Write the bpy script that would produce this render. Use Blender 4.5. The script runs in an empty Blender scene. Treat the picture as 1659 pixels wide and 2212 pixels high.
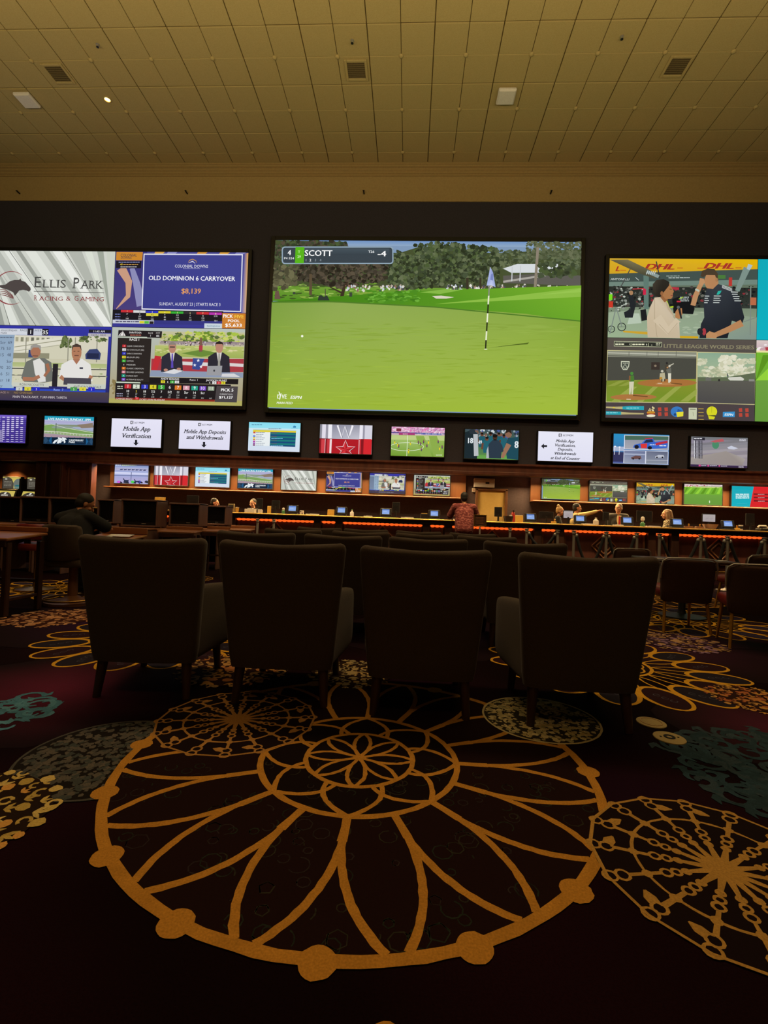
import bpy, bmesh, math, random
import numpy as np
from mathutils import Vector, Matrix

SC = bpy.context.scene
COL = SC.collection
R = math.radians
PI = math.pi

# ------------------------------------------------------------------ camera
H = 1.05                                   # eye height above the carpet
FPX, PITCH, YAW, ROLL = 1038.7, .0191, .0511, .0361
FW = Vector((-math.sin(YAW)*math.cos(PITCH), math.cos(YAW)*math.cos(PITCH), math.sin(PITCH)))
_r = Vector((math.cos(YAW), math.sin(YAW), 0)); _u = _r.cross(FW)
RT = _r*math.cos(ROLL)+_u*math.sin(ROLL); UP = -_r*math.sin(ROLL)+_u*math.cos(ROLL)
cd = bpy.data.cameras.new('camera'); cam = bpy.data.objects.new('camera', cd); COL.objects.link(cam)
cd.sensor_fit = 'HORIZONTAL'; cd.sensor_width = 36.0; cd.lens = FPX/1659*36.0
cd.clip_start = .02; cd.clip_end = 200
M = Matrix((RT, UP, -FW)).transposed().to_4x4(); M.translation = (0, 0, H)
cam.matrix_world = M
SC.camera = cam
def at_y(u, v, Y):                          # where the sight line through a photo point meets the plane y = Y
    d = FW*FPX+RT*(u-829.5)+UP*(1106-v); return Vector((0, 0, H))+d*(Y/d.y)
def at_z(u, v, Z=0.):
    d = FW*FPX+RT*(u-829.5)+UP*(1106-v); return Vector((0, 0, H))+d*((Z-H)/d.z)

# ------------------------------------------------------------------ world, light, exposure
w = bpy.data.worlds.new('World'); SC.world = w; w.use_nodes = True
w.node_tree.nodes['Background'].inputs[0].default_value = (.05, .035, .02, 1)
w.node_tree.nodes['Background'].inputs[1].default_value = .2
SC.view_settings.view_transform = 'Standard'; SC.view_settings.look = 'None'
SC.view_settings.exposure = 0; SC.view_settings.gamma = 1; SC.view_settings.use_curve_mapping = False
SC.cycles.max_bounces = 6; SC.cycles.diffuse_bounces = 3; SC.cycles.glossy_bounces = 3
SC.cycles.caustics_reflective = False; SC.cycles.caustics_refractive = False
SC.cycles.sample_clamp_indirect = 4

def lamp(name, kind, loc, energy, color, rot=(0, 0, 0), size=.1, size_y=None, spot=None, blend=.6):
    l = bpy.data.lights.new(name, kind); l.energy = energy; l.color = color
    if kind == 'AREA':
        l.size = size
        if size_y: l.shape = 'RECTANGLE'; l.size_y = size_y
    else: l.shadow_soft_size = size
    if kind == 'SPOT': l.spot_size = R(spot); l.spot_blend = blend
    o = bpy.data.objects.new(name, l); COL.objects.link(o); o.location = loc; o.rotation_euler = rot
    return o
# area lamp added in mid-air above the view, washing the ceiling; warm downlights over the carpet behind; the strip under the fascia
lamp('ceiling_fill_lamp', 'AREA', (-1.5, 4.3, 6.15), 560, (1., .80, .42), (R(180-16), 0, 0), 19, 1.2)
lamp('hall_downlight', 'AREA', (0, 5.2, 9.8), 370, (1., .71, .40), (R(-12), 0, 0), 14, 1.0)
lamp('hall_downlight', 'AREA', (0, -2.5, 8.6), 62, (1., .66, .34), (R(14), 0, 0), 7, 1.5)
cl_ = lamp('counter_fill_lamp', 'AREA', (1.5, 7.4, 9.95), 190, (1., .72, .36), (R(23), 0, 0), 17, .3); cl_.data.spread = R(34)  # added area lamp out of view, aimed to brighten counter and staff
lamp('fascia_strip_lamp', 'AREA', (-3.4, 12.56, 2.36), 560, (1., .68, .30), (R(-32), 0, 0), 9.6, .06)
lamp('fascia_strip_lamp', 'AREA', (6.4, 12.56, 2.36), 420, (1., .68, .30), (R(-32), 0, 0), 7.0, .06)

# ------------------------------------------------------------------ materials
def lin(c):
    if isinstance(c, str):
        c = c.lstrip('#'); c = tuple(int(c[i:i+2], 16) for i in (0, 2, 4))
    return tuple(((x/255)/12.92 if x/255 <= .04045 else ((x/255+.055)/1.055)**2.4) for x in c[:3])
def mat(name, c, rough=.6, metal=0., c2=None, scale=20., stretch=(1, 1, 1), bump=0., emit=None, spec=.5, detail=4., lo=.35, hi=.65):
    m = bpy.data.materials.new(name); m.use_nodes = True; nt = m.node_tree; b = nt.nodes['Principled BSDF']
    b.inputs['Base Color'].default_value = (*lin(c), 1); b.inputs['Roughness'].default_value = rough
    b.inputs['Metallic'].default_value = metal; b.inputs['Specular IOR Level'].default_value = spec
    if emit: b.inputs['Emission Color'].default_value = (*lin(emit[0]), 1); b.inputs['Emission Strength'].default_value = emit[1]
    if c2 or bump:
        tc = nt.nodes.new('ShaderNodeTexCoord'); mp = nt.nodes.new('ShaderNodeMapping'); nz = nt.nodes.new('ShaderNodeTexNoise')
        mp.inputs['Scale'].default_value = stretch; nz.inputs['Scale'].default_value = scale; nz.inputs['Detail'].default_value = detail
        nt.links.new(tc.outputs['Object'], mp.inputs[0]); nt.links.new(mp.outputs[0], nz.inputs['Vector'])
        if c2:
            rp = nt.nodes.new('ShaderNodeValToRGB'); rp.color_ramp.elements[0].position = lo; rp.color_ramp.elements[1].position = hi
            rp.color_ramp.elements[0].color = (*lin(c), 1); rp.color_ramp.elements[1].color = (*lin(c2), 1)
            nt.links.new(nz.outputs['Fac'], rp.inputs[0]); nt.links.new(rp.outputs[0], b.inputs['Base Color'])
        if bump:
            bp = nt.nodes.new('ShaderNodeBump'); bp.inputs['Strength'].default_value = bump; bp.inputs['Distance'].default_value = .01
            nt.links.new(nz.outputs['Fac'], bp.inputs['Height']); nt.links.new(bp.outputs[0], b.inputs['Normal'])
    return m
def attr_mat(name, emission=None, rough=.9):
    m = bpy.data.materials.new(name); m.use_nodes = True; nt = m.node_tree; b = nt.nodes['Principled BSDF']
    a = nt.nodes.new('ShaderNodeAttribute'); a.attribute_name = 'col'
    if emission:
        b.inputs['Base Color'].default_value = (0, 0, 0, 1); b.inputs['Roughness'].default_value = .35
        b.inputs['Specular IOR Level'].default_value = .1
        nt.links.new(a.outputs['Color'], b.inputs['Emission Color']); b.inputs['Emission Strength'].default_value = emission
    else:
        tc = nt.nodes.new('ShaderNodeTexCoord'); nz = nt.nodes.new('ShaderNodeTexNoise'); nz.inputs['Scale'].default_value = 160
        rp = nt.nodes.new('ShaderNodeMapRange'); rp.inputs['To Min'].default_value = .55; rp.inputs['To Max'].default_value = 1.4
        vm = nt.nodes.new('ShaderNodeVectorMath'); vm.operation = 'SCALE'
        nt.links.new(tc.outputs['Object'], nz.inputs['Vector']); nt.links.new(nz.outputs['Fac'], rp.inputs['Value'])
        nt.links.new(a.outputs['Color'], vm.inputs[0]); nt.links.new(rp.outputs[0], vm.inputs['Scale'])
        nt.links.new(vm.outputs[0], b.inputs['Base Color']); b.inputs['Roughness'].default_value = rough; b.inputs['Specular IOR Level'].default_value = .1
    return m
MT = {}
MT['picture'] = attr_mat('screen_picture', 1.0)
MT['carpet_print'] = attr_mat('carpet_print')
MT['black'] = mat('black_plastic', '#0d0d0f', .45, c2='#121214', scale=40)
MT['screenoff'] = mat('dark_glass', '#0a0a0c', .18, c2='#0c0c0e', scale=10)
MT['fabric'] = mat('brown_grey_fabric', '#463c34', .95, c2='#544940', scale=420, bump=.25, spec=.1)
MT['darkwood'] = mat('dark_wood', '#2a160f', .4, c2='#3c2218', scale=9, stretch=(1, 1, .12), bump=.05)
MT['carrelwood'] = mat('mauve_brown_wood', '#6e5048', .45, c2='#7e5e54', scale=8, stretch=(1, 1, .12), bump=.05)
MT['wood'] = mat('brown_wood', '#8a5632', .38, c2='#9c6640', scale=8, stretch=(.15, 1, 1), bump=.05)
MT['redwood'] = mat('reddish_wood', '#4a2a24', .35, c2='#5c362c', scale=8, stretch=(1, 1, .12), bump=.05)
MT['orangewood'] = mat('amber_wood_panel', '#6e462c', .45, c2='#7c5234', scale=6, stretch=(1, 1, .15), bump=.03)
MT['wall'] = mat('navy_wall', '#2b2833', .9, c2='#312e3b', scale=30, bump=.05)
MT['frieze'] = mat('tan_frieze', '#9c8456', .85, c2='#a48c5c', scale=25, bump=.05)
for k_ in ('fabric',):
    b_ = MT[k_].node_tree.nodes['Principled BSDF']; b_.inputs['Sheen Weight'].default_value = .18; b_.inputs['Sheen Roughness'].default_value = .35; b_.inputs['Sheen Tint'].default_value = (.8, .75, .8, 1)
MT['chairback'] = mat('dark_brown_fabric', '#41302a', .95, c2='#4e3a32', scale=300, bump=.2, spec=.1)
MT['recess'] = mat('mauve_grey_wall', '#5a4a4e', .9, c2='#625256', scale=20, bump=.05)
MT['cream'] = mat('cream_plaster', '#b49a63', .85, c2='#bea46c', scale=25, bump=.05)
MT['tile'] = mat('ceiling_tile_fabric', '#a89666', .92, c2='#b2a070', scale=90, bump=.15, spec=.2)
MT['joint'] = mat('ceiling_joint', '#5e4d28', .9, c2='#66542c', scale=40)
MT['vent'] = mat('vent_grille', '#7a6a42', .6, c2='#84744a', scale=30)
MT['ventdark'] = mat('vent_inside', '#54462a', .8, c2='#5c4e30', scale=30)
MT['white'] = mat('white_plastic', '#d8d2cf', .5, c2='#dedad6', scale=30)
MT['steel'] = mat('brushed_steel', '#a39d95', .35, .6, c2='#aea8a0', scale=60, stretch=(1, 1, .1))
MT['brass'] = mat('brass', '#a07a3a', .3, .9, c2='#b08a45', scale=40)
MT['edgeglint'] = mat('brass_edge_glint', '#c89a48', .38, .75, c2='#d2a552', scale=40)
MT['gold'] = mat('gold_leg', '#b08028', .35, .6, c2='#bd8c30', scale=40)
MT['paper'] = mat('white_paper', '#cfc8ba', .8, c2='#d8d2c6', scale=40)
MT['manila'] = mat('yellow_folder', '#c99a35', .8, c2='#d0a23e', scale=30)
MT['red'] = mat('red_vinyl', '#6e1f1a', .45, c2='#7a2620', scale=50)
MT['rope'] = mat('black_rope', '#101012', .9, c2='#18181b', scale=120, bump=.2)
MT['creamdoor'] = mat('cream_door', '#e6be6c', .6, c2='#eac474', scale=20)
MT['led'] = mat('orange_light_strip', '#ff6a20', .5, emit=('#ff6420', 1.0))
MT['amberbulb'] = mat('lit_bulb', '#ffd9a0', .4, emit=('#ffbe6a', 7))
MT['skin'] = mat('skin', '#a8714f', .6, c2='#b27a58', scale=60, spec=.3)
MT['skin2'] = mat('skin_pale', '#b98468', .6, c2='#c28d70', scale=60, spec=.3)
MT['hairdark'] = mat('dark_hair', '#15100d', .7, c2='#1d1612', scale=90, stretch=(1, 1, .3))
MT['hairblond'] = mat('fair_hair', '#a07b4a', .7, c2='#b08a56', scale=90, stretch=(1, 1, .3))
MT['hairbrown'] = mat('brown_hair', '#5f452b', .7, c2='#75563a', scale=90, stretch=(1, 1, .3))
MT['hairgrey'] = mat('grey_hair', '#5e5040', .7, c2='#6c5e4c', scale=90, stretch=(1, 1, .3))
MT['clothblack'] = mat('black_cloth', '#0e0f12', .95, c2='#15161a', scale=200, bump=.1)
MT['clothtan'] = mat('tan_cloth', '#a08a55', .9, c2='#ab955f', scale=200, bump=.1)
MT['clothsuit'] = mat('charcoal_suit', '#2a2824', .9, c2='#33302b', scale=200, bump=.1)
MT['clothshirt'] = mat('cream_shirt', '#e0c890', .9, c2='#e6d09a', scale=200)
MT['clothprint'] = mat('red_print_shirt', '#6e2a2a', .9, c2='#a8615a', scale=38, stretch=(.5, .5, 1.6), detail=1, lo=.5, hi=.6)
MT['clothfloral'] = mat('dark_floral_cloth', '#1e1a18', .9, c2='#b0a080', scale=45, detail=1, lo=.52, hi=.6)
MT['trouser'] = mat('dark_trousers', '#17161a', .95, c2='#1d1c20', scale=150)
MT['tie'] = mat('red_tie', '#a01a12', .7, c2='#b02018', scale=80)
MT['green'] = mat('green_plastic', '#3f7a4a', .4, c2='#4a8856', scale=30)
MT['redcan'] = mat('red_plastic', '#a8261c', .4, c2='#b62e22', scale=30)

# ------------------------------------------------------------------ object helpers
def tag(o, label=None, cat=None, group=None, kind=None):
    if label: o['label'] = label
    if cat: o['category'] = cat
    if group: o['group'] = group
    if kind: o['kind'] = kind
    return o
def thing(name, loc, label, cat, rz=0., group=None):
    o = bpy.data.objects.new(name, None); COL.objects.link(o); o.empty_display_size = .1
    o.location = loc; o.rotation_euler = (0, 0, rz)
    return tag(o, label, cat, group)
def copy_tree(o, parent=None):
    c = o.copy(); COL.objects.link(c)
    if parent: c.parent = parent
    for ch in [x for x in bpy.data.objects if x.parent == o]: copy_tree(ch, c)
    return c
class MB:
    """collects shapes, then links them as ONE mesh object"""
    def __init__(s): s.v = []; s.f = []; s.c = []
    def add(s, vs, fs):
        n = len(s.v); s.v += [tuple(v) for v in vs]; s.f += [tuple(i+n for i in f) for f in fs]
    def box(s, c, d, bev=.0, rot=None, taper=None):
        x, y, z = d[0]/2, d[1]/2, d[2]/2; b = min(bev, x*.9, y*.9, z*.9); c = Vector(c)
        if b <= 0:
            vs = [Vector((i*x, j*y, k*z)) for k in (-1, 1) for j in (-1, 1) for i in (-1, 1)]
            fs = [(0, 2, 3, 1), (4, 5, 7, 6), (0, 1, 5, 4), (2, 6, 7, 3), (0, 4, 6, 2), (1, 3, 7, 5)]
        else:
            vs = []; idx = {}
            for i in (-1, 1):
                for j in (-1, 1):
                    for k in (-1, 1):
                        for a in range(3):
                            p = [i*x, j*y, k*z]; q = [i*(x-b), j*(y-b), k*(z-b)]; q[a] = p[a]
                            idx[i, j, k, a] = len(vs); vs.append(Vector(q))
            fs = []
            for a in range(3):
                o1, o2 = [t for t in range(3) if t != a]
                for sg in (-1, 1):
                    q = []
                    for p1, p2 in ((-1, -1), (1, -1), (1, 1), (-1, 1)):
                        k = [0, 0, 0]; k[a] = sg; k[o1] = p1; k[o2] = p2; q.append(idx[k[0], k[1], k[2], a])
                    fs.append(q)
                for p1 in (-1, 1):
                    for p2 in (-1, 1):
                        k0 = [0, 0, 0]; k0[o1] = p1; k0[o2] = p2; k1 = list(k0); k0[a] = -1; k1[a] = 1
                        fs.append([idx[(*k0, o1)], idx[(*k1, o1)], idx[(*k1, o2)], idx[(*k0, o2)]])
            for i in (-1, 1):
                for j in (-1, 1):
                    for k in (-1, 1): fs.append([idx[i, j, k, 0], idx[i, j, k, 1], idx[i, j, k, 2]])
        if taper:
            for v in vs:
                t = (v.z/z+1)/2; v.x *= 1+(taper-1)*t; v.y *= 1+(taper-1)*t
        if rot is not None: vs = [rot @ v for v in vs]
        s.add([v+c for v in vs], fs)
        return s
    def tube(s, path, r, n=10, caps=True):
        path = [Vector(p) for p in path]; rr = r if isinstance(r, (list, tuple)) else [r]*len(path); vs = []; fs = []
        ref = None
        for i, p in enumerate(path):
            t = (path[min(i+1, len(path)-1)]-path[max(i-1, 0)]).normalized()
            if ref is None: ref = t.orthogonal().normalized()
            a = (ref-t*ref.dot(t)).normalized(); ref = a; b = t.cross(a)
            vs += [p+(a*math.cos(2*PI*k/n)+b*math.sin(2*PI*k/n))*rr[i] for k in range(n)]
        for i in range(len(path)-1):
            for k in range(n): fs.append((i*n+k, i*n+(k+1) % n, (i+1)*n+(k+1) % n, (i+1)*n+k))
        if caps: fs.append(tuple(range(n-1, -1, -1))); fs.append(tuple((len(path)-1)*n+k for k in range(n)))
        s.add(vs, fs); return s
    def lathe(s, prof, c=(0, 0, 0), n=20, rot=None):
        vs = []; fs = []; c = Vector(c)
        for r, z in prof:
            for k in range(n):
                v = Vector((r*math.cos(2*PI*k/n), r*math.sin(2*PI*k/n), z)); vs.append((rot @ v if rot is not None else v)+c)
        for i in range(len(prof)-1):
            for k in range(n): fs.append((i*n+k, i*n+(k+1) % n, (i+1)*n+(k+1) % n, (i+1)*n+k))
        if len(prof) == 4 and prof[0][0] > 0 and (prof[0][0] == prof[-1][0] or (prof[0][0] == prof[1][0] and prof[2][0] == prof[3][0])):       # a ring: close the section, no caps
            for k in range(n): fs.append((3*n+k, 3*n+(k+1) % n, (k+1) % n, k))
            s.add(vs, fs); return s
        if prof[0][0] > 1e-6: fs.append(tuple(range(n-1, -1, -1)))
        if prof[-1][0] > 1e-6: fs.append(tuple((len(prof)-1)*n+k for k in range(n)))
        s.add(vs, fs); return s
    def ball(s, c, r, n=14, m=9, rot=None):
        r = (r, r, r) if not isinstance(r, (tuple, list)) else r; vs = []; fs = []; c = Vector(c)
        for i in range(m+1):
            th = PI*i/m
            for k in range(n):
                v = Vector((r[0]*math.sin(th)*math.cos(2*PI*k/n), r[1]*math.sin(th)*math.sin(2*PI*k/n), r[2]*math.cos(th)))
                vs.append((rot @ v if rot is not None else v)+c)
        for i in range(m):
            for k in range(n): fs.append((i*n+k, (i+1)*n+k, (i+1)*n+(k+1) % n, i*n+(k+1) % n))
        s.add(vs, fs); return s
    def loft(s, rings, caps=True):
        n = len(rings[0]); fs = []; vs = [p for r in rings for p in r]
        for i in range(len(rings)-1):
            for k in range(n): fs.append((i*n+k, i*n+(k+1) % n, (i+1)*n+(k+1) % n, (i+1)*n+k))
        if caps: fs.append(tuple(range(n-1, -1, -1))); fs.append(tuple((len(rings)-1)*n+k for k in range(n)))
        s.add(vs, fs); return s
    def extrude(s, poly, axis, a, b):
        """2D outline swept along an axis from a to b; the outline's two numbers fill the other axes in order"""
        def P(p, t):
            q = [0, 0, 0]; o = [i for i in range(3) if i != axis]; q[axis] = t; q[o[0]] = p[0]; q[o[1]] = p[1]; return q
        n = len(poly); vs = [P(p, a) for p in poly]+[P(p, b) for p in poly]
        fs = [(k, (k+1) % n, n+(k+1) % n, n+k) for k in range(n)]+[tuple(range(n-1, -1, -1)), tuple(range(n, 2*n))]
        s.add(vs, fs); return s
    def mesh(s, name, m=None, smooth=False):
        me = bpy.data.meshes.new(name); me.from_pydata(s.v, [], s.f)
        bm = bmesh.new(); bm.from_mesh(me); bmesh.ops.recalc_face_normals(bm, faces=bm.faces); bm.to_mesh(me); bm.free()
        if m: me.materials.append(MT[m] if isinstance(m, str) else m)
        if smooth:
            me.polygons.foreach_set('use_smooth', [True]*len(me.polygons))
            try: me.set_sharp_from_angle(angle=R(50))
            except Exception: pass
        me.update(); return me
    def build(s, name, m, parent=None, smooth=False, loc=None):
        o = bpy.data.objects.new(name, s.mesh(name, m, smooth)); COL.objects.link(o)
        if parent: o.parent = parent
        if loc: o.location = loc
        return o
def link(name, me, parent=None, loc=None, rz=0.):
    o = bpy.data.objects.new(name, me); COL.objects.link(o)
    if parent: o.parent = parent
    if loc is not None: o.location = loc
    o.rotation_euler = (0, 0, rz)
    return o
def struct(o, label=None): o['kind'] = 'structure'; return tag(o, label)
# ------------------------------------------------------------------ flat prints: coloured outlines laid on a real surface
class Canvas:
    """flat print in its own 2D frame; .build turns it into a mesh with a colour attribute"""
    def __init__(s, eps): s.v = []; s.f = []; s.c = []; s.eps = eps; s.L = 0; s.A = None; s.rs = random.Random(5)
    # a picture is drawn over a view of it: 4 corners (TL TR BR BL) in the view, mapped onto the unit square
    def corners(s, q, aspect):
        A = []; b = []
        for (x, y), (u, v) in zip(q, ((0, 0), (1, 0), (1, 1), (0, 1))):
            A += [[x, y, 1, 0, 0, 0, -u*x, -u*y], [0, 0, 0, x, y, 1, -v*x, -v*y]]; b += [u, v]
        h = np.linalg.solve(np.array(A, float), np.array(b, float)); s.A = np.append(h, 1).reshape(3, 3)
        s.hpx = .5*(q[3][1]-q[0][1]+q[2][1]-q[1][1]); s.asp = aspect; return s
    def T(s, p):
        if s.A is None: return p
        q = s.A @ np.array((p[0], p[1], 1.)); return q[0]/q[2], q[1]/q[2]
    def raw(s, pts, col, clip=None):
        if clip is None: clip = s.A is not None
        if clip: pts = [(min(max(u, 0), 1), min(max(v, 0), 1)) for u, v in pts]
        n = len(s.v); z = s.L*s.eps; s.L += 1
        s.v += [(u, v, z) for u, v in pts]; s.f.append(tuple(range(n, n+len(pts))))
        cols = col if isinstance(col, list) else [col]*len(pts)
        s.c += [(*lin(c), 1) for c in cols]
    def poly(s, pts, col): s.raw([s.T(p) for p in pts], col); return s
    def rect(s, x0, y0, x1, y1, col, c2=None):
        a, b = s.T((x0, y0)), s.T((x1, y1))
        s.raw([(a[0], a[1]), (b[0], a[1]), (b[0], b[1]), (a[0], b[1])], [col, col, c2, c2] if c2 else col); return s
    def full(s, c, c2=None): s.raw([(0, 0), (1, 0), (1, 1), (0, 1)], [c, c, c2 or c, c2 or c]); return s
    def ell(s, x, y, rx, ry, col, n=18, a0=0, rot=0.):
        cr, sr = math.cos(rot), math.sin(rot)
        return s.poly([(x+rx*math.cos(2*PI*k/n)*cr-ry*math.sin(2*PI*k/n)*sr, y+rx*math.cos(2*PI*k/n)*sr+ry*math.sin(2*PI*k/n)*cr) for k in range(n)], col)
    def line(s, pts, wd, col, closed=False, jit=0., cj=0.):
        """ribbon along a path; one layer"""
        P = [Vector(s.T(p)).to_2d() for p in pts]; sc = 1.
        n = len(P); asp = s.asp if s.A is not None else 1.
        if s.A is not None: sc = 1./s.hpx
        W = wd if isinstance(wd, (list, tuple)) else [wd]*n
        n0 = len(s.v); z = s.L*s.eps; s.L += 1; rnd = s.rs
        for i in range(n):
            a = P[i-1] if (i or closed) else P[0]; b = P[(i+1) % n] if (i < n-1 or closed) else P[-1]
            t = Vector(((b-a).x*asp, (b-a).y)); t = t.normalized() if t.length > 1e-9 else Vector((1, 0))
            nn = Vector((-t.y/asp, t.x)); h = W[i]*.5*sc
            for sg in (-1, 1):
                q = P[i]+nn*sg*(h+rnd.uniform(-jit, jit))
                if s.A is not None: q.x = min(max(q.x, 0), 1); q.y = min(max(q.y, 0), 1)
                s.v.append((q.x, q.y, z))
                l = lin(col); k = 1+rnd.uniform(-cj, cj); s.c.append((l[0]*k, l[1]*k, l[2]*k, 1))
        for i in range(n-1+(1 if closed else 0)):
            j = (i+1) % n; s.f.append((n0+2*i, n0+2*i+1, n0+2*j+1, n0+2*j))
        return s
    def blobs(s, x0, y0, x1, y1, n, r, cols, flat=1., seed=1, inside=None):
        rd = random.Random(seed)
        for _ in range(n):
            x = rd.uniform(x0, x1); y = rd.uniform(y0, y1)
            if inside and not inside(x, y): continue
            q = rd.uniform(*r); k = rd.randint(5, 7); a0 = rd.uniform(0, 6)
            s.poly([(x+q*rd.uniform(.6, 1.1)*math.cos(a0+2*PI*i/k), y+flat*q*rd.uniform(.6, 1.1)*math.sin(a0+2*PI*i/k)) for i in range(k)], rd.choice(cols))
        return s
    def text(s, t, x, y, h, col, wd=None, align='l', shear=0., bold=0., serif=0.):
        """lettering: x, y = baseline point; h = cap height; wd = width to fit"""
        vs, fs, x0, x1 = glyphs(t, shear, bold, serif)
        u, v = s.T((x, y)); k = h/s.hpx; ku = k/s.asp
        if wd: ku = wd/s.hpx/s.asp/max(x1-x0, 1e-6)
        off = {'l': x0, 'c': (x0+x1)/2, 'r': x1}[align]
        n = len(s.v); z = s.L*s.eps; s.L += 1; c = (*lin(col), 1)
        s.v += [(min(max(u+(p[0]-off)*ku, 0), 1), min(max(v-p[1]*k, 0), 1), z) for p in vs]; s.c += [c]*len(vs)
        s.f += [tuple(i+n for i in f) for f in fs]; return s
    def bars(s, x0, y0, x1, y1, rows, col, fill=.55, seed=3, gap=.5):
        """lines of writing too small to read in the photograph"""
        rd = random.Random(seed); dy = (y1-y0)/rows
        for r in range(rows):
            x = x0; e = x0+(x1-x0)*rd.uniform(fill, 1)
            while x < e:
                q = min(e, x+rd.uniform(.6, 2.2)*dy); s.rect(x, y0+r*dy+dy*gap*.5, q, y0+(r+1)*dy-dy*gap*.5, col); x = q+dy*.3
        return s
    def mesh(s, name, m, unit=True):
        me = bpy.data.meshes.new(name)
        if unit: vs = [(u-.5, -z, .5-v) for u, v, z in s.v]
        else: vs = s.v
        me.from_pydata(vs, [], s.f)
        at = me.color_attributes.new('col', 'FLOAT_COLOR', 'POINT'); at.data.foreach_set('color', np.array(s.c, np.float32).ravel())
        me.materials.append(MT[m]); me.update(); return me
_gc = {}
def glyphs(t, shear=0., bold=0., serif=0.):
    """lettering as flat faces, cap height 1; serif adds small feet to the stems"""
    key = (t, shear, bold, serif)
    if key not in _gc:
        cu = bpy.data.curves.new('lettering', 'FONT'); cu.body = t; cu.size = 1; cu.resolution_u = 2
        o = bpy.data.objects.new('lettering', cu); me = o.to_mesh(); k = 1/.682
        vs = [(v.co.x*k, v.co.y*k) for v in me.vertices]; fs = [tuple(p.vertices) for p in me.polygons]
        o.to_mesh_clear(); bpy.data.objects.remove(o); bpy.data.curves.remove(cu)
        if bold:                                                # heavier strokes: the same outlines again, a little aside
            n = len(vs); base = list(vs); bf = list(fs)
            for q, (dx, dy) in enumerate(((bold*1.1, 0), (bold*2.2, bold*.5), (0, bold*.5))): vs += [(x+dx, y+dy) for x, y in base]; fs += [tuple(i+n*(q+1) for i in f) for f in bf]
        if serif:
            E = {}
            for f in fs:
                for i in range(len(f)): e = frozenset((f[i], f[(i+1) % len(f)])); E[e] = E.get(e, 0)+1
            ys = sorted(v[1] for v in vs if .6 < v[1] < .9); xh = ys[len(ys)//2] if ys else .76
            for e, c_ in E.items():
                if c_ > 1: continue
                (xa, ya), (xb, yb) = (vs[i] for i in e)
                if abs(ya-yb) > .012 or not .06 < abs(xa-xb) < .26: continue
                y = (ya+yb)/2; xa, xb = min(xa, xb), max(xa, xb); th = .062
                if abs(y) < .03 or abs(y+.2) < .12: q = (xa-serif, xb+serif, y, y+th)
                elif y > .6: q = (xa-serif, xb+(serif if y > .9 else 0), y-th, y)
                else: continue
                n = len(vs); vs += [(q[0], q[2]), (q[1], q[2]), (q[1], q[3]), (q[0], q[3])]; fs.append((n, n+1, n+2, n+3))
        _gc[key] = ([(x+shear*y, y) for x, y in vs], fs)
    vs, fs = _gc[key]; xs = [p[0] for p in vs] or [0, 1]
    return vs, fs, min(xs), max(xs)

# ------------------------------------------------------------------ floor and carpet
XW = 15.0
floor_m = bpy.data.materials.new('carpet_ground'); floor_m.use_nodes = True
nt = floor_m.node_tree; bs = nt.nodes['Principled BSDF']; bs.inputs['Roughness'].default_value = .95; bs.inputs['Specular IOR Level'].default_value = .05
tc = nt.nodes.new('ShaderNodeTexCoord')
def noise(scale, detail=3):
    n = nt.nodes.new('ShaderNodeTexNoise'); n.inputs['Scale'].default_value = scale; n.inputs['Detail'].default_value = detail
    nt.links.new(tc.outputs['Object'], n.inputs['Vector']); return n
def ramp(stops):
    r = nt.nodes.new('ShaderNodeValToRGB'); e = r.color_ramp.elements
    while len(e) < len(stops): e.new(.5)
    for k, (p, c) in enumerate(stops): e[k].position = p; e[k].color = (*lin(c), 1)
    return r
big = noise(.55, 1); rp = ramp([(.42, '#110405'), (.54, '#1d070e'), (.66, '#200c24')]); nt.links.new(big.outputs['Fac'], rp.inputs[0])
fine = noise(170, 2); mr = nt.nodes.new('ShaderNodeMapRange'); mr.inputs['To Min'].default_value = .4; mr.inputs['To Max'].default_value = 1.6
nt.links.new(fine.outputs['Fac'], mr.inputs['Value'])
vm = nt.nodes.new('ShaderNodeVectorMath'); vm.operation = 'SCALE'; nt.links.new(rp.outputs[0], vm.inputs[0]); nt.links.new(mr.outputs[0], vm.inputs['Scale'])
nt.links.new(vm.outputs[0], bs.inputs['Base Color'])
bp = nt.nodes.new('ShaderNodeBump'); bp.inputs['Strength'].default_value = .3; bp.inputs['Distance'].default_value = .004
nt.links.new(fine.outputs['Fac'], bp.inputs['Height']); nt.links.new(bp.outputs[0], bs.inputs['Normal'])
floor = MB().box((0, 3.5, -.05), (2*XW, 23, .1)).build('floor', floor_m)
struct(floor, 'dark burgundy casino carpet with large woven gold medallions')

GOLD, TAN, LOOP, RUST, TEAL, CREAM, GREY = '#b8802e', '#a8793c', '#d29a28', '#b0713c', '#48767a', '#b8a45e', '#55524c'
def arc(c, r, a0, a1, n): return [(c[0]+r*math.cos(R(a0+(a1-a0)*k/n)), c[1]+r*math.sin(R(a0+(a1-a0)*k/n))) for k in range(n+1)]
def pol(c, r, a): return (c[0]+r*math.cos(R(a)), c[1]+r*math.sin(R(a)))
def bez(p, q, r_, n=14): return [tuple((1-t)**2*p[i]+2*t*(1-t)*q[i]+t*t*r_[i] for i in (0, 1)) for t in [k/n for k in range(n+1)]]
NLAY = 0
def carpet(name): return Canvas(.000015)
def lay(cv, name):
    global NLAY
    NLAY += 1; k = .0002/(max(cv.L, 1)*cv.eps); cv.v = [(x, y, z*k) for x, y, z in cv.v]
    o = link(name, cv.mesh(name, 'carpet_print', False), floor, (0, 0, .0006+.00022*NLAY)); o['kind'] = 'stuff'; return o
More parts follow.
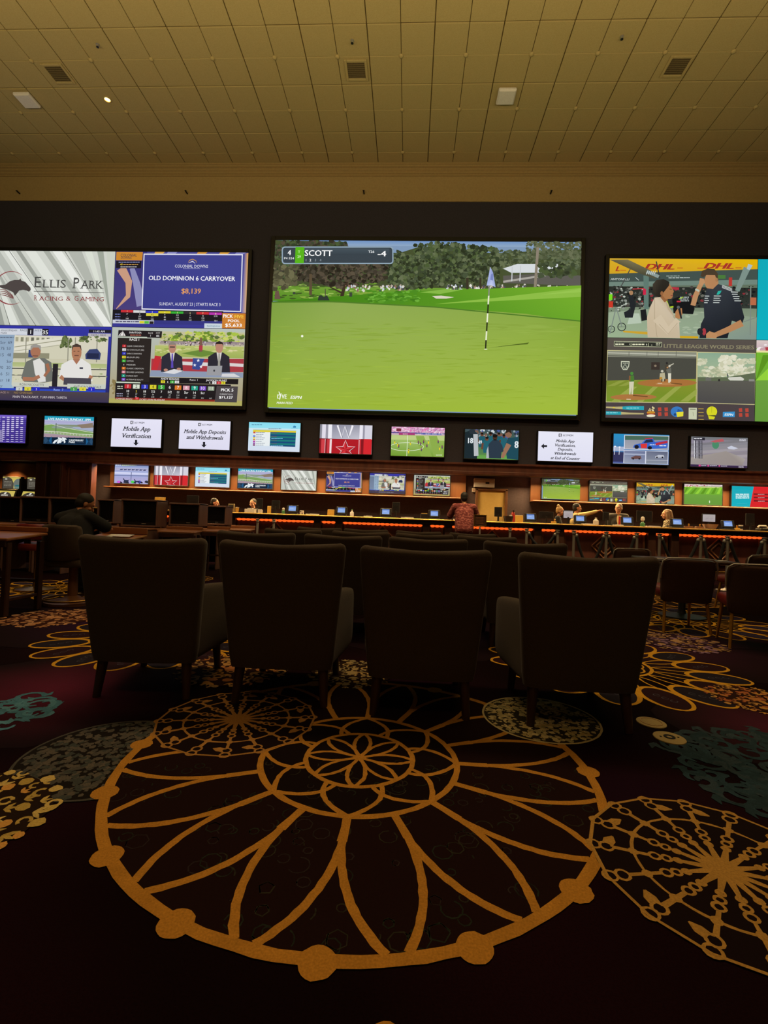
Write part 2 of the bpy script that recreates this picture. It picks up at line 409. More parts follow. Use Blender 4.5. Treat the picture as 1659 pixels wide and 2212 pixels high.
def disc(cv, c, r, col, n=28, jit=.0): 
    rd = cv.rs; cv.raw([(c[0]+(r+rd.uniform(-jit, jit))*math.cos(2*PI*k/n), c[1]+(r+rd.uniform(-jit, jit))*math.sin(2*PI*k/n)) for k in range(n)], col)
def circ(cv, c, r, wd, col, n=72, jit=.0015): cv.line([pol(c, r, 360*k/n) for k in range(n)], wd, col, True, jit, .12)

def medallion(c, S=1., a0=0.):
    cv = carpet('m'); J = .0018
    disc(cv, c, 1.0*S, '#1c0807', 60)
    disc(cv, c, .425*S, '#120504', 40)
    rd = random.Random(3)
    for _ in range(150):                                     # faint woven curls in the ground
        r_ = math.sqrt(rd.random())*.95*S; a = rd.uniform(-170, 0); p = pol(c, r_, a)
        cv.line(arc(p, rd.uniform(.012, .035), rd.uniform(0, 360), rd.uniform(360, 640), 8), .004, rd.choice(['#2c2a1e', '#2a2222', '#22281f']), False, .001, .3)
    circ(cv, c, .985*S, .036*S, GOLD, 120, J)
    for k in range(16):
        a = a0+22.5*k; p = pol(c, .99*S, a)
        disc(cv, p, .047*S, GOLD, 22, .002)
    for k in range(16):                                      # long forked petals
        a = a0+22.5*k; s_ = pol(c, .425*S, a); f = pol(c, .56*S, a)
        cv.line([s_, pol(c, .49*S, a), f], [.03*S, .03*S, .034*S], GOLD, False, J, .1)
        for d in (-1, 1):
            e = pol(c, .97*S, a+d*9.6)
            cv.line(bez(f, pol(c, .82*S, a+d*1.2), e, 18)[0:], .026*S, GOLD, False, J, .1)
    circ(cv, c, .425*S, .026*S, GOLD, 90, J)
    for k in range(8):                                       # flower inside the ring
        a = a0+45*k
        for d in (-1, 1):
            cv.line(bez(pol(c, .425*S, a), pol(c, .36*S, a+d*24), pol(c, .235*S, a+d*27), 14), .02*S, GOLD, False, J, .1)
            cv.line(bez(pol(c, .235*S, a+22.5), pol(c, .31*S, a+22.5+d*16), pol(c, .425*S, a+22.5+d*22.5), 12)[:1]+[pol(c, .235*S, a+22.5)], .02*S, GOLD)
        for d in (-1, 1): cv.line(bez((c[0], c[1]), pol(c, .17*S, a+d*26), pol(c, .235*S, a), 14), .017*S, GOLD, False, J, .1)
    circ(cv, c, .235*S, .021*S, GOLD, 70, J)
    return lay(cv, 'carpet_medallion')
def webwheel(c, S, col, a0=11., blobs_on=True):
    cv = carpet('w')
    disc(cv, c, .385*S, '#160707', 40)
    circ(cv, c, .255*S, .010*S, col, 60); 
    cv.line([pol(c, .385*S, a0+22.5*k) for k in range(16)], .011*S, col, True, .001, .15)
    for k in range(16):
        a = a0+22.5*k
        cv.line([c, pol(c, .15*S, a)], [.03*S, .010*S], col, False, .001, .15)
        for r_, q in ((.125, .011), (.158, .014), (.192, .016), (.335, .021), (.375, .021)):
            cv.line([pol(pol(c, r_*S, a), q*S, 30*j) for j in range(12)], .009*S, col, True, .001, .15)
        cv.line([pol(c, .205*S, a), pol(c, .315*S, a)], [.013*S, .016*S], col, False, .002, .15)
        disc(cv, pol(c, .255*S, a), .017*S, col, 10, .002)
        if blobs_on and k % 3 != 1:
            m = pol(c, .315*S, a+11.2); 
            for sg in (-14, 12): cv.line([pol(m, .002, 0), pol(m, .03*S, a+90+sg), pol(m, .062*S, a+90+sg)], [.006*S, .024*S, .004*S], col, False, .001, .15)
    disc(cv, c, .035*S, col, 14, .006)
    return lay(cv, 'carpet_wheel')
def mosaic(c, r, cols, seed, edge=True, ground='#191410'):
    cv = carpet('x'); rd = random.Random(seed)
    disc(cv, c, r, ground, 44)
    for _ in range(int(620*(r/.31)**2)):
        q = math.sqrt(rd.random())*r*.93; a = rd.uniform(0, 360); p = pol(c, q, a); k = rd.randint(4, 6); b = rd.uniform(.008, .022); t = rd.uniform(0, 360)
        cv.raw([pol(p, b*rd.uniform(.5, 1.2), t+360*i/k) for i in range(k)], rd.choice(cols))
    if edge: circ(cv, c, r*.985, .012, cols[0], 60)
    return lay(cv, 'carpet_mosaic')
def loops(c, S, a0=0., fillc='#211a26'):
    cv = carpet('l'); n = 16
    for k in range(n):
        a = a0+360*k/n; m = pol(c, .72*S, a); t = R(a)
        P = [(m[0]+.2*S*math.cos(u)*math.cos(t)-.128*S*math.sin(u)*math.sin(t), m[1]+.2*S*math.cos(u)*math.sin(t)+.128*S*math.sin(u)*math.cos(t)) for u in [2*PI*i/26 for i in range(26)]]
        cv.raw(P, fillc if k % 2 else '#2a1018')
        for q in range(3): cv.line(arc(pol(c, .72*S+.05*S*(q-1), a+2*(q-1)), .02*S, 40*q, 40*q+300, 7), .005, '#4a4a58')
        cv.line(P, [.018*S+.016*S*abs(math.cos(PI*i/26+PI/2)) for i in range(26)], LOOP, True, .002, .12)
    for k in range(n):
        a = a0+360*(k+.5)/n
        for d in (-1, 1): cv.line(bez(pol(c, .30*S, a), pol(c, .42*S, a+d*9), pol(c, .57*S, a+d*4), 9), .014*S, LOOP, False, .001, .12)
    circ(cv, c, .29*S, .026*S, LOOP, 50)
    for k in range(8): circ(cv, pol(c, .15*S, 45*k), .1*S, .014*S, LOOP, 22)
    return lay(cv, 'carpet_loops')
def rosette(c, r, cols, seed, ground='#241509'):
    cv = carpet('r'); rd = random.Random(seed)
    disc(cv, c, r*.9, ground, 30, r*.05)
    for ring, n in ((.93, 26), (.78, 24), (.62, 19), (.45, 14), (.3, 9), (.16, 5)):
        for k in range(n):
            a = 360*k/n+rd.uniform(-6, 6); p = pol(c, r*ring, a); b = r*rd.uniform(.075, .125); col = rd.choice(cols); m = rd.random()
            if m < .4: cv.line(arc(p, b*.7, a+rd.uniform(-60, 60), a+rd.uniform(230, 320), 9), b*.42, col, False, .001, .2)
            elif m < .75:
                for d in (-48, 0, 48): cv.line([p, pol(p, b*.7, a+d), pol(p, b*1.3, a+d)], [b*.2, b*.5, b*.08], col, False, .001, .2)
            else: disc(cv, p, b*.75, col, 9, b*.15)
    disc(cv, c, r*.13, cols[0], 12, r*.02)
    return lay(cv, 'carpet_rosette')
def scrolls(c, r, cols, seed, n=46):
    cv = carpet('s'); rd = random.Random(seed)
    for _ in range(n):
        p = pol(c, math.sqrt(rd.random())*r, rd.uniform(0, 360)); b = rd.uniform(.035, .1); a = rd.uniform(0, 360); col = rd.choice(cols)
        cv.line([pol(p, b*(1-.055*j), a+33*j) for j in range(11)], [.012+.018*math.sin(PI*j/10) for j in range(11)], col, False, .002, .2)
        t = pol(p, b, a)
        for d in (60, 100): cv.line([t, pol(t, .035, a+d), pol(t, .075, a+d+14)], [.012, .03, .003], col, False, .002, .2)
    return lay(cv, 'carpet_scrolls')
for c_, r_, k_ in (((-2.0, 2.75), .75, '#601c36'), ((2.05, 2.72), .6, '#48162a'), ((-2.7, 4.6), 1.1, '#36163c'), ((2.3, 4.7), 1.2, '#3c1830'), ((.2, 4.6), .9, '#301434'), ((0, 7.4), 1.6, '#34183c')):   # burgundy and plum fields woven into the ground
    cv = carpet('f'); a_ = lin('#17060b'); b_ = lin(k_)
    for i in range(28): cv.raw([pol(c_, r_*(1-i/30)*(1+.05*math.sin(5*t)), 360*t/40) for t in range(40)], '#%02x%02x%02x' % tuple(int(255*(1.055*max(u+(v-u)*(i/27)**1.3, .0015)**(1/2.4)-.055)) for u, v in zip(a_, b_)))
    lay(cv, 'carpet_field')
scrolls((1.75, 2.2), .48, ['#273c46', '#22343c', '#2e3c44'], 4, 130)
scrolls((-2.1, 2.3), .3, ['#5a8fa6', '#4d8098'], 9, 34)
loops((-2.05, 4.0), 1.0, 6); loops((1.6, 3.85), 1.0, 4)
mosaic((-1.25, 2.03), .35, ['#4c4a46', '#54504a', '#3f4442', '#5a544c'], 2)
medallion((-.178, 2.138), 1.0, 0.)
mosaic((.76, 2.70), .312, ['#c4b07a', '#ac9c6a', '#d0be86', '#9c9264', '#b49c62'], 7, True, '#2e2818')
webwheel((-.842, 2.46), 1.02, TAN, 11.5)
webwheel((1.018, 1.572), 1.0, '#b0853e', 9.5)
rosette((-1.49, 1.56), .31, ['#c2a658', '#cbb066', '#b5994e', '#d09a4e'], 5)
rosette((2.24, 3.2), .27, [RUST, '#b98a4a', '#a86038', '#c08a40'], 8, '#2c120a')
rosette((-3.4, 4.5), .42, ['#b8845a', '#a87550', '#c0906a'], 3, '#3a1a14')
rosette((-1.17, 3.25), .37, [RUST, '#b98a4a', '#9c7a4a', '#c08a40'], 12, '#2c120a')
rosette((-.35, 3.3), .3, ['#a08a5a', '#8c7c58', '#b0925a'], 14, '#241409')
loops((3.3, 5.9), 1.05, 0, '#2a2038'); loops((-4.6, 6.2), 1.0, 3, '#2a2038'); loops((.2, 6.0), 1.0, 8, '#2a2038')
rosette((2.6, 4.75), .42, ['#b08a60', '#a07a50', '#8c6c88'], 15, '#301828'); rosette((3.9, 4.4), .3, ['#b08a60', '#a07a50'], 17, '#301828')
rosette((1.35, 5.3), .36, ['#b8a878', '#a08a80'], 18, '#301828'); rosette((-2.6, 6.3), .5, ['#b8a070', '#a88a5a'], 19, '#301828')
medallion((3.9, 7.9), 1.0, 5); medallion((-2.0, 8.3), 1.0, 5); webwheel((2.3, 6.9), 1.2, '#b0853e'); webwheel((-3.6, 7.6), 1.2, TAN)
medallion((.13, -.003), 1.0, 8)

# ------------------------------------------------------------------ ceiling
ZC = 10.07; TX, TY, Y0, X0 = .622, .6078, 12.173, .17
ceiling = MB().box((0, 3.5, ZC+.12), (2*XW, 23, .2)).build('ceiling', 'joint'); struct(ceiling, 'olive tan ceiling of square fabric panels')
tile_me = MB().box((0, 0, 0), (TX-.014, TY-.014, .03), .006).mesh('ceiling_tile', 'tile')
for r in range(7):
    for q in range(-18, 17):
        x = X0+TX*(q+.5); y = Y0-TY*(r+.5)
        link('ceiling_tile', tile_me, ceiling, (x+(.0015 if q % 2 == 0 else -.0015), y-(.003 if r % 2 == 0 else -.003)*1.4, ZC+.012+((q*7+r*5) % 4)*.0012))
rest = MB()
for (xa, xb, ya, yb) in ((-XW+.1, X0-18*TX, -7.9, Y0), (X0+17*TX, XW-.1, -7.9, Y0), (X0-18*TX, X0+17*TX, -7.9, Y0-7*TY)):
    nx = max(1, round((xb-xa)/1.244)); ny = max(1, round((yb-ya)/1.2))
    for i in range(nx):
        for j in range(ny):
            rest.box((xa+(xb-xa)*(i+.5)/nx, ya+(yb-ya)*(j+.5)/ny, ZC+.012), ((xb-xa)/nx-.014, (yb-ya)/ny-.014, .03), .006)
ro = rest.build('ceiling_panels', 'tile', ceiling); ro['kind'] = 'stuff'
ros_me = MB().lathe([(0, -.03), (.03, -.026), (.042, -.012), (.046, .0)], n=14).mesh('rosette', 'tile', True)
for r in (1, 3, 5):
    for q in range(-9, 8): link('rosette', ros_me, ceiling, (X0+TX*(2*q+1), Y0-TY*r, ZC-.002))

# ------------------------------------------------------------------ walls
YW = 12.2; ZF = 2.305
wall = MB()
wall.box((0, YW+.15, (ZF+9.28)/2), (2*XW, .3, 9.28-ZF))
wall = wall.build('wall_front', 'wall'); struct(wall, 'dark navy wall that carries the big screens')
fr = MB(); pr = [(YW-.02, 9.27), (YW-.03, 9.4), (YW-.06, 9.6), (YW-.10, 9.75), (YW-.13, 9.86), (YW+.3, 9.86), (YW+.3, 9.27)]
fr.extrude(pr, 0, -XW, XW)
struct(fr.build('wall_frieze', 'frieze', None), 'cream coved band between the dark wall and the ceiling moulding')
mo = MB(); b = YW-.13
mo.extrude([(b+.4, 9.84), (b-.02, 9.84), (b-.02, 9.875), (b-.05, 9.885), (b-.05, 9.93), (b-.09, 9.95), (b-.09, 9.985), (b-.14, 10.0), (b-.14, 10.03), (b-.17, 10.04), (b-.17, 10.1), (b+.4, 10.1)], 0, -XW, XW)
struct(mo.build('trim_1', 'frieze'), 'stepped cream moulding along the ceiling edge')
be = MB(); y = YW
be.extrude([(y+.3, 2.60), (y-.05, 2.60), (y-.075, 2.585), (y-.075, 2.55), (y-.03, 2.53), (y-.03, 2.39), (y-.06, 2.375), (y-.06, 2.31), (y-.03, 2.295), (y+.06, 2.295), (y+.06, 2.33), (y+.3, 2.33)], 0, -XW, XW)
struct(be.build('trim_2', 'redwood'), 'dark reddish wooden beam over the counter recess')
so = MB().box((0, 12.2+1.0, 2.42), (2*XW, 1.6, .08)).build('ceiling_recess', 'redwood'); struct(so, 'wooden soffit over the counter recess')
for nm, c, d in (('wall_left', (-XW-.1, 3.5, 5), (.2, 23, 10.4)), ('wall_right', (XW+.1, 3.5, 5), (.2, 23, 10.4)), ('wall_back', (0, -8.1, 5), (2*XW, .2, 10.4))):
    struct(MB().box(c, d).build(nm, 'cream' if nm == 'wall_back' else 'wall'))
rb = MB().box((1.0, 13.1, 1.2), (28, .2, 2.4)).build('wall_recess', 'recess'); struct(rb, 'dark wall at the back of the counter recess')
# left flank: kiosk niche, pilasters, door
lf = MB()
lf.box((-9.735, 12.35, 1.15), (.29, .3, 2.3), .01); lf.box((-9.53, 12.4, 1.15), (.12, .2, 2.3)); lf.box((-9.33, 12.35, 1.15), (.27, .3, 2.3), .01)
lf.box((-9.735, 12.2, .12), (.33, .08, .24), .01); lf.box((-9.33, 12.2, .12), (.31, .08, .24), .01); lf.box((-9.735, 12.2, 1.0), (.33, .05, .06), .01); lf.box((-9.33, 12.2, 1.0), (.31, .05, .06), .01)
struct(lf.build('trim_3', 'darkwood'), 'pair of dark wooden pilasters left of the panelled door')
struct(MB().box((-12.3, 12.95, 1.15), (4.9, .1, 2.3)).build('wall_niche', 'orangewood'), 'amber wood back of the kiosk niche')
dr = MB().box((-8.79, 12.36, 1.15), (.74, .05, 2.30), .004)
d1 = dr.build('door_1', 'redwood'); struct(d1, 'reddish brown panelled wooden door at the left')
for (x, z, wd, ht) in ((-8.79, 1.72, .5, .86), (-8.79, .65, .5, .9)):
    q = MB()
    for sx in (-1, 1): q.box((x+sx*(wd/2+.02), 12.322, z), (.045, .03, ht+.09), .01)
    for sz in (-1, 1): q.box((x, 12.322, z+sz*(ht/2+.02)), (wd, .03, .045), .01)
    q.build('door_moulding', 'redwood', d1)
    MB().box((x, 12.33, z), (wd-.06, .03, ht-.06), .02).build('door_panel', 'redwood', d1)
MB().lathe([(0, 0), (.028, .004), (.03, .02), (.012, .03), (.012, .06)], (-8.5, 12.27, 1.02), 14, Matrix.Rotation(R(-90), 3, 'X')).build('door_handle', 'brass', d1)
fj = MB(); 
for x in (-9.185, -8.395): fj.box((x, 12.33, 1.15), (.07, .22, 2.30), .008)
fj.box((-8.79, 12.33, 2.335), (.86, .22, .07), .008)
struct(fj.build('trim_4', 'redwood'), 'wooden frame round the panelled door')
# pale door in the middle of the recess
d2 = MB().box((2.19, 12.955, .98), (.72, .05, 1.96), .004).build('door_2', 'creamdoor'); struct(d2, 'warmly lit cream door behind the counter')
fj = MB()
for x in (1.80, 2.58): fj.box((x, 12.94, 1.0), (.06, .1, 2.0), .006)
fj.box((2.19, 12.94, 1.99), (.84, .1, .06), .006)
struct(fj.build('trim_5', 'orangewood'), 'wooden frame of the cream door')
MB().box((2.47, 12.915, 1.0), (.03, .05, .12), .008).build('door_handle', 'steel', d2)
# amber wood band behind the lower televisions, its shelf edge
for (xa, xb, n) in ((-8.28, 1.5, 6), (3.2, 14, 7)):
    bd = MB().box(((xa+xb)/2, 12.93, 2.06), (xb-xa, .1, .66), .004).build('wall_panel_band', 'orangewood'); struct(bd, 'amber wood band behind the lower televisions')
    MB().box(((xa+xb)/2, 12.78, 1.715), (xb-xa, .36, .035), .008).build('shelf_edge', 'wood', bd)
    for i in range(1, n): MB().box((xa+(xb-xa)*i/n, 12.872, 2.06), (.012, .03, .62)).build('batten', 'darkwood', bd)
# ------------------------------------------------------------------ pictures on the screens (unit squares, shared by copies)
PIC = {}
def pic(name, q, aspect=16/9, eps=.00002): c = Canvas(eps).corners(q, aspect); PIC[name] = c; return c
def person_bust(c, x, y, h, skin, hair, top, top2=None, face=0):
    """head and shoulders drawn at x, y = chin, h = head height"""
    c.poly([(x-h*.95, y+h*1.6), (x-h*.85, y+h*.5), (x-h*.3, y+h*.12), (x+h*.3, y+h*.12), (x+h*.85, y+h*.5), (x+h*.95, y+h*1.6)], top)
    if top2: c.poly([(x-h*.2, y+h*.1), (x+h*.2, y+h*.1), (x, y+h*1.0)], top2)
    c.rect(x-h*.17, y-h*.2, x+h*.17, y+h*.2, skin); c.ell(x, y-h*.48, h*.37, h*.5, skin)
    c.poly([(x-h*.4, y-h*.45), (x-h*.36, y-h*.85), (x, y-h*1.05), (x+h*.36, y-h*.85), (x+h*.4, y-h*.45), (x+h*.28, y-h*.72), (x-h*.28, y-h*.72)], hair)
    c.ell(x-h*.14+face, y-h*.5, h*.05, h*.03, '#3a2418', 6); c.ell(x+h*.14+face, y-h*.5, h*.05, h*.03, '#3a2418', 6); c.rect(x-h*.1+face, y-h*.18, x+h*.1+face, y-h*.14, '#8a4a40')

# --- golf green
c = pic('golf', [(88, 54), (1602, 64), (1568, 923), (52, 884)])
c.full('#7f98b8', '#7f98b8'); c.rect(60, 50, 1610, 90, '#6f92c4', '#8fa8c4')
DG = ['#3c4630', '#34402a', '#46523a', '#3e4a2c', '#525e40', '#2e3624', '#4a5a34']; BR = ['#4a4438', '#3e382e', '#544a3c', '#363226']
c.poly([(40, 40), (440, 62), (450, 100), (560, 110), (700, 118), (790, 90), (960, 85), (1060, 110), (1180, 120), (1340, 110), (1640, 100), (1640, 330), (40, 330)], '#46502f')
c.blobs(80, 60, 440, 250, 900, (6, 18), BR+DG, .8, 1); c.blobs(440, 100, 700, 190, 300, (6, 15), DG+['#5c6a44'], .8, 2)
c.blobs(1180, 110, 1600, 200, 520, (5, 15), ['#4a5438', '#58644a', '#3c4630', '#667050'], .7, 3); c.blobs(1330, 66, 1600, 150, 240, (5, 14), ['#5c6448', '#4e563c', '#6a7054'], .8, 4)
c.rect(40, 285, 1650, 380, '#6f9a36', '#4f8a1e')
c.blobs(90, 268, 600, 350, 130, (8, 26), ['#86a840', '#5e8a2a', '#98b85a', '#3e5a22'], .2, 5)
c.blobs(640, 130, 860, 300, 700, (5, 16), DG+['#5c6a44', '#2a321e', '#667050'], .9, 6, lambda x, y: ((x-740)/115)**2+((y-220)/95)**2 < 1)
c.blobs(780, 60, 1190, 290, 1200, (5, 17), DG+['#5c6a44', '#2a321e', '#667050'], .9, 7, lambda x, y: y > 70+abs(x-900)*.12)
c.blobs(200, 180, 640, 300, 700, (5, 17), BR+['#2e2a20', '#26221a', '#5a5040'], .8, 8, lambda x, y: y < 300-abs(x-420)*.2)
c.blobs(84, 185, 190, 300, 80, (8, 22), ['#5c5a40', '#6c6a4c', '#4a4834'], .9, 9)
c.line([(265, 230), (264, 335)], 14, '#5a4c38'); c.line([(415, 352), (428, 300), (445, 270)], [20, 14, 8], '#3a2e22'); c.line([(420, 325), (360, 295)], [10, 5], '#3a2e22')
c.line([(1034, 250), (1034, 330)], 12, '#3a3426'); c.line([(1098, 250), (1098, 330)], 10, '#3a3426')
for i, (a, b) in enumerate(((430, 560), (600, 720), (930, 1010), (1040, 1160), (1190, 1330), (1370, 1590))):
    c.blobs(a, 286, b, 314, 34, (3, 8), ['#d8d4c8', '#b8a898', '#4a4a52', '#e8e4dc', '#8a6a5a', '#c8d0d8'], 1.2, 20+i)
c.poly([(1210, 205), (1280, 182), (1480, 182), (1480, 225), (1250, 226)], '#d5dade'); c.poly([(1210, 240), (1470, 226), (1590, 240), (1590, 290), (1210, 276)], '#5c5a54'); c.line([(1210, 270), (1420, 238)], 10, '#a8a49c')
c.line([(1255, 196), (1252, 268)], 5, '#c8ccd0'); c.line([(1296, 190), (1292, 268)], 5, '#c8ccd0'); c.line([(1382, 100), (1366, 305)], 13, '#8a8070'); c.blobs(1390, 180, 1560, 245, 60, (9, 22), DG, .8, 10)
c.poly([(40, 366), (700, 318), (1640, 289), (1640, 475), (40, 475)], ['#3c7a14', '#4a8a1a', '#78b02e', '#6aa52a', '#3c7a14'])
c.blobs(540, 312, 800, 372, 100, (8, 22), ['#5c9a2c', '#4a8a20', '#6cac3a', '#3e7a1a'], .4, 11)
c.poly([(860, 340), (905, 338), (968, 346), (930, 353), (880, 353)], '#d8d2c0'); c.poly([(800, 322), (930, 306), (1000, 312), (900, 330)], '#86b848')
c.poly([(870, 380), (1200, 346), (1600, 300), (1600, 345)], '#8cbc46'); c.poly([(1390, 335), (1600, 306), (1600, 322)], '#96c450')
c.poly([(20, 372), (420, 370), (870, 395), (1320, 428), (1640, 469), (1640, 980), (20, 980)], ['#7c9e42', '#8ea853', '#93ad52', '#8aa846', '#84a43c', '#a2bc3c', '#98b43a'])
c.line([(40, 369), (300, 366), (420, 370), (870, 394), (1600, 464)], 6, '#4f7a28')
rd = random.Random(4)
for _ in range(420):
    x = rd.uniform(70, 1560); y = rd.uniform(470, 880); L_ = rd.uniform(20, 90); k = (y-400)/500; sh = rd.choice([-5, -3, 4, 6])
    c.line([(x-L_, y+rd.uniform(-4, 4)), (x, y+rd.uniform(-2, 2)), (x+L_, y+rd.uniform(-4, 4))], [0, rd.uniform(3, 9), 0], '#%02x%02x%02x' % (int(138+20*k+sh), int(166+18*k+sh), int(72-14*k+sh)))
c.poly([(300, 362), (305, 338), (318, 336), (330, 345), (345, 336), (358, 362)], '#2c3830'); c.rect(455, 322, 468, 344, '#3a4438'); c.rect(178, 320, 190, 332, '#3a4438'); c.poly([(88, 356), (92, 318), (108, 312), (118, 356)], '#6a5248'); c.line([(337, 305), (337, 340)], 4, '#4a4438')
c.poly([(1128, 596), (1290, 575), (1334, 569), (1326, 578), (1290, 580)], '#4f6420')
for i in range(6): c.line([(1138-i*3-(i > 2)*0, 338+i*44), (1138-(i+1)*3, 338+(i+1)*44)], 7, '#e8ecd0' if i % 2 == 0 else '#2a3018')
c.line([(1146, 200), (1138, 340)], 6, '#8a8c80'); c.ell(1121, 602, 9, 3, '#d8e0b8', 8)
c.poly([(1147, 198), (1160, 225), (1172, 298), (1150, 288), (1128, 290)], ['#a8b4e0', '#8e9cd0', '#9aa8dc', '#c8d0f0', '#aab8e8']); c.poly([(1150, 235), (1160, 230), (1160, 265), (1146, 262)], '#7886c0')
c.ell(223, 537, 6, 6, '#f4f6e4', 10)
def rrect(c, x0, y0, x1, y1, r, col):
    P = []
    for cx, cy, a in ((x1-r, y0+r, -90), (x1-r, y1-r, 0), (x0+r, y1-r, 90), (x0+r, y0+r, 180)): P += [(cx+r*math.cos(R(a+30*k)), cy+r*math.sin(R(a+30*k))) for k in range(4)]
    c.poly(P, col)
rrect(c, 124, 97, 672, 183, 14, '#8fa4b4'); rrect(c, 130, 103, 666, 178, 11, '#3a444c'); c.rect(234, 104, 650, 140, '#46535c', '#38424a')
c.rect(192, 99, 232, 180, '#58b41c'); c.text('4', 161, 139, 24, '#ffffff', align='c', bold=.02); c.text('P4 524', 160, 160, 10, '#f0f2f0', 50, 'c', bold=.02)
c.text('T', 209, 130, 13, '#c8f0a0', align='c', bold=.02); c.text('29', 209, 153, 12, '#d8f4b8', align='c', bold=.02); c.text('SCOTT', 236, 143, 28, '#ffffff', 138, bold=.025)
c.text('T26', 548, 128, 11, '#eef2f4', 30, bold=.02); c.text('-4', 594, 145, 26, '#ffffff', 42, bold=.02)
for t, x, k in (('1', 243, '#a8b4bc'), ('2', 264, '#ffffff'), ('3', 289, '#8a969e'), ('4', 314, '#8a969e')): c.text(t, x, 170, 12, k, align='c', bold=.02)
c.text('L', 100, 842, 20, '#f4f8ea', 12, bold=.04); c.text('VE', 121, 842, 20, '#f4f8ea', 26, bold=.04); c.line([(108, 808), (116, 826), (112, 848)], [3, 7, 3], '#f4f8ea'); c.line([(104, 826), (122, 818)], 3, '#f4f8ea')
c.text('ESPN', 164, 843, 15, '#f4f8ea', 58, shear=.2, bold=.05); c.rect(166, 834, 216, 836, '#9ab43c'); c.text('MAIN FEED', 97, 868, 11, '#f4f8ea', 80, shear=.15, bold=.02)

# --- racing and gaming card
c = pic('racing_card', [(-85, 41), (756, 54), (733, 529), (-108, 520)])
c.full('#cfd2ca', '#c2c6bc')
for x, wd, k in ((-60, 60, '#b4b8b0'), (30, 46, '#e2e5de'), (110, 30, '#9ca098'), (170, 70, '#dfe2da'), (290, 40, '#a9ada4'), (350, 60, '#e8eae4'), (450, 90, '#b2b6ad'), (560, 46, '#dadfd4'), (640, 40, '#9fa69a'), (700, 70, '#c9cec2'), (-180, 50, '#a6aaa2'), (-260, 60, '#dde0d8'), (-330, 36, '#9a9e96')):
    c.poly([(x, 36), (x+wd, 36), (x+wd+330, 540), (x+330, 540)], k)
for x in (105, 470, -60, -230): c.line([(x-40, 36), (x+300, 560)], 5, '#585c56')
c.text('E', 232, 280, 68, '#4a4a48', 42, serif=.13); c.text('LLIS', 280, 281, 50, '#4a4a48', 158, serif=.13); c.text('P', 478, 286, 68, '#4a4a48', 44, serif=.13); c.text('ARK', 528, 287, 50, '#4a4a48', 154, serif=.13)
c.line([(228, 305), (684, 315)], 4, '#5a5a56'); c.text('R', 228, 363, 32, '#8c3a3e', 24, serif=.13); c.text('ACING', 258, 364, 26, '#8c3a3e', 160, serif=.13); c.text('&', 438, 365, 28, '#8c3a3e', 30); c.text('G', 492, 366, 32, '#8c3a3e', 26, serif=.13); c.text('AMING', 524, 367, 26, '#8c3a3e', 160, serif=.13)
c.line([(80+110*math.cos(R(a)), 285+108*math.sin(R(a))) for a in range(-50, -215, -11)], [2+4*math.sin(PI*k/14) for k in range(15)], '#8c3a3e')
c.line([(80+112*math.cos(R(a)), 285+104*math.sin(R(a))) for a in range(60, 200, 10)], [1+7*math.sin(PI*k/14) for k in range(14)], '#8c3a3e')
c.poly([(-20, 268), (40, 262), (70, 240), (100, 232), (130, 232), (140, 222), (146, 236), (172, 245), (206, 282), (208, 296), (196, 308), (180, 300), (158, 296), (132, 300), (118, 318), (104, 334), (92, 312), (60, 296), (20, 286)], '#4e4644')
for k in range(4): c.line([(-30, 290+k*10), (40, 296+k*12), (86, 330+k*6), (96, 345+k*3)], [1, 5, 5, 1], '#7a4a48')

# --- carryover card
c = pic('carryover_card', [(756, 54), (1594, 64), (1566, 539), (735, 534)])
c.full('#4a4a92', '#343680'); c.rect(750, 50, 940, 440, '#34347a', '#4a3f7a')
c.line([(790, 160), (840, 250), (835, 340), (760, 420)], [60, 44, 30, 4], '#c89a80'); c.line([(860, 160), (890, 260), (920, 400)], [30, 46, 60], '#8c8cb8')
c.poly([(760, 56), (930, 58), (926, 112), (757, 110)], '#c9852e'); c.text('COLONIAL', 786, 86, 17, '#5a4440', 106, bold=.02); c.text('DOWNS', 788, 101, 14, '#5a4440', 70, bold=.02)
c.rect(758, 114, 918, 162, '#1e1a22'); c.bars(774, 118, 910, 128, 1, '#8a94c8', 1); c.text('45', 782, 142, 10, '#e8c83a', 18, bold=.03); c.bars(804, 132, 900, 143, 1, '#d0a050', 1); c.bars(786, 148, 890, 158, 1, '#c8ccd8', 1)
for x, k in ((1010, '#d0a050'), (1090, '#8888c0'), (1280, '#d0923a'), (1420, '#d8a040'), (1520, '#8888c0')): c.poly([(x, 56), (x+60, 57), (x+44, 74), (x-10, 74)], k)
c.poly([(1570, 70), (1594, 66), (1575, 440), (1545, 440)], ['#5a5aa0', '#d8a040', '#d8b080', '#6a6ab0'])
c.poly([(935, 68), (1560, 74), (1543, 436), (921, 424)], '#e4e4f0'); c.poly([(941, 75), (1553, 81), (1537, 429), (928, 417)], ['#3f428e', '#3f428e', '#3c3e8e', '#3a3c86'])
c.line([(1218, 128), (1226, 112), (1246, 105), (1266, 114), (1272, 130)], [1, 5, 5, 4, 1], '#c9964a'); c.line([(1222, 128), (1246, 118), (1262, 132)], [2, 7, 2], '#d8d8e8')
c.text('COLONIAL DOWNS', 1238, 158, 17, '#e6e6f0', 212, 'c', serif=.13); c.bars(1186, 162, 1294, 168, 1, '#a8a8cc', 1)
c.text('OLD DOMINION 6 CARRYOVER', 1239, 240, 27, '#f4f4fa', 552, 'c', bold=.02); c.text('$8,139', 1234, 322, 31, '#e8a05a', 124, 'c', bold=.02); c.text('SUNDAY, AUGUST 23 | STARTS RACE 3', 1225, 398, 18, '#e6e6f2', 390, 'c')
c.rect(740, 426, 1430, 494, '#1c1a20'); 
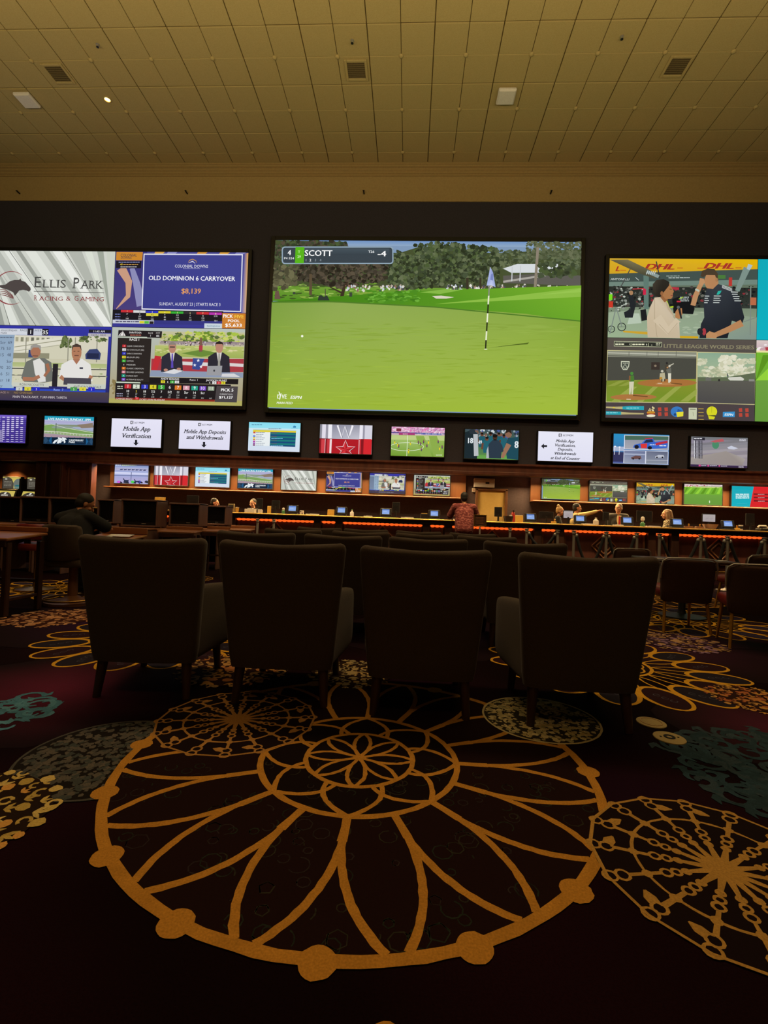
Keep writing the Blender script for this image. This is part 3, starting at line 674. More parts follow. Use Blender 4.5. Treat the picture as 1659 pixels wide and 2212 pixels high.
for i, k in enumerate(('#c83038', '#d8d8d8', '#3038c0', '#d8cc30', '#38b038', '#302c30', '#c83038', '#b838b0')):
    x = 790+79.5*i; c.rect(x, 428+i*1.6, x+77, 443+i*1.6, k); c.text(str(i+1), x+40, 441+i*1.6, 10, '#f0e8a0' if i != 1 else '#303030', align='c')
for i, col_ in enumerate((('17', '-', '108'), ('9', '257', '324'), ('4/5', '91', '243'), ('9', '80', '88'), ('5/2', '116', 'SCR'), ('7', '91', '162'), ('15', '128', '139'), ('SCR', '', '024'))):
    x = 830+79.5*i
    if i == 2: c.rect(x-38, 446, x+38, 465, '#d8d040')
    for j, t in enumerate(col_):
        if t: c.text(t, x, 457+14.5*j+i*1.4, 9, '#303018' if (i == 2 and j == 0) else '#d8d8d8', align='c')
for j in range(3): c.bars(752, 450+16*j, 786, 459+16*j, 1, '#7a84c8', 1)
c.rect(738, 490, 1000, 514, '#c8ccd8'); c.bars(756, 494, 905, 508, 1, '#4a4a68', 1); c.rect(909, 496, 938, 512, '#d8d030'); c.rect(940, 497, 968, 513, '#58b840'); c.rect(972, 498, 998, 514, '#2a2420')
c.rect(738, 514, 1320, 536, '#3a3a90'); c.rect(1316, 508, 1426, 538, '#c8d4dc'); c.text('twinspires', 1330, 528, 11, '#3a7a9a', 84)
c.poly([(1428, 442), (1572, 444), (1566, 539), (1424, 537)], ['#d0863a', '#c8781e', '#d0863a', '#c87828']); c.text('PICK', 1432, 472, 21, '#ffffff', 62, bold=.03); c.text('FIVE', 1502, 474, 21, '#f4c84a', 58, bold=.03); c.text('POOL', 1497, 498, 15, '#ffffff', 74, 'c', bold=.03); c.text('$5,633', 1494, 528, 20, '#ffffff', 106, 'c', bold=.03)

# --- two men at a desk by white terraces
c = pic('two_men_terrace', [(-108, 523), (733, 540), (712, 1014), (-128, 1000)])
c.full('#3436a0', '#2a2a60'); c.rect(-120, 570, 100, 940, '#8ea4bc', '#9ab4cc')
c.rect(4, 544, 188, 588, '#d0d4dc'); c.text('GULFSTREAM', 14, 562, 11, '#4a505c', 104); c.text('PARK', 12, 579, 11, '#4a505c', 42); c.text('RACE', 140, 563, 12, '#4a505c', 44)
c.rect(188, 546, 226, 588, '#2a2830'); c.text('1', 208, 580, 24, '#ffffff', align='c', bold=.02); c.rect(228, 548, 284, 590, '#c8ccd8'); c.text('MTP', 236, 566, 13, '#4a505c', 42); c.rect(284, 549, 324, 590, '#26242c'); c.text('35', 285, 583, 24, '#f4f4f4', 36, bold=.02)
c.rect(586, 554, 728, 577, '#24222c'); c.text('11:45 AM', 616, 572, 12, '#e8e8f0', 72); c.rect(582, 578, 726, 600, '#b8b4bc'); c.text('FAST /  FIRM', 602, 595, 11, '#4a4a52', 92)
for t, x, y in (('Scr', 9, 644), ('69', 60, 644), ('75', 12, 682), ('53', 52, 682), ('15', 12, 723), ('48', 54, 723), ('Scr', 52, 765), ('70', 4, 804), ('20', 51, 804), ('16', 3, 844), ('51', 48, 845), ('Scr', -4, 884), ('18', 51, 885), ('Scr', -8, 922)): c.text(t, x, y, 19, '#4a5468')
c.bars(8, 596, 96, 608, 1, '#586478', 1); c.rect(-126, 600, -20, 930, '#6a7a94', '#7a8aa4')
c.poly([(104, 588), (712, 600), (695, 922), (86, 905)], '#cfccb4'); c.poly([(104, 588), (712, 600), (709, 660), (100, 640)], '#d8d4c0')
rd = random.Random(7)
for i in range(12): c.rect(110+i*34, 600+i, 128+i*34, 628+i, rd.choice(['#8a8a74', '#a8a48c', '#6a6a5c']))
c.poly([(100, 640), (420, 600), (420, 640), (150, 700), (98, 706)], '#dcd9c8'); c.line([(102, 664), (420, 620)], 5, '#9a9880'); c.line([(100, 690), (420, 650)], 4, '#a8a690')
c.rect(96, 700, 330, 742, '#8e8c74'); c.rect(196, 682, 240, 730, '#3a4a7a'); c.rect(98, 735, 700, 800, '#c8c4aa', '#d0ccb4'); c.rect(92, 760, 700, 800, '#a8b47a', '#b8c088')
c.poly([(420, 602), (712, 606), (706, 700), (560, 690), (420, 650)], '#d4d0bc'); c.blobs(408, 600, 470, 668, 40, (6, 16), ['#5c6a40', '#6a7848', '#4a5834'], 1, 1); c.blobs(520, 600, 700, 630, 40, (6, 18), ['#5c6a40', '#7a8858', '#4a5834'], .7, 2)
for x in (180, 455, 500, 640): c.line([(x, 604), (x-4, 760)], 6, '#8a8878')
c.poly([(564, 712), (590, 680), (640, 676), (664, 706), (658, 745), (566, 742)], '#3a4470'); c.rect(576, 704, 650, 738, '#262c4a'); c.line([(88, 800), (700, 808)], 6, '#3a3a38'); c.line([(88, 842), (700, 850)], 5, '#4a4a44'); c.blobs(90, 800, 700, 880, 60, (4, 14), ['#b8c090', '#c8c8a8', '#9aa878'], .4, 3)
# left man in grey with papers
c.poly([(150, 860), (178, 760), (232, 735), (300, 735), (345, 762), (362, 880), (300, 890), (170, 885)], '#6e706a'); c.ell(242, 690, 34, 44, '#a87258'); c.poly([(208, 690), (210, 656), (240, 644), (276, 656), (277, 690), (262, 668), (226, 668)], '#9a9690')
c.poly([(226, 752), (268, 736), (302, 770), (310, 884), (262, 888), (238, 830)], '#dcdad6'); c.line([(160, 866), (230, 868), (270, 850)], [26, 24, 22], '#a87258'); c.line([(316, 770), (330, 810), (300, 850)], [22, 22, 16], '#a06a50'); c.rect(222, 718, 258, 724, '#6a4a40')
# right man in white polo
c.poly([(394, 860), (412, 775), (470, 745), (545, 740), (598, 775), (612, 880), (560, 880), (430, 880)], '#e2e0dc'); c.ell(508, 700, 32, 52, '#b07a5c'); c.poly([(476, 690), (480, 655), (508, 643), (536, 655), (541, 690), (528, 664), (488, 664)], '#4a3a34'); c.poly([(484, 742), (532, 742), (508, 775)], '#a87258')
c.line([(404, 850), (430, 872)], [26, 20], '#b07a5c'); c.line([(604, 845), (590, 872)], [26, 20], '#b07a5c'); c.rect(528, 792, 550, 804, '#4a4a58'); c.rect(494, 716, 522, 722, '#6a4438'); c.rect(488, 690, 500, 694, '#3a2a24'); c.rect(514, 690, 526, 694, '#3a2a24')
c.poly([(428, 858), (600, 862), (604, 908), (424, 902)], '#4a4650'); c.rect(356, 770, 384, 915, '#2a262a')
c.rect(92, 888, 330, 920, '#c9ccc0'); c.text('RON NICOLETTI', 140, 909, 14, '#5a5c58', 156); c.rect(450, 896, 694, 930, '#c4cac0'); c.text('ANTHONY PASCALE', 488, 921, 14, '#5a5c58', 180)
c.rect(-126, 922, 694, 952, '#3048b8'); 
for x, t, k in ((116, '2', '#c8ccc8'), (172, '4', '#d8d040'), (228, '3', '#2a2ac0'), (470, '5', '#4a9a48'), (528, '4', '#d8d040'), (584, '3', '#2a2ac0')): c.rect(x, 918, x+42, 942, k); c.text(t, x+21, 938, 13, '#e8e8e8' if k[1] in '24' else '#484830', align='c')
c.text('Race  7', 362, 941, 14, '#a8c0f0', 62); c.rect(-126, 936, 712, 1014, '#4e4448', '#3c3450'); c.text('RACE 11', 4, 958, 11, '#b89a98', 66); c.text('NO CHANGES', 104, 960, 12, '#a8884a', 120); c.text('MAIN TRACK-FAST, TURF-FIRM, TAPETA', 96, 986, 14, '#d8d0d4', 354)

# --- two men at a desk with bunting
c = pic('two_men_bunting', [(735, 538), (1566, 545), (1555, 1038), (712, 1014)])
c.full('#b8c0b8', '#a89a70'); c.blobs(720, 880, 770, 1000, 20, (8, 18), ['#8a7a50', '#9a8a60'], 1, 9); c.poly([(712, 985), (1560, 1005), (1555, 1038), (712, 1014)], '#b0aa60')
c.poly([(1042, 562), (1564, 566), (1560, 850), (970, 850)], '#c2bf9a'); c.blobs(1040, 566, 1560, 640, 190, (8, 24), ['#8aa83a', '#a8c048', '#6a8a30', '#c8d068', '#586a3a', '#b8b870'], .6, 1); c.rect(1030, 622, 1562, 650, '#8a7a84', '#b0a49a')
c.blobs(1030, 624, 1560, 652, 60, (3, 8), ['#c8c0c8', '#6a5a68', '#d8b8b8', '#8a7a88', '#4a3a44'], 1, 2); c.rect(1000, 650, 1560, 730, '#b8c070', '#9cae58'); c.blobs(1000, 660, 1560, 700, 40, (8, 24), ['#c8ca88', '#d8d0a0', '#98a850'], .3, 3); c.poly([(1165, 700), (1290, 676), (1410, 700), (1290, 722)], '#6a8a3a'); c.line([(1288, 600), (1286, 690)], [14, 22], '#7a5a4a'); c.rect(1276, 650, 1298, 680, '#b03a48')
c.poly([(978, 735), (1565, 735), (1562, 820), (975, 818)], '#a83a44'); c.line([(1100, 760), (1340, 770)], 22, '#d8d4d4'); c.line([(1440, 770), (1560, 776)], 20, '#d8d0d0'); c.poly([(1238, 730), (1312, 735), (1280, 806), (1234, 800)], '#3a4a90')
for x, y in ((1272, 745), (1250, 775), (1290, 785)): c.poly([(x+(11 if k % 2 == 0 else 5)*math.sin(PI*k/5), y-(11 if k % 2 == 0 else 5)*math.cos(PI*k/5)) for k in range(10)], '#e8e8f0')
c.poly([(1000, 715), (1040, 720), (1010, 820), (978, 812)], '#c03038'); c.poly([(975, 808), (1565, 822), (1562, 856), (965, 848)], '#8c98b0')
def suit(c, x, y, s, hair, tie, skin, suitc):
    c.poly([(x-70*s, y+110*s), (x-66*s, y+15*s), (x-24*s, y-12*s), (x+22*s, y-12*s), (x+62*s, y+15*s), (x+68*s, y+110*s)], suitc); c.poly([(x-16*s, y-12*s), (x+16*s, y-12*s), (x, y+80*s)], '#d4d0cc'); c.line([(x, y-6*s), (x, y+85*s)], [8*s, 16*s], tie)
    c.ell(x, y-42*s, 23*s, 34*s, skin); c.poly([(x-25*s, y-45*s), (x-22*s, y-70*s), (x, y-82*s), (x+22*s, y-70*s), (x+25*s, y-45*s), (x+18*s, y-62*s), (x-18*s, y-62*s)], hair)
suit(c, 1108, 708, 1., '#8a8078', '#5a48b0', '#b88470', '#2e2c38'); c.rect(1092, 656, 1124, 666, '#5a4a44'); suit(c, 1404, 706, 1.05, '#2a2220', '#9a9890', '#b88470', '#2c2a34')
c.poly([(1050, 822), (1120, 800), (1180, 812), (1120, 832)], '#d8d8dc'); c.ell(1068, 806, 14, 9, '#b88470', 8); c.ell(1150, 800, 14, 9, '#b88470', 8); c.poly([(1330, 780), (1425, 778), (1420, 842), (1326, 838)], '#9a9a9e'); c.ell(1374, 810, 6, 7, '#3a3a40', 10); c.poly([(1425, 830), (1500, 828), (1540, 850), (1420, 848)], '#d4d4d8')
c.poly([(774, 556), (1044, 562), (1040, 604), (770, 598)], '#241f22'); c.poly([(772, 592), (800, 560), (818, 592)], '#e8e4e0'); c.line([(782, 592), (798, 562)], 3, '#241f22'); c.line([(806, 592), (800, 562)], 3, '#241f22'); c.text('SARATOGA', 840, 576, 11, '#e8e4e0', 80, bold=.02); c.bars(846, 582, 915, 592, 1, '#c06a58', 1); c.rect(772, 596, 950, 603, '#c8d4c0'); c.text('RACE', 958, 578, 9, '#d0ccc8', 30); c.text('MTP', 1006, 578, 9, '#d0ccc8', 26); c.text('1', 972, 596, 12, '#f0f0f0', align='c'); c.text('85', 1017, 597, 12, '#f0f0f0', 20, 'c')
c.poly([(770, 604), (978, 608), (966, 888), (762, 880)], '#2c2624'); c.text('RACE 1', 842, 622, 14, '#f0ece8', 62, bold=.02)
for i, (k, t) in enumerate((('#c83038', 'CLEAR CONSCIENCE'), ('#d8d8d8', 'ICE CHOCOLAT (IRE)'), ('#3038c0', 'SARA\'S SHAMAN'), ('#d8cc30', 'BELDUM (FR)'), ('#38b038', 'COMMON'), ('#2c2624', 'PRESIDER'), ('#d87828', 'CLASSIC CREATION'), ('#d88898', 'SECURED LANDING'), ('#28a088', 'DORIAN HOT'), ('#7848c8', 'ALTERNATE REALITY'))):
    y = 660+23.4*i; x = 826-i*.5
    c.rect(x-28, y-13, x-6, y+3, k); c.text(str(i+1), x-17, y, 9, '#f4f0e0' if i not in (1, 3) else '#303020', align='c'); c.text(t, x, y, 8.5, '#c8c4c0', min(112, 7.4*len(t)))
c.poly([(966, 852), (1530, 864), (1528, 898), (760, 886), (762, 880), (966, 884)], '#1e1a1c'); c.text('ANDY SERLING', 1037, 868, 12, '#e8e4e4', 118, bold=.02); c.text('Race 1', 1220, 874, 11, '#e0dcdc', 50); c.text('JACKSON MUNIZ', 1323, 877, 12, '#e8e4e4', 134, bold=.02)
for x, t, k in ((1038, '4', '#d8cc30'), (1068, '6', '#1e1a1c'), (1096, '5', '#4ab048'), (1126, '2', '#d8d8d8'), (1334, '6', '#1e1a1c'), (1363, '2', '#d8d8d8'), (1392, '1', '#c83038'), (1420, '4', '#d8cc30')): c.rect(x, 872+(x-1038)*.02, x+26, 890+(x-1038)*.02, k); c.text(t, x+13, 887+(x-1038)*.02, 12, '#303020' if k in ('#d8cc30', '#d8d8d8') else '#f4f4f0', align='c')
c.rect(756, 884, 1480, 1006, '#262022', '#1e1a1c'); c.poly([(760, 880), (910, 884), (910, 892), (760, 888)], '#c8d4c0'); c.bars(766, 904, 800, 930, 2, '#c8ccb8', 1)
for i, (k, o, a, b_) in enumerate((('#c83038', '10', '18', '42'), ('#d8e0d0', '2', '37', '32'), ('#3038c0', '18', '103', '77'), ('#d8cc30', '7/2', '50', '218'), ('#38a038', '7', '', '67'), ('#262022', '5/2', '59', '157'), ('#d87828', '11', '114', '221'), ('#d898a8', 'Scr', '', '29'), ('#28a088', '14', '136', '197'), ('#7848c8', 'Scr', '', '331'), ('#98a890', '', '', '167'))):
    x = 832+52.4*i; y = 922+i*1.5; c.rect(x-20, y-26, x+20, y+2, k); c.text(str(i+1), x, y-3, 20, '#303020' if i in (1, 3) else '#f8f4f0', align='c')
    if o: c.text(o, x, y+25, 14, '#d8c040' if i == 1 else '#f0f0ec', align='c', bold=.02)
    if a: c.text(a, x, y+41, 9, '#c8c8c4', align='c')
    c.text(b_, x-2, y+56, 9, '#c8c8c4', align='c')
for j in range(2): c.bars(762, 952+j*14, 800, 962+j*14, 1, '#a8a8c0', 1)
c.rect(756, 980, 1380, 1010, '#8a2a22'); c.text('CHANGES RACE 2', 760, 993, 10, '#f0e0d8', 104); c.rect(878, 980, 900, 994, '#d83038'); c.text('1', 889, 992, 10, '#ffffff', align='c'); c.text('JOCKEY: JOHN VELAZQUEZ', 904, 999, 10, '#f0e0d8', 164)
c.poly([(1392, 908), (1528, 912), (1522, 1016), (1380, 1012)], '#4a4446'); c.text('PICK 5', 1459, 944, 18, '#ffffff', 80, 'c', bold=.03); c.text('CURRENT POOL', 1454, 967, 9, '#d8d8d8', 84, 'c'); c.text('$71,127', 1452, 990, 15, '#ffffff', 88, 'c', bold=.03)

# --- trackside interview
c = pic('interview', [(235, 82), (1568, 110), (1543, 842), (212, 820)])
c.full('#33443c', '#93a488'); c.poly([(235, 84), (1568, 112), (1565, 215), (230, 230)], ['#d8ac28', '#e0b400', '#d8a818', '#cfa224']); c.rect(240, 84, 1570, 106, '#5a4838')
for x in (285, 700, 1232):
    if x == 285: c.text('L', 285, 204, 44, '#a83428', 40, shear=.35, bold=.06)
    else: c.text('DHL', x-150, 190, 50, '#a83428', 270, shear=.35, bold=.07)
for a, b, y in ((330, 384, 192), (850, 900, 176), (1030, 1080, 180), (1370, 1424, 180), (560, 640, 184)): c.rect(a, y, b, y+12, '#c87a20')
c.poly([(228, 228), (1566, 200), (1562, 300), (226, 306)], '#42514c'); c.poly([(226, 306), (1562, 296), (1560, 340), (224, 345)], '#6f857a'); c.text('ANTONELLI', 240, 288, 18, '#c8d0cc', 170, bold=.02, shear=.15); c.line([(470, 265), (500, 292)], 5, '#c8d0cc'); c.bars(750, 245, 870, 265, 1, '#8a9a94', 1); c.bars(770, 262, 960, 282, 1, '#b8c4c0', 1); c.rect(1210, 250, 1280, 285, '#4a7a3a')
c.rect(222, 345, 1560, 560, '#262a26', '#343a34'); c.blobs(225, 350, 1550, 540, 260, (6, 22), ['#1e201e', '#3a3e3a', '#4a4440', '#2c302c', '#6a6a62', '#8a3038', '#16181a'], .7, 1); c.blobs(225, 360, 560, 680, 150, (5, 18), ['#1a1c1a', '#4a504a', '#8a9088', '#2a2e2c', '#b8c0b4'], .8, 2)
c.poly([(215, 590), (560, 560), (1100, 590), (1550, 640), (1545, 845), (212, 822)], ['#9cae94', '#90a088', '#9cac90', '#8a9a84', '#7f9088', '#9ab08e']); c.blobs(560, 590, 1100, 800, 60, (10, 40), ['#a4b49a', '#94a68c', '#a0ae94'], .3, 3)
c.poly([(350, 760), (575, 770), (575, 796), (355, 775)], '#c9a030'); c.poly([(862, 808), (1030, 812), (1030, 832), (860, 828)], '#d0a418'); c.poly([(540, 250), (590, 250), (585, 560), (545, 560)], '#5f7a70'); c.line([(1470, 190), (1380, 400)], [60, 40], '#7c9088'); c.line([(1500, 160), (1480, 205)], [40, 30], '#a8c0c8'); c.line([(658, 120), (690, 280)], 10, '#3a3a3a')
c.poly([(235, 100), (400, 100), (600, 200), (690, 262), (640, 280), (500, 228)], ['#5f5a40', '#7a7250', '#6a6448', '#4a4a38', '#5a5844', '#4f4c38']); c.line([(570, 212), (680, 262)], 30, '#8a9a98')
for k in range(5): c.line([(580+18*k, 210), (566+18*k, 240)], 6, '#d0d4d0')
c.line([(420, 190), (340, 340), (262, 440)], 9, '#4a4a48'); c.rect(222, 420, 255, 475, '#7ad820'); c.rect(220, 486, 260, 545, '#c83828'); c.line([(440, 375), (550, 370)], 9, '#c03840'); c.line([(790, 368), (862, 375)], 22, '#b03040'); c.rect(536, 375, 562, 430, '#c82848'); c.rect(1308, 275, 1335, 355, '#b83830')
for x, y, r in ((340, 725, 36), (245, 745, 30), (297, 500, 26), (1500, 520, 30)): c.line([(x+r*math.cos(R(a)), y+r*math.sin(R(a))) for a in range(0, 360, 24)], 8, '#2e3430', True); c.line([(x-r, y), (x+r, y)], 4, '#4a504c')
for a, b in (((290, 540), (230, 790)), ((290, 540), (340, 720)), ((1500, 360), (1490, 800)), ((1380, 700), (1550, 640))): c.line([a, b], 9, '#7c8880')
c.poly([(390, 700), (420, 600), (500, 600), (520, 690)], '#b4c4b0'); c.poly([(400, 430), (440, 420), (470, 520), (440, 640), (370, 640), (360, 590), (420, 560)], '#22262a'); c.ell(428, 410, 18, 22, '#a8805c', 10); c.poly([(510, 570), (560, 560), (575, 660), (520, 672)], '#1c1e20')
c.poly([(800, 470), (880, 440), (960, 450), (1000, 560), (985, 610), (810, 600)], '#16181a'); c.bars(870, 445, 950, 495, 3, '#b8c4c0', 1, .5); c.line([(860, 470), (900, 450)], 8, '#9ac020'); c.rect(840, 486, 876, 500, '#c03040'); c.line([(780, 545), (810, 540)], 12, '#b8d820'); c.line([(745, 480), (770, 545)], 12, '#b8d820')
# woman in the pale coat
c.poly([(575, 822), (570, 640), (600, 540), (640, 455), (720, 450), (760, 510), (810, 640), (860, 690), (866, 830)], ['#c4b498', '#c8b69a', '#ccbaa0', '#d0c0a6', '#b8a88c', '#c0ae92', '#c8b8a0', '#d0c0a8', '#c4b498']); c.line([(640, 460), (640, 640), (660, 820)], 4, '#a8987c'); c.line([(730, 470), (770, 560), (830, 650)], [4, 22, 6], '#b8a68a')
c.line([(660, 640), (760, 760), (850, 660)], [90, 76, 50], '#cfbfa4'); c.line([(680, 700), (760, 790), (845, 690)], 4, '#a8987c'); c.poly([(690, 450), (740, 420), (760, 480), (730, 500)], '#96643e')
c.poly([(700, 420), (720, 330), (770, 318), (800, 370), (815, 400), (805, 420), (806, 445), (790, 468), (740, 470)], '#a8754a'); c.poly([(622, 400), (625, 330), (660, 292), (720, 284), (775, 310), (772, 345), (740, 385), (712, 420), (690, 450), (655, 445)], ['#2e2c26', '#403a30', '#3c362c', '#2e2a24', '#26221e', '#2a2620', '#2e2a22', '#26221c', '#1e1c18', '#2a2620']); c.ell(706, 418, 14, 22, '#96643e', 10); c.line([(776, 378), (796, 380)], 5, '#2e1e14'); c.line([(786, 436), (806, 440)], 6, '#8a4440')
c.poly([(826, 590), (850, 555), (886, 555), (890, 610), (862, 655), (826, 640)], '#b07a4e'); c.line([(858, 540), (880, 650)], [22, 14], '#26282a'); c.ell(854, 545, 14, 14, '#5a5e60', 10)
# man in the dark team shirt
c.poly([(1040, 830), (1055, 700), (1085, 640), (1080, 480), (1110, 380), (1215, 335), (1330, 375), (1390, 440), (1440, 640), (1420, 700), (1330, 670), (1290, 830)], ['#22262c', '#262a30', '#2a2e36', '#2e333a', '#30353c', '#363b42', '#2e333a', '#2a2e36', '#22262c', '#1e2228', '#22262c', '#1c2026'])
c.poly([(1090, 290), (1110, 240), (1180, 230), (1212, 280), (1215, 330), (1165, 380), (1110, 372), (1090, 330)], '#b48258'); c.poly([(1055, 262), (1070, 212), (1120, 192), (1180, 196), (1210, 240), (1212, 310), (1196, 290), (1185, 252), (1110, 250), (1080, 270)], '#4a3c2c'); c.ell(1198, 296, 12, 20, '#a87850', 8)
c.line([(985, 530), (1010, 440), (1050, 350), (1080, 310)], [44, 46, 40, 30], '#b98a60'); c.poly([(1040, 330), (1050, 280), (1085, 285), (1095, 320), (1062, 350)], '#bd8e64'); c.line([(1008, 380), (1042, 398)], 18, '#b8c0b0')
c.line([(1420, 690), (1300, 750), (1180, 800)], [64, 54, 44], '#b58358'); c.poly([(1100, 790), (1130, 765), (1200, 790), (1190, 832), (1100, 828)], '#bb8a5e'); c.ell(1082, 770, 18, 34, '#a83a42', 10); c.ell(1046, 770, 26, 34, '#26282c', 10)
c.poly([(1196, 432), (1210, 400), (1242, 394), (1230, 420), (1212, 434)], '#2ab0a0')
for x, y, wd, n in ((1092, 440, 40, 4), (1172, 440, 64, 4), (1326, 405, 60, 5)):
    for k in range(n): c.rect(x-k*2+(k*9 if x > 1300 else 0), y+k*20, x+wd-k*2-(k % 2)*10+(k*9 if x > 1300 else 0), y+k*20+9, '#c4ccc8')
for k in range(3): c.line([(1246, 345+k*11), (1335, 380+k*11)], 6, '#c8ccc8')
c.rect(1495, 460, 1545, 530, '#b86a48')

# --- little league picture with side panel
c = pic('little_league', [(212, 821), (1545, 843), (1518, 1556), (185, 1510)])
c.full('#57504a', '#4c4644'); c.poly([(268, 848), (694, 858), (690, 902), (266, 894)], '#c0c4a0'); c.poly([(272, 852), (690, 862), (686, 898), (270, 890)], '#2c2e28')
c.bars(282, 854, 540, 862, 1, '#b8bca0', 1); c.rect(416, 866, 420, 893, '#c0c4a0'); c.rect(570, 868, 574, 896, '#c0c4a0'); c.bars(280, 868, 356, 884, 1, '#d8d8b8', 1, gap=.2); c.text('1', 404, 884, 14, '#e8e8d0', align='c', bold=.02); c.bars(430, 870, 536, 886, 1, '#d8d8b8', 1, gap=.2); c.text('0', 556, 887, 14, '#e8e8d0', align='c', bold=.02); c.bars(640, 862, 680, 890, 2, '#d8d8b8', 1); c.ell(602, 884, 6, 5, '#a8a890', 6)
c.text('LITTLE LEAGUE WORLD SERIES', 708, 908, 32, '#8a8468', 756, bold=.04)
c.poly([(206, 926), (1008, 942), (994, 1392), (190, 1378)], '#d0c890'); c.poly([(212, 932), (1003, 947), (990, 1386), (196, 1372)], '#4a4a42')
c.poly([(212, 932), (1003, 947), (1001, 1000), (210, 985)], '#8a8c7c'); c.line([(212, 950), (1000, 975)], 8, '#c0c0b0'); c.line([(210, 975), (1000, 995)], 6, '#5a5a50')
for x in (400, 560, 660, 820): c.line([(x, 940), (x-2, 985)], 5, '#6a6a60')
c.poly([(196, 1190), (996, 1180), (990, 1386), (194, 1372)], ['#7a8a2e', '#8a9430', '#76902a', '#7a9630'])
for x, wd in ((230, 120), (460, 90), (640, 110), (850, 120)): c.poly([(x, 1376), (x+wd*.6, 1378), (x+wd*1.5+60, 1245), (x+wd+60, 1245)], '#97a44a')
for x in (200, 300): c.poly([(x, 1240), (x+70, 1236), (x+170, 1190), (x+110, 1192)], '#8f9c42')
c.ell(735, 1214, 265, 34, '#a8703a', 30); c.ell(435, 1335, 205, 26, '#ac7440', 26); c.ell(720, 1222, 90, 12, '#b8824c', 16); c.rect(596, 1032, 670, 1100, '#3c332e'); c.ell(632, 1065, 12, 10, '#8a7a68', 8); c.rect(372, 1350, 410, 1356, '#e8e0c8'); c.rect(650, 1214, 690, 1220, '#e0d8c0')
c.poly([(328, 1022), (404, 1024), (398, 1070), (380, 1100), (345, 1100), (326, 1068)], '#c8ccb4'); c.poly([(335, 1030), (396, 1031), (391, 1068), (375, 1092), (349, 1092), (333, 1066)], '#4a5048'); c.line([(345, 1072), (362, 1052), (382, 1074), (364, 1090)], 5, '#c8ccb4', True); c.bars(345, 1036, 388, 1046, 1, '#c8ccb4', 1)
# pitcher, batter, catcher, umpire
c.ell(422, 1130, 15, 14, '#4a8a3a', 10); c.poly([(402, 1150), (440, 1146), (443, 1200), (402, 1204)], '#4a7a34'); c.poly([(398, 1202), (440, 1200), (430, 1312), (416, 1312), (418, 1240), (408, 1312), (396, 1312)], '#d0ccb0'); c.line([(404, 1150), (402, 1195)], 12, '#8a5a38')
c.ell(735, 1042, 10, 11, '#2c2a28', 8); c.poly([(716, 1060), (748, 1052), (752, 1120), (716, 1110)], '#4a4438'); c.poly([(726, 1100), (772, 1080), (774, 1140), (742, 1135)], '#6a6a60'); c.ell(758, 1068, 10, 11, '#cfc8b8', 8); c.line([(748, 1070), (796, 1046)], 8, '#c8c4b0'); c.poly([(744, 1130), (772, 1130), (770, 1200), (758, 1212), (745, 1212)], '#d8d4c0'); c.line([(735, 1085), (745, 1075)], 12, '#b8885a')
c.ell(692, 1112, 13, 11, '#c8c4b0', 8); c.poly([(672, 1130), (714, 1124), (720, 1180), (700, 1204), (684, 1198), (668, 1170)], '#b8b090'); c.ell(680, 1172, 14, 12, '#b88a38', 8); c.rect(684, 1180, 692, 1204, '#3a2e24'); c.rect(710, 1178, 718, 1200, '#3a2e24')
c.line([(770, 1216), (868, 1226)], 8, '#6a4a28'); c.line([(430, 1320), (560, 1332)], 9, '#6a4828')
c.poly([(1010, 944), (1540, 956), (1526, 1412), (996, 1392)], '#d0c890'); c.poly([(1016, 950), (1536, 961), (1522, 1406), (1002, 1387)], '#575450'); c.poly([(1016, 950), (1536, 961), (1530, 1170), (1008, 1165)], ['#8aa890', '#86a48c', '#a8b894', '#a4b490'])
c.blobs(1040, 1080, 1530, 1160, 120, (16, 40), ['#cfceb0', '#bfc0a0', '#a8b090', '#d8d8c0'], .5, 1); c.blobs(1200, 985, 1420, 1100, 90, (16, 38), ['#d8d6bc', '#c8c8aa', '#e0dec8'], .7, 2); c.blobs(1016, 1010, 1090, 1060, 26, (12, 26), ['#d0d0b4', '#bcc0a0'], .6, 3); c.blobs(1430, 1010, 1532, 1050, 30, (12, 26), ['#d0d0b4', '#c4c6a8'], .5, 4)
c.poly([(1012, 1168), (1275, 1168), (1530, 1130), (1530, 1200), (1010, 1200)], '#5f6a50'); c.poly([(1290, 1168), (1400, 1164), (1430, 1184), (1420, 1198), (1300, 1196), (1282, 1180)], '#d0d0c4'); c.poly([(1276, 1168), (1272, 1124), (1290, 1160)], '#4a4e58'); c.rect(1080, 1170, 1130, 1198, '#6a6a64'); c.poly([(1192, 1186), (1210, 1182), (1212, 1235), (1194, 1236)], '#2e2c2a'); c.rect(1472, 1186, 1522, 1206, '#8a8a84')
c.poly([(1008, 1200), (1528, 1206), (1522, 1406), (1002, 1387)], ['#5a5852', '#5c5a52', '#4e4c4a', '#4c4a4a'])
c.poly([(188, 1386), (1520, 1412), (1518, 1556), (185, 1510)], '#4c4244')
for y, fl in ((1432, 0), (1473, 1)):
    if not fl: c.line([(190, 1422), (265, 1425), (340, 1428)], [14, 16, 24], '#b8ac78'); c.line([(335, 1428), (400, 1430), (525, 1432)], [24, 36, 34], '#2aa0b0'); c.bars(370, 1421, 480, 1439, 1, '#8ad0d8', 1)
    else: c.line([(188, 1470), (325, 1474)], [30, 26], '#2aa0b0'); c.line([(322, 1474), (400, 1477), (522, 1480)], [22, 15, 12], '#b8ac78'); c.bars(192, 1460, 290, 1478, 1, '#8ad0d8', 1)
c.rect(252, 1418, 266, 1430, '#e0c830')
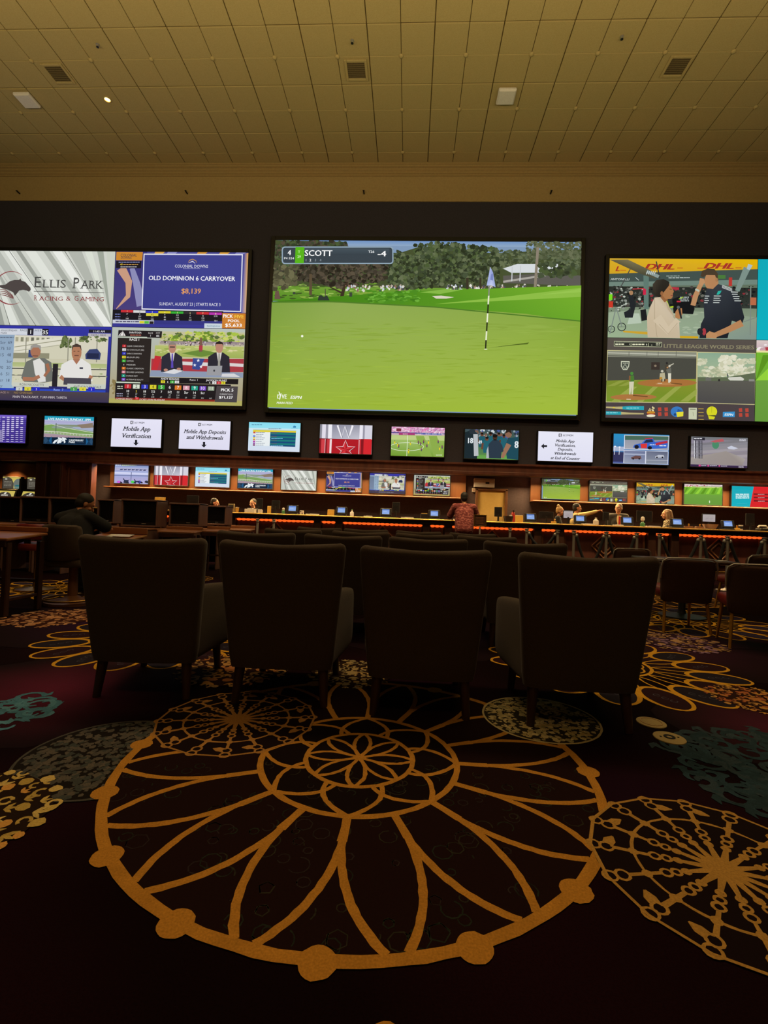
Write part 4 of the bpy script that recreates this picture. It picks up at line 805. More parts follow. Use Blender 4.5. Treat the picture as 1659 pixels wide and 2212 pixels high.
c.ell(586, 1470, 38, 12, '#c88a2c', 12); c.rect(552, 1478, 624, 1490, '#a03c28'); c.ell(586, 1498, 40, 12, '#e8e4c8', 12); c.blobs(558, 1424, 622, 1456, 12, (5, 9), ['#e8e0b0', '#d8c890'], 1, 5)
for x in (648, 706, 1376, 1434):
    for y in (1428, 1470): c.poly([(x, y+(x-650)*.02), (x+30, y-2+(x-650)*.02), (x+32, y+30+(x-650)*.02), (x+3, y+32+(x-650)*.02)], '#b8483a')
c.ell(818, 1466, 56, 46, '#3a7ac0', 18); c.poly([(812, 1470), (876, 1466), (874, 1505), (820, 1512)], '#e0d83a'); c.poly([(826, 1440), (872, 1462), (820, 1470)], '#2a5a98'); c.ell(800, 1490, 12, 12, '#28487a', 8)
c.poly([(924, 1432), (998, 1434), (994, 1535), (922, 1532)], '#c8ccae'); c.rect(936, 1440, 986, 1452, '#8a9078'); c.line([(962, 1470), (966, 1505)], 5, '#a0a488')
for k in range(4): c.line([(1010, 1442+31*k), (1058, 1443+31*k)], 4, '#d0b048')
c.ell(1132, 1468, 48, 46, '#d6d428', 18); c.poly([(1092, 1480), (1175, 1482), (1150, 1536), (1105, 1534)], '#d6d428'); c.line([(1100, 1502), (1165, 1506)], [3, 14], '#4a4828'); c.line([(1132, 1424), (1130, 1476)], 4, '#b0ae20')
c.poly([(1232, 1472), (1340, 1470), (1338, 1518), (1230, 1516)], '#3a90cc'); c.text('ESPN', 1286, 1506, 19, '#e0ecf0', 74, 'c', shear=.2, bold=.05)

# --- survey card: teal and red
c = pic('teal_red_card', [(1408, 132), (1668, 142), (1661, 288), (1402, 276)])
c.full('#12a8b8', '#10b0c0'); c.poly([(1556, 128), (1680, 130), (1672, 300), (1524, 300)], '#d8232a'); c.bars(1432, 186, 1522, 224, 3, '#d8f0f0', 1, .85, gap=.25); c.rect(1436, 258, 1508, 261, '#c8ecec')
for k in range(3): c.rect(1553, 186+24*k, 1650, 200+24*k, '#6a1420'); c.bars(1582, 190+24*k, 1626, 197+24*k, 1, '#f0d0d0', 1)
# --- striped pitch
c = pic('striped_pitch', [(1070, 120), (1338, 128), (1333, 272), (1062, 262)])
c.full('#76b82e', '#67a03c'); c.rect(1064, 118, 1340, 142, '#d8c8c4', '#c8b0b8'); c.blobs(1068, 122, 1338, 140, 50, (3, 8), ['#b04048', '#f0e8e8', '#c8a0a8', '#e8d8d8'], .6, 1); c.rect(1066, 141, 1340, 146, '#e8e0a0')
for k in range(9): c.poly([(1080+34*k, 146), (1095+34*k, 146), (1050+38*k, 190), (1028+38*k, 190)], '#93d03c' if k % 2 else '#5c9420')
c.rect(1064, 190, 1340, 272, '#6ea040', '#66983c'); c.ell(1244, 246, 4, 10, '#d8e8c8', 8)

# --- odds board
c = pic('odds_board', [(-152, 42), (162, 47), (158, 230), (-158, 220)])
c.full('#4a3a9a', '#5a46a8'); c.rect(-160, 44, 165, 74, '#7a62c8', '#6a54b8')
for r_ in range(13):
    for k in range(10):
        if r_ > 5 and k > 9-(r_-5)*.0 : continue
        x = -146+30*k; y = 56+13*r_+k*.3
        if (r_*7+k*3) % 11 == 0 or (k < r_-6): continue
        c.rect(x, y, x+17, y+6, '#d8d0f0')
for r_ in range(12): c.rect(-158, 66+13*r_, 164, 67.5+13*r_, '#3a2c80')
for k in range(6): c.rect(-10, 146+13*k, 10, 155+13*k, '#d8d0f0'); c.rect(-7, 148+13*k, 7, 153+13*k, '#3a2c80')
# --- racecourse card
c = pic('racecourse_card', [(285, 50), (598, 61), (590, 245), (283, 235)])
c.full('#b4b8d8', '#8a98a8'); c.rect(280, 48, 600, 86, '#1f9ab8', '#2aa4c0'); c.text('LIVE RACING SUNDAY 1PM', 442, 82, 14, '#f0fafa', 282, 'c', bold=.03)
c.rect(284, 86, 598, 108, '#a8a4cc', '#b4b0d4'); c.rect(284, 106, 598, 130, '#7f8a72', '#8a987a'); c.poly([(284, 112), (330, 104), (420, 128), (596, 158), (596, 190), (430, 180), (284, 150)], '#7ba05a'); c.poly([(284, 150), (340, 148), (596, 186), (596, 196), (284, 166)], '#94a878'); c.ell(400, 126, 70, 10, '#8a9a90', 14); c.poly([(490, 112), (590, 100), (596, 130), (520, 134)], '#8a7a6a')
c.line([(284, 112), (330, 106), (420, 132), (596, 164)], 3, '#d8d8d0'); c.line([(284, 152), (380, 158), (500, 172), (596, 178)], 3, '#e8e8e0'); c.poly([(284, 168), (596, 196), (596, 214), (284, 190)], '#a8909c'); c.rect(357, 100, 361, 156, '#5a6a58')
for k in range(16): c.line([(290+20*k, 154+1.8*k), (289+20*k, 164+1.8*k)], 2, '#e0e0d8')
c.rect(280, 190, 600, 246, '#16304a', '#1a3a58')
for k in range(9): x = 296+36*k; c.poly([(x, 186+k*1.1), (x+16, 214+k*1.1), (x, 242+k*1.1), (x-16, 214+k*1.1)], '#1f5a88' if k % 2 else '#2a4a68')
c.rect(335, 192, 548, 240, '#12263c'); c.text('CANTERBURY', 442, 217, 11, '#e8f0f4', 98, bold=.04); c.text('PARK', 442, 230, 11, '#e8f0f4', 42, bold=.04); c.rect(490, 224, 536, 226, '#8aa0b4')
for dx in (0, 26): c.poly([(340+dx, 232), (352+dx, 214), (372+dx, 206), (384+dx, 196), (398+dx, 200), (404+dx, 208), (392+dx, 210), (396+dx, 226), (386+dx, 232), (384+dx, 218), (364+dx, 222), (352+dx, 234)], '#e4ecf0'); c.ell(378+dx, 198, 6, 5, '#e4ecf0', 6); c.line([(366+dx, 218), (380+dx, 208)], 2, '#12263c')
# --- white notices
def betmark(c, x, y, s):
    c.rect(x, y-20*s, x+17*s, y, '#28282e'); c.rect(x+4*s, y-16*s, x+9*s, y-4*s, '#e8e6f4'); c.line([(x+12*s, y-18*s), (x+12*s, y)], 3*s, '#e8e6f4'); c.text('BET', x+25*s, y-3*s, 11*s, '#5a5a68', 27*s); c.text('MGM', x+54*s, y-3*s, 11*s, '#3a3a46', 34*s, bold=.03)
def didone(c, t, x, y, h, wd):
    """slanted lettering with thick stems and small feet"""
    c.text(t, x, y, h, '#26262c', wd, 'c', shear=.3, bold=.03, serif=.14)
c = pic('notice_verification', [(720, 67), (1035, 75), (1027, 262), (712, 248)])
c.full('#e6e4f6', '#dedcf0'); betmark(c, 835, 104, 1.); didone(c, 'Mobile App', 872, 150, 27, 182); didone(c, 'Verification', 872, 195, 27, 192); c.poly([(863, 208), (877, 208), (877, 226), (887, 226), (869, 245), (852, 226), (863, 226)], '#26262c')
c = pic('notice_deposits', [(1153, 79), (1475, 88), (1467, 276), (1145, 265)])
c.full('#e6e4f6', '#dedcf0'); betmark(c, 1270, 117, 1.); didone(c, 'Mobile App Deposits', 1311, 167, 24, 280); didone(c, 'and Withdrawals', 1311, 205, 24, 242); c.poly([(1299, 222), (1313, 222), (1313, 240), (1323, 240), (1305, 259), (1288, 240), (1299, 240)], '#26262c')
c = pic('notice_counter', [(240, 117), (580, 126), (572, 316), (232, 302)])
c.full('#e8e8f6', '#e0e0f2'); betmark(c, 364, 152, 1.)
for t, y, wd in (('Mobile App', 188, 116), ('Verification,', 215, 126), ('Deposits,', 241, 92), ('Withdrawals', 268, 134), ('at End of Counter', 297, 180)): didone(c, t, 402, y, 17, wd)
c.poly([(254, 211), (272, 195), (272, 205), (291, 205), (291, 217), (272, 217), (272, 228)], '#26262c')
# --- race table
c = pic('race_table', [(50, 59), (370, 68), (362, 253), (44, 242)])
c.full('#86dcf0', '#c4ecf4'); c.rect(44, 96, 372, 254, '#c8e8f2', '#d4dcec'); c.bars(66, 72, 130, 82, 1, '#4a7a9a', 1); c.poly([(322, 92), (328, 82), (342, 86), (340, 96), (324, 96)], '#3a88b8'); c.bars(312, 96, 352, 101, 1, '#5a98b8', 1)
c.poly([(75, 104), (342, 110), (336, 220), (72, 210)], '#e8eef0'); c.poly([(75, 110), (342, 118), (341, 130), (75, 122)], '#e0cc30'); c.bars(170, 100, 250, 107, 1, '#4a5a78', 1); c.poly([(75, 104), (342, 111), (342, 118), (75, 110)], '#b8d4d8')
c.poly([(182, 124), (341, 129), (336, 220), (178, 214)], '#1c4a78')
for k in range(4): c.poly([(182-k, 128+22*k), (340-k, 133+22*k), (340-k, 144+22*k), (182-k, 139+22*k)], '#1f7a78')
for k in range(8):
    y = 122+11.4*k; c.rect(76-k*.3, y, 90-k*.3, y+10, ['#c84a38', '#e0e0e0', '#4a6ad0', '#d8c838', '#d88838', '#b030a8', '#8a38a0', '#7a2a68'][k]); c.bars(94, y+2, 148-(k % 3)*9, y+9, 1, '#5a6a80', 1)
    if k % 2 == 0: c.bars(188, y+6, 222, y+12, 1, '#7a3a68', 1)
c.bars(188, 162, 258, 169, 1, '#7ac8e8', 1); c.bars(184, 209, 262, 216, 1, '#8ad0f0', 1)
# --- red star card
c = pic('star_card', [(492, 76), (813, 87), (807, 271), (486, 260)])
c.full('#b8b4c4', '#b8b4c4'); c.poly([(564, 78), (736, 84), (734, 176), (562, 172)], ['#8a8a9c', '#9898a8', '#c4c4d0', '#aeaebc'])
for a, b, k in ((492, 505, '#8a8a96'), (505, 528, '#e0dce8'), (528, 543, '#9a98a6'), (543, 563, '#ecebf2'), (736, 756, '#e8e6f0'), (756, 768, '#9a98a8'), (768, 815, '#d4d2de')): c.rect(a, 74, b, 180, k)
c.poly([(488, 166), (812, 178), (806, 272), (484, 260)], ['#7a1a24', '#b82028', '#c02830', '#8a1820'])
for a, b, k in ((486, 504, '#8a1a22'), (504, 526, '#d04048'), (526, 540, '#8a1a22'), (540, 556, '#c83840'), (556, 563, '#f0d8dc'), (563, 734, '#b01c26'), (734, 748, '#c83038'), (748, 764, '#861820'), (764, 808, '#d42830')): c.rect(a-4, 172, b-4, 270, k)
c.line([(524, 170), (520, 262)], 3, '#e8d0d4'); c.line([(562, 172), (558, 264)], 5, '#f4e8ea'); c.line([(732, 178), (730, 270)], 4, '#e8c8cc')
c.line([(600, 84), (624, 162), (644, 92), (668, 164), (692, 86)], [13, 11, 10, 11, 13], '#f2f0f6'); c.line([(606, 84), (630, 162)], 4, '#8a8a98'); c.line([(650, 92), (674, 164)], 4, '#8a8a98')
S_ = [(648+(r_*62)*math.sin(PI*k/5), 240-(r_*60)*math.cos(PI*k/5)) for k in range(10) for r_ in [(1 if k % 2 == 0 else .42)]]
c.poly([(x+4, y+3) for x, y in S_], '#7a1018'); c.poly(S_, '#d02c34')
for k in range(10): c.poly([(648, 240), S_[k], S_[(k+1) % 10]], '#d83840' if k % 2 else '#a81c26')
c.line(S_, 4, '#f0dce0', True)
# --- soccer
c = pic('soccer_match', [(932, 89), (1260, 98), (1252, 285), (926, 274)])
c.full('#e0b4d0', '#6c9a3e'); c.blobs(930, 90, 1262, 130, 260, (3, 8), ['#e8a8d0', '#c888b8', '#f0d8e8', '#b878a8', '#e070b0'], .8, 1); c.rect(928, 124, 1262, 140, '#3a4a90', '#4a3a80'); c.rect(976, 128, 1074, 146, '#a83a78'); c.rect(1110, 132, 1240, 144, '#5a68b0')
for x in (1000, 1090, 1140, 1180, 1220): c.bars(x, 133, x+30, 141, 1, '#e8e8f4', 1)
c.poly([(926, 142), (1260, 148), (1252, 286), (924, 274)], ['#a8c470', '#9cba60', '#7aa03a', '#6f9a30']); c.poly([(930, 144), (1260, 150), (1258, 180), (928, 172)], '#bccc84')
for x in (1080, 1160): c.poly([(x, 150), (x+50, 150), (x+100, 284), (x+30, 284)], '#8cac4c')
c.line([(1029, 144), (1024, 278)], 3, '#e8f0d8'); c.line([(1025+103*math.cos(R(a)), 218+26*math.sin(R(a))) for a in range(0, 360, 12)], 3, '#e0ecd0', True); c.rect(960, 100, 990, 120, '#7a3040'); c.rect(944, 102, 960, 116, '#e8d0d8'); c.bars(1204, 268, 1240, 276, 1, '#e8f0d8', 1)
for x, y, k in ((950, 190, 'y'), (968, 206, 'y'), (975, 214, 'r'), (1046, 198, 'y'), (1036, 240, 'y'), (1035, 250, 'y'), (1096, 190, 'r'), (1128, 186, 'r'), (1158, 190, 'y'), (1110, 200, 'r'), (1148, 212, 'r'), (1114, 236, 'r'), (1226, 230, 'y'), (1242, 220, 'r'), (1218, 186, 'r')):
    c.rect(x-4, y-6, x+4, y+4, '#dcd02c' if k == 'y' else '#7a3a68'); c.rect(x-3, y+4, x+3, y+11, '#dcd02c' if k == 'y' else '#3a3a58'); c.ell(x, y-9, 3, 3, '#6a4a38', 6)
# --- football players
c = pic('football_huddle', [(1020, 984), (1292, 990), (1287, 1140), (1016, 1132)])
c.full('#3a4a54', '#5a8a4a'); c.blobs(1020, 985, 1290, 1050, 150, (4, 12), ['#5a6a74', '#8a9aa4', '#2c3a44', '#c8d0d4', '#7a5a4a', '#4a5a9a'], 1, 1); c.rect(1016, 1112, 1290, 1140, '#5f9a48', '#6aa850')
def player(x, y, s, k, skin='#6a4432'):
    c.poly([(x-20*s, y+70*s), (x-26*s, y+10*s), (x-12*s, y), (x+12*s, y), (x+26*s, y+10*s), (x+20*s, y+70*s)], k); c.line([(x-24*s, y+14*s), (x-28*s, y+50*s)], 11*s, skin); c.line([(x+24*s, y+14*s), (x+28*s, y+50*s)], 11*s, skin); c.ell(x, y-10*s, 9*s, 12*s, skin, 10); c.ell(x, y-16*s, 9.5*s, 7*s, '#1c1614', 8)
for x, y, s, k, sk in ((1105, 1020, .8, '#1f5a68', '#6a4432'), (1148, 1018, .85, '#24606e', '#5a3a2a'), (1190, 1020, .8, '#1f5a68', '#7a5442'), (1215, 1028, .8, '#24606e', '#5a3a2a'), (1130, 1042, .9, '#24606e', '#6a4432')): player(x, y, s, k, sk)
c.poly([(1016, 1000), (1050, 990), (1082, 1004), (1086, 1050), (1080, 1134), (1016, 1132)], '#1c2a30'); c.line([(1072, 1010), (1076, 1120)], 22, '#b8bcc0'); c.ell(1055, 996, 16, 14, '#28323a', 10); c.text('18', 1034, 1056, 26, '#dce4e8', 26, bold=.05)
c.poly([(1222, 1060), (1240, 1030), (1290, 1022), (1288, 1140), (1230, 1135)], '#1f4a58'); c.ell(1238, 1008, 18, 20, '#8a6450', 10); c.poly([(1218, 1008), (1228, 986), (1250, 988), (1256, 1010), (1240, 998)], '#2a201c'); c.text('8', 1268, 1080, 34, '#dce4e8', 20, bold=.05); c.line([(1240, 1060), (1220, 1100), (1206, 1130)], [26, 20, 16], '#9a7058')
c.poly([(1140, 1132), (1138, 1060), (1158, 1040), (1186, 1040), (1204, 1062), (1200, 1134)], '#2c3a48'); c.ell(1170, 1026, 12, 15, '#4a3024', 12); c.ell(1170, 1018, 12.5, 9, '#181412', 10); c.rect(1162, 1036, 1178, 1042, '#1c1614'); c.line([(1144, 1066), (1132, 1096), (1160, 1108)], 12, '#2c3a48'); c.line([(1200, 1066), (1208, 1094), (1176, 1108)], 12, '#2c3a48')
c.poly([(1128, 1092), (1136, 1070), (1140, 1132), (1126, 1132)], '#b0b4b8'); c.text('49', 1086, 1060, 18, '#dce4e8', 18, bold=.05)
# --- truck race
c = pic('truck_race', [(706, 130), (1053, 141), (1046, 327), (700, 315)])
c.full('#2c88c0', '#3a4a88'); c.rect(700, 128, 774, 320, '#2a90c4', '#4a5090'); c.poly([(702, 210), (770, 212), (768, 240), (702, 238)], '#a8b4d0'); c.rect(700, 244, 768, 306, '#34345a'); c.line([(712, 214), (708, 262)], 3, '#e8ecf4'); c.line([(742, 216), (738, 262)], 3, '#e8ecf4'); c.ell(714, 210, 7, 4, '#f8f8ff', 8); c.ell(742, 214, 7, 4, '#f8f8ff', 8)
c.poly([(772, 138), (1053, 146), (1046, 238), (768, 228)], '#d8dcec'); c.poly([(776, 142), (1048, 150), (1042, 234), (774, 224)], ['#8a90a0', '#7a8098', '#9a9ca8', '#a8a8b0']); c.poly([(776, 142), (1048, 150), (1047, 172), (776, 170)], '#4a6a58')
c.poly([(824, 218), (834, 200), (880, 190), (905, 166), (950, 160), (962, 184), (1040, 174), (1042, 206), (1036, 222), (940, 226)], '#3a66c8'); c.poly([(966, 190), (1040, 176), (1041, 190), (968, 206)], '#b83040'); c.poly([(908, 170), (946, 166), (952, 184), (892, 190)], '#28304a'); c.poly([(872, 196), (914, 192), (912, 222), (876, 222)], '#d83a38'); c.ell(848, 214, 14, 13, '#1c1c24', 12); c.ell(930, 220, 14, 11, '#1c1c24', 12); c.bars(930, 196, 966, 206, 1, '#e0e8f4', 1); c.bars(990, 200, 1036, 214, 1, '#e0e8f4', 1); c.line([(900, 164), (950, 160)], 5, '#c03038')
c.poly([(768, 232), (905, 238), (902, 322), (764, 316)], '#d8dcec'); c.poly([(771, 236), (902, 241), (899, 318), (768, 313)], ['#7880a0', '#6a7498', '#8a90a8', '#9aa0b4']); c.line([(772, 258), (900, 262)], 8, '#a8b0c8'); c.poly([(812, 280), (840, 268), (872, 270), (878, 288), (816, 290)], '#6a4a48'); c.ell(826, 288, 6, 5, '#1c1c24', 8); c.ell(864, 288, 6, 5, '#1c1c24', 8)
c.poly([(905, 238), (1046, 243), (1043, 326), (902, 322)], '#d8dcec'); c.poly([(908, 241), (1042, 246), (1039, 322), (905, 318)], ['#6a7088', '#5a6078', '#8a90a0', '#8a909c']); c.poly([(962, 274), (985, 264), (1016, 266), (1020, 280), (964, 282)], '#b8bcc8'); c.ell(974, 280, 5, 5, '#1c1c24', 8); c.ell(1008, 280, 5, 5, '#1c1c24', 8); c.line([(908, 296), (1040, 300)], 5, '#a8aab8'); c.rect(700, 312, 1048, 328, '#8aa0d0', '#9ab0dc')
# --- blurred circuit race
c = pic('circuit_race', [(1183, 147), (1540, 156), (1530, 347), (1178, 335)])
c.full('#8a8494', '#9a9098'); c.rect(1180, 146, 1542, 176, '#6f7478', '#7c7a80')
for k, (y, cc) in enumerate(((176, '#7c7a80'), (190, '#8a8890'), (206, '#8f8c92'), (226, '#a09aa0'), (250, '#8f8890'), (270, '#a49ca2'), (296, '#9a9098'))): c.poly([(1180, y+16), (1540, y-8), (1538, y+10), (1180, y+34)], cc)
c.ell(1335, 200, 22, 26, '#4a8a68', 14); c.poly([(1300, 178), (1380, 160), (1390, 178), (1330, 186)], '#b85a60'); c.poly([(1408, 216), (1434, 206), (1476, 222), (1450, 230), (1416, 226)], '#c8ccdc'); c.poly([(1180, 280), (1400, 240), (1520, 290), (1500, 330), (1180, 320)], ['#a39a94', '#9a918c', '#a8a09a', '#948a86', '#9a9290'])
c.rect(1196, 152, 1268, 172, '#2c2a34'); c.bars(1200, 155, 1250, 166, 1, '#d8d8e0', 1)
for k in range(15): y = 172+7.6*k; c.rect(1199-k*.1, y, 1252, y+7, '#23212c'); c.rect(1200, y+1, 1205, y+6, '#e8e8f0'); c.bars(1212, y+1, 1228, y+6, 1, '#d0d0dc', 1); c.bars(1236, y+1, 1248, y+6, 1, '#a8a8b8', 1)
c.poly([(1178, 322), (1532, 334), (1530, 348), (1178, 336)], '#3a2a4a'); c.rect(1228, 325, 1240, 335, '#e04a90'); c.rect(1282, 326, 1292, 336, '#e04a90'); c.rect(1352, 328, 1360, 337, '#e0508a'); c.bars(1244, 327, 1275, 334, 1, '#e8e0f0', 1); c.bars(1296, 328, 1340, 335, 1, '#e8e0f0', 1); c.bars(1366, 330, 1404, 338, 1, '#d8d0e0', 1); c.bars(1486, 160, 1526, 178, 2, '#d8d8e4', 1); c.bars(1476, 334, 1508, 346, 2, '#d8d0e0', 1)
# --- horse race
c = pic('horse_race', [(1247, 108), (1612, 120), (1606, 332), (1241, 318)])
c.full('#9fb0dc', '#a8a8d8'); c.rect(1240, 106, 1614, 136, '#4a5c90', '#5a6aa0'); c.bars(1252, 112, 1310, 126, 1, '#e0e8fc', 1, gap=.3); c.bars(1320, 116, 1480, 128, 1, '#c8d890', 1, gap=.3); c.rect(1244, 128, 1612, 150, '#8a98c4'); c.rect(1244, 146, 1612, 190, '#a8a8c8', '#b4b4d8')
for k in range(7): x = 1300+42*k; c.poly([(x, 168+k*1.4), (x+10, 160+k*1.4), (x+26, 164+k*1.4), (x+34, 158+k*1.4), (x+36, 166+k*1.4), (x+28, 174+k*1.4), (x+4, 176+k*1.4)], '#3c4470')
c.rect(1244, 178, 1612, 192, '#586498'); c.rect(1244, 196, 1612, 232, '#d4d8f4', '#c8ccec'); c.line([(1244, 234), (1612, 242)], 7, '#5a6490'); c.rect(1244, 246, 1612, 325, '#a8a8d4', '#b4acd8'); c.line([(1426, 200), (1420, 300)], 8, '#6a7098')
for x, k in ((1290, '#d060d8'), (1360, '#2c3040'), (1440, '#48d850'), (1510, '#4a4ae0'), (1590, '#2c3040')): c.poly([(x, 322), (x-20, 312), (x-18, 300), (x+20, 300), (x+40, 312), (x+40, 324)], '#242838'); c.ell(x, 306, 18, 14, k, 10)
for x, y in ((1350, 284), (1470, 294)): c.poly([(x-16, y-16), (x-6, y-18), (x+4, y), (x+40, y+2), (x+58, y-4), (x+44, y+10), (x+50, y+36), (x+40, y+36), (x+30, y+16), (x+8, y+16), (x+2, y+36), (x-6, y+36), (x-4, y+8), (x-12, y-6)], '#2c3450')
# --- kiosk screens
c = pic('kiosk_top', [(0, 0), (160, 0), (160, 100), (0, 100)])
c.full('#cbb858', '#c8c070'); c.poly([(0, 100), (0, 10), (50, 0), (80, 14), (98, 50), (100, 100)], '#4a453c'); c.bars(14, 36, 84, 82, 4, '#a8a494', 1, .8, gap=.8); c.ell(30, 18, 12, 6, '#c8c4b0', 8); c.ell(150, 60, 52, 50, '#6a726c', 20); c.ell(134, 74, 22, 8, '#2e6a70', 10); c.rect(108, 82, 160, 100, '#6a8078')
c = pic('kiosk_low', [(0, 0), (160, 0), (160, 66), (0, 66)])
c.full('#c9b556', '#c4b868'); c.ell(70, 70, 74, 60, '#3f3a34', 24); c.poly([(60, 30), (70, 14), (88, 16), (80, 30)], '#e4e0d0'); c.bars(44, 34, 104, 50, 2, '#cfcabc', 1, 1, gap=.3)
c = pic('terminal', [(0, 0), (100, 0), (100, 72), (0, 72)])
c.full('#7f9cd8', '#90b0e8'); c.rect(0, 0, 100, 12, '#5a7cc8'); c.bars(14, 26, 66, 42, 2, '#b4ccf4', 1)
c = pic('grey_table', [(0, 0), (100, 0), (100, 62), (0, 62)])
c.full('#b4aaa8', '#aca2a4'); c.rect(0, 0, 100, 7, '#8a8280'); c.bars(8, 14, 92, 56, 8, '#9c9294', 1, .8, gap=.7)

PME = {k: v.mesh('picture_'+k, 'picture') for k, v in PIC.items()}
PX = {}
def picture(parent, key, cx, cz, wd, ht, y, name='picture', label=None, rot=None):
    o = link(name, PME[key], parent, (cx, y, cz)); o.scale = (wd, 1, ht)
    if rot: o.rotation_euler = rot
    if label: o['label'] = label
    return o
def screen_frame(mb, wd, ht, bz, dp):
    """hollow bezel with a back box behind it; picture sits at y = 0"""
    for sx in (-1, 1): mb.box((sx*(wd/2+bz/2), dp/2-.008, 0), (bz, dp, ht+2*bz), min(.006, bz*.3))
    for sz in (-1, 1): mb.box((0, dp/2-.008, sz*(ht/2+bz/2)), (wd, dp, bz), min(.006, bz*.3))
    mb.box((0, dp/2+.006, 0), (wd, dp-.012, ht))
def screen(name, key, q, Y, bz, dp, label, cat, group=None):
    """q: photo corners TL, BR (or four); keys: one picture or a 2 x 2 set"""
    a, b = at_y(*q[0], Y), at_y(*q[1], Y); cx, cz = (a.x+b.x)/2, (a.z+b.z)/2; wd, ht = b.x-a.x, a.z-b.z
    return screen_at(name, key, cx, cz, wd, ht, Y, bz, dp, label, cat, group)
_fr = {}
def screen_at(name, key, cx, cz, wd, ht, Y, bz, dp, label, cat, group=None):
    t = thing(name, (cx, Y, cz), label, cat, 0, group)
    k = (round(wd, 3), round(ht, 3), bz, dp)
    if k not in _fr: mb = MB(); screen_frame(mb, wd, ht, bz, dp); _fr[k] = mb.mesh('bezel', 'black')
    link('bezel', _fr[k], t)
    if isinstance(key, str): picture(t, key, 0, 0, wd, ht, -.001)
    else:
        for i, kk in enumerate(key):
            picture(t, kk, (-wd/4, wd/4)[i % 2], (ht/4, -ht/4)[i//2], wd/2-.012, ht/2-.012, -.001, label=QL.get(kk))
    return t
QL = {'racing_card': 'pale card with dark horse head and grey lettering', 'carryover_card': 'dark blue card with white and orange lettering', 'two_men_terrace': 'two seated men before white terraces', 'two_men_bunting': 'two suited men at a desk with bunting', 'interview': 'woman in pale coat interviewing a man in dark shirt', 'little_league': 'ball game with a grey side panel', 'teal_red_card': 'teal and red card', 'striped_pitch': 'striped green pitch'}
G1 = 'televisions in the row under the big screens'; G2 = 'televisions inside the counter recess'
screen_at('video_wall', ['racing_card', 'carryover_card', 'two_men_terrace', 'two_men_bunting'], -7.91, 5.87, 7.09, 4.0, 12.1, .09, .1, 'big left video wall split into four racing pictures', 'screen')
screen_at('projection_screen', 'golf', .195, 6.015, 7.74, 4.355, 12.1, .11, .1, 'biggest middle screen showing a golf green with flagstick', 'screen')
screen_at('video_wall', ['interview', 'teal_red_card', 'little_league', 'striped_pitch'], 8.33, 5.80, 7.12, 4.0, 12.1, .09, .1, 'big right video wall with trackside interview above a ball game', 'screen')
UP_TV = [('odds_board', (-48, 895), (55, 957), 'television showing a purple odds table, cut by the left edge'), ('racecourse_card', (97, 898), (200, 962), 'television showing a racecourse under a teal banner, upper row'),
 ('notice_verification', (242, 904), (347, 967), 'television with white notice of two lines and a down arrow, Mobile App Verification'), ('notice_deposits', (388, 908), (496, 972), 'television with white notice Mobile App Deposits and Withdrawals'),
 ('race_table', (538, 911), (647, 977), 'television with pale blue race table, upper row'), ('star_card', (692, 916), (802, 982), 'television with red star under a white letter, upper row'),
 ('soccer_match', (847, 921), (958, 988), 'television showing a soccer match with pink crowd'), ('football_huddle', (1005, 927), (1119, 993), 'television showing football players in teal around a coach'),
 ('notice_counter', (1163, 931), (1280, 999), 'television with white notice of five lines and a left arrow'), ('truck_race', (1327, 937), (1443, 1004), 'television showing a blue race truck above two small views'),
 ('circuit_race', (1493, 943), (1614, 1011), 'television showing a blurred circuit race with timing list')]
for k, a, b, l in UP_TV:
    p, q = at_y(*a, 12.1), at_y(*b, 12.1); screen_at('television', k, (p.x+q.x)/2, (p.z+q.z)/2, 1.335, .735, 12.1, .022, .1, l, 'television', G1)
LO_TV = [('horse_race', (248, 1003), (320, 1045), 'small television showing grey horse race, first in the recess'), ('star_card', (333, 1006), (406, 1049), 'small television with the red star, in the recess'), ('race_table', (422, 1009), (496, 1053), 'small television with pale race table, in the recess'),
 ('racecourse_card', (515, 1012), (588, 1056), 'small television with the racecourse banner, in the recess'), ('racing_card', (608, 1016), (683, 1059), 'small television with pale horse head card, in the recess'), ('carryover_card', (706, 1019), (780, 1063), 'small television with the dark blue card, in the recess'),
 ('two_men_terrace', (800, 1022), (874, 1067), 'small television with two men before white terraces, in the recess'), ('two_men_bunting', (894, 1026), (972, 1071), 'small television with two suited men at a desk, left of the cream door'), ('golf', (1171, 1035), (1250, 1079), 'small television showing the golf green, right of the cream door'),
 ('little_league', (1273, 1039), (1355, 1084), 'small television showing the ball game, in the recess'), ('interview', (1375, 1043), (1456, 1088), 'small television showing the trackside interview, in the recess'), ('striped_pitch', (1478, 1046), (1560, 1091), 'small television showing a striped green pitch, in the recess'), ('teal_red_card', (1581, 1050), (1663, 1096), 'small television with teal and red card at the right edge')]
for k, a, b, l in LO_TV:
    p, q = at_y(*a, 12.8), at_y(*b, 12.8); screen_at('television', k, (p.x+q.x)/2, (p.z+q.z)/2, .95, .525, 12.8, .018, .075, l, 'television', G2)
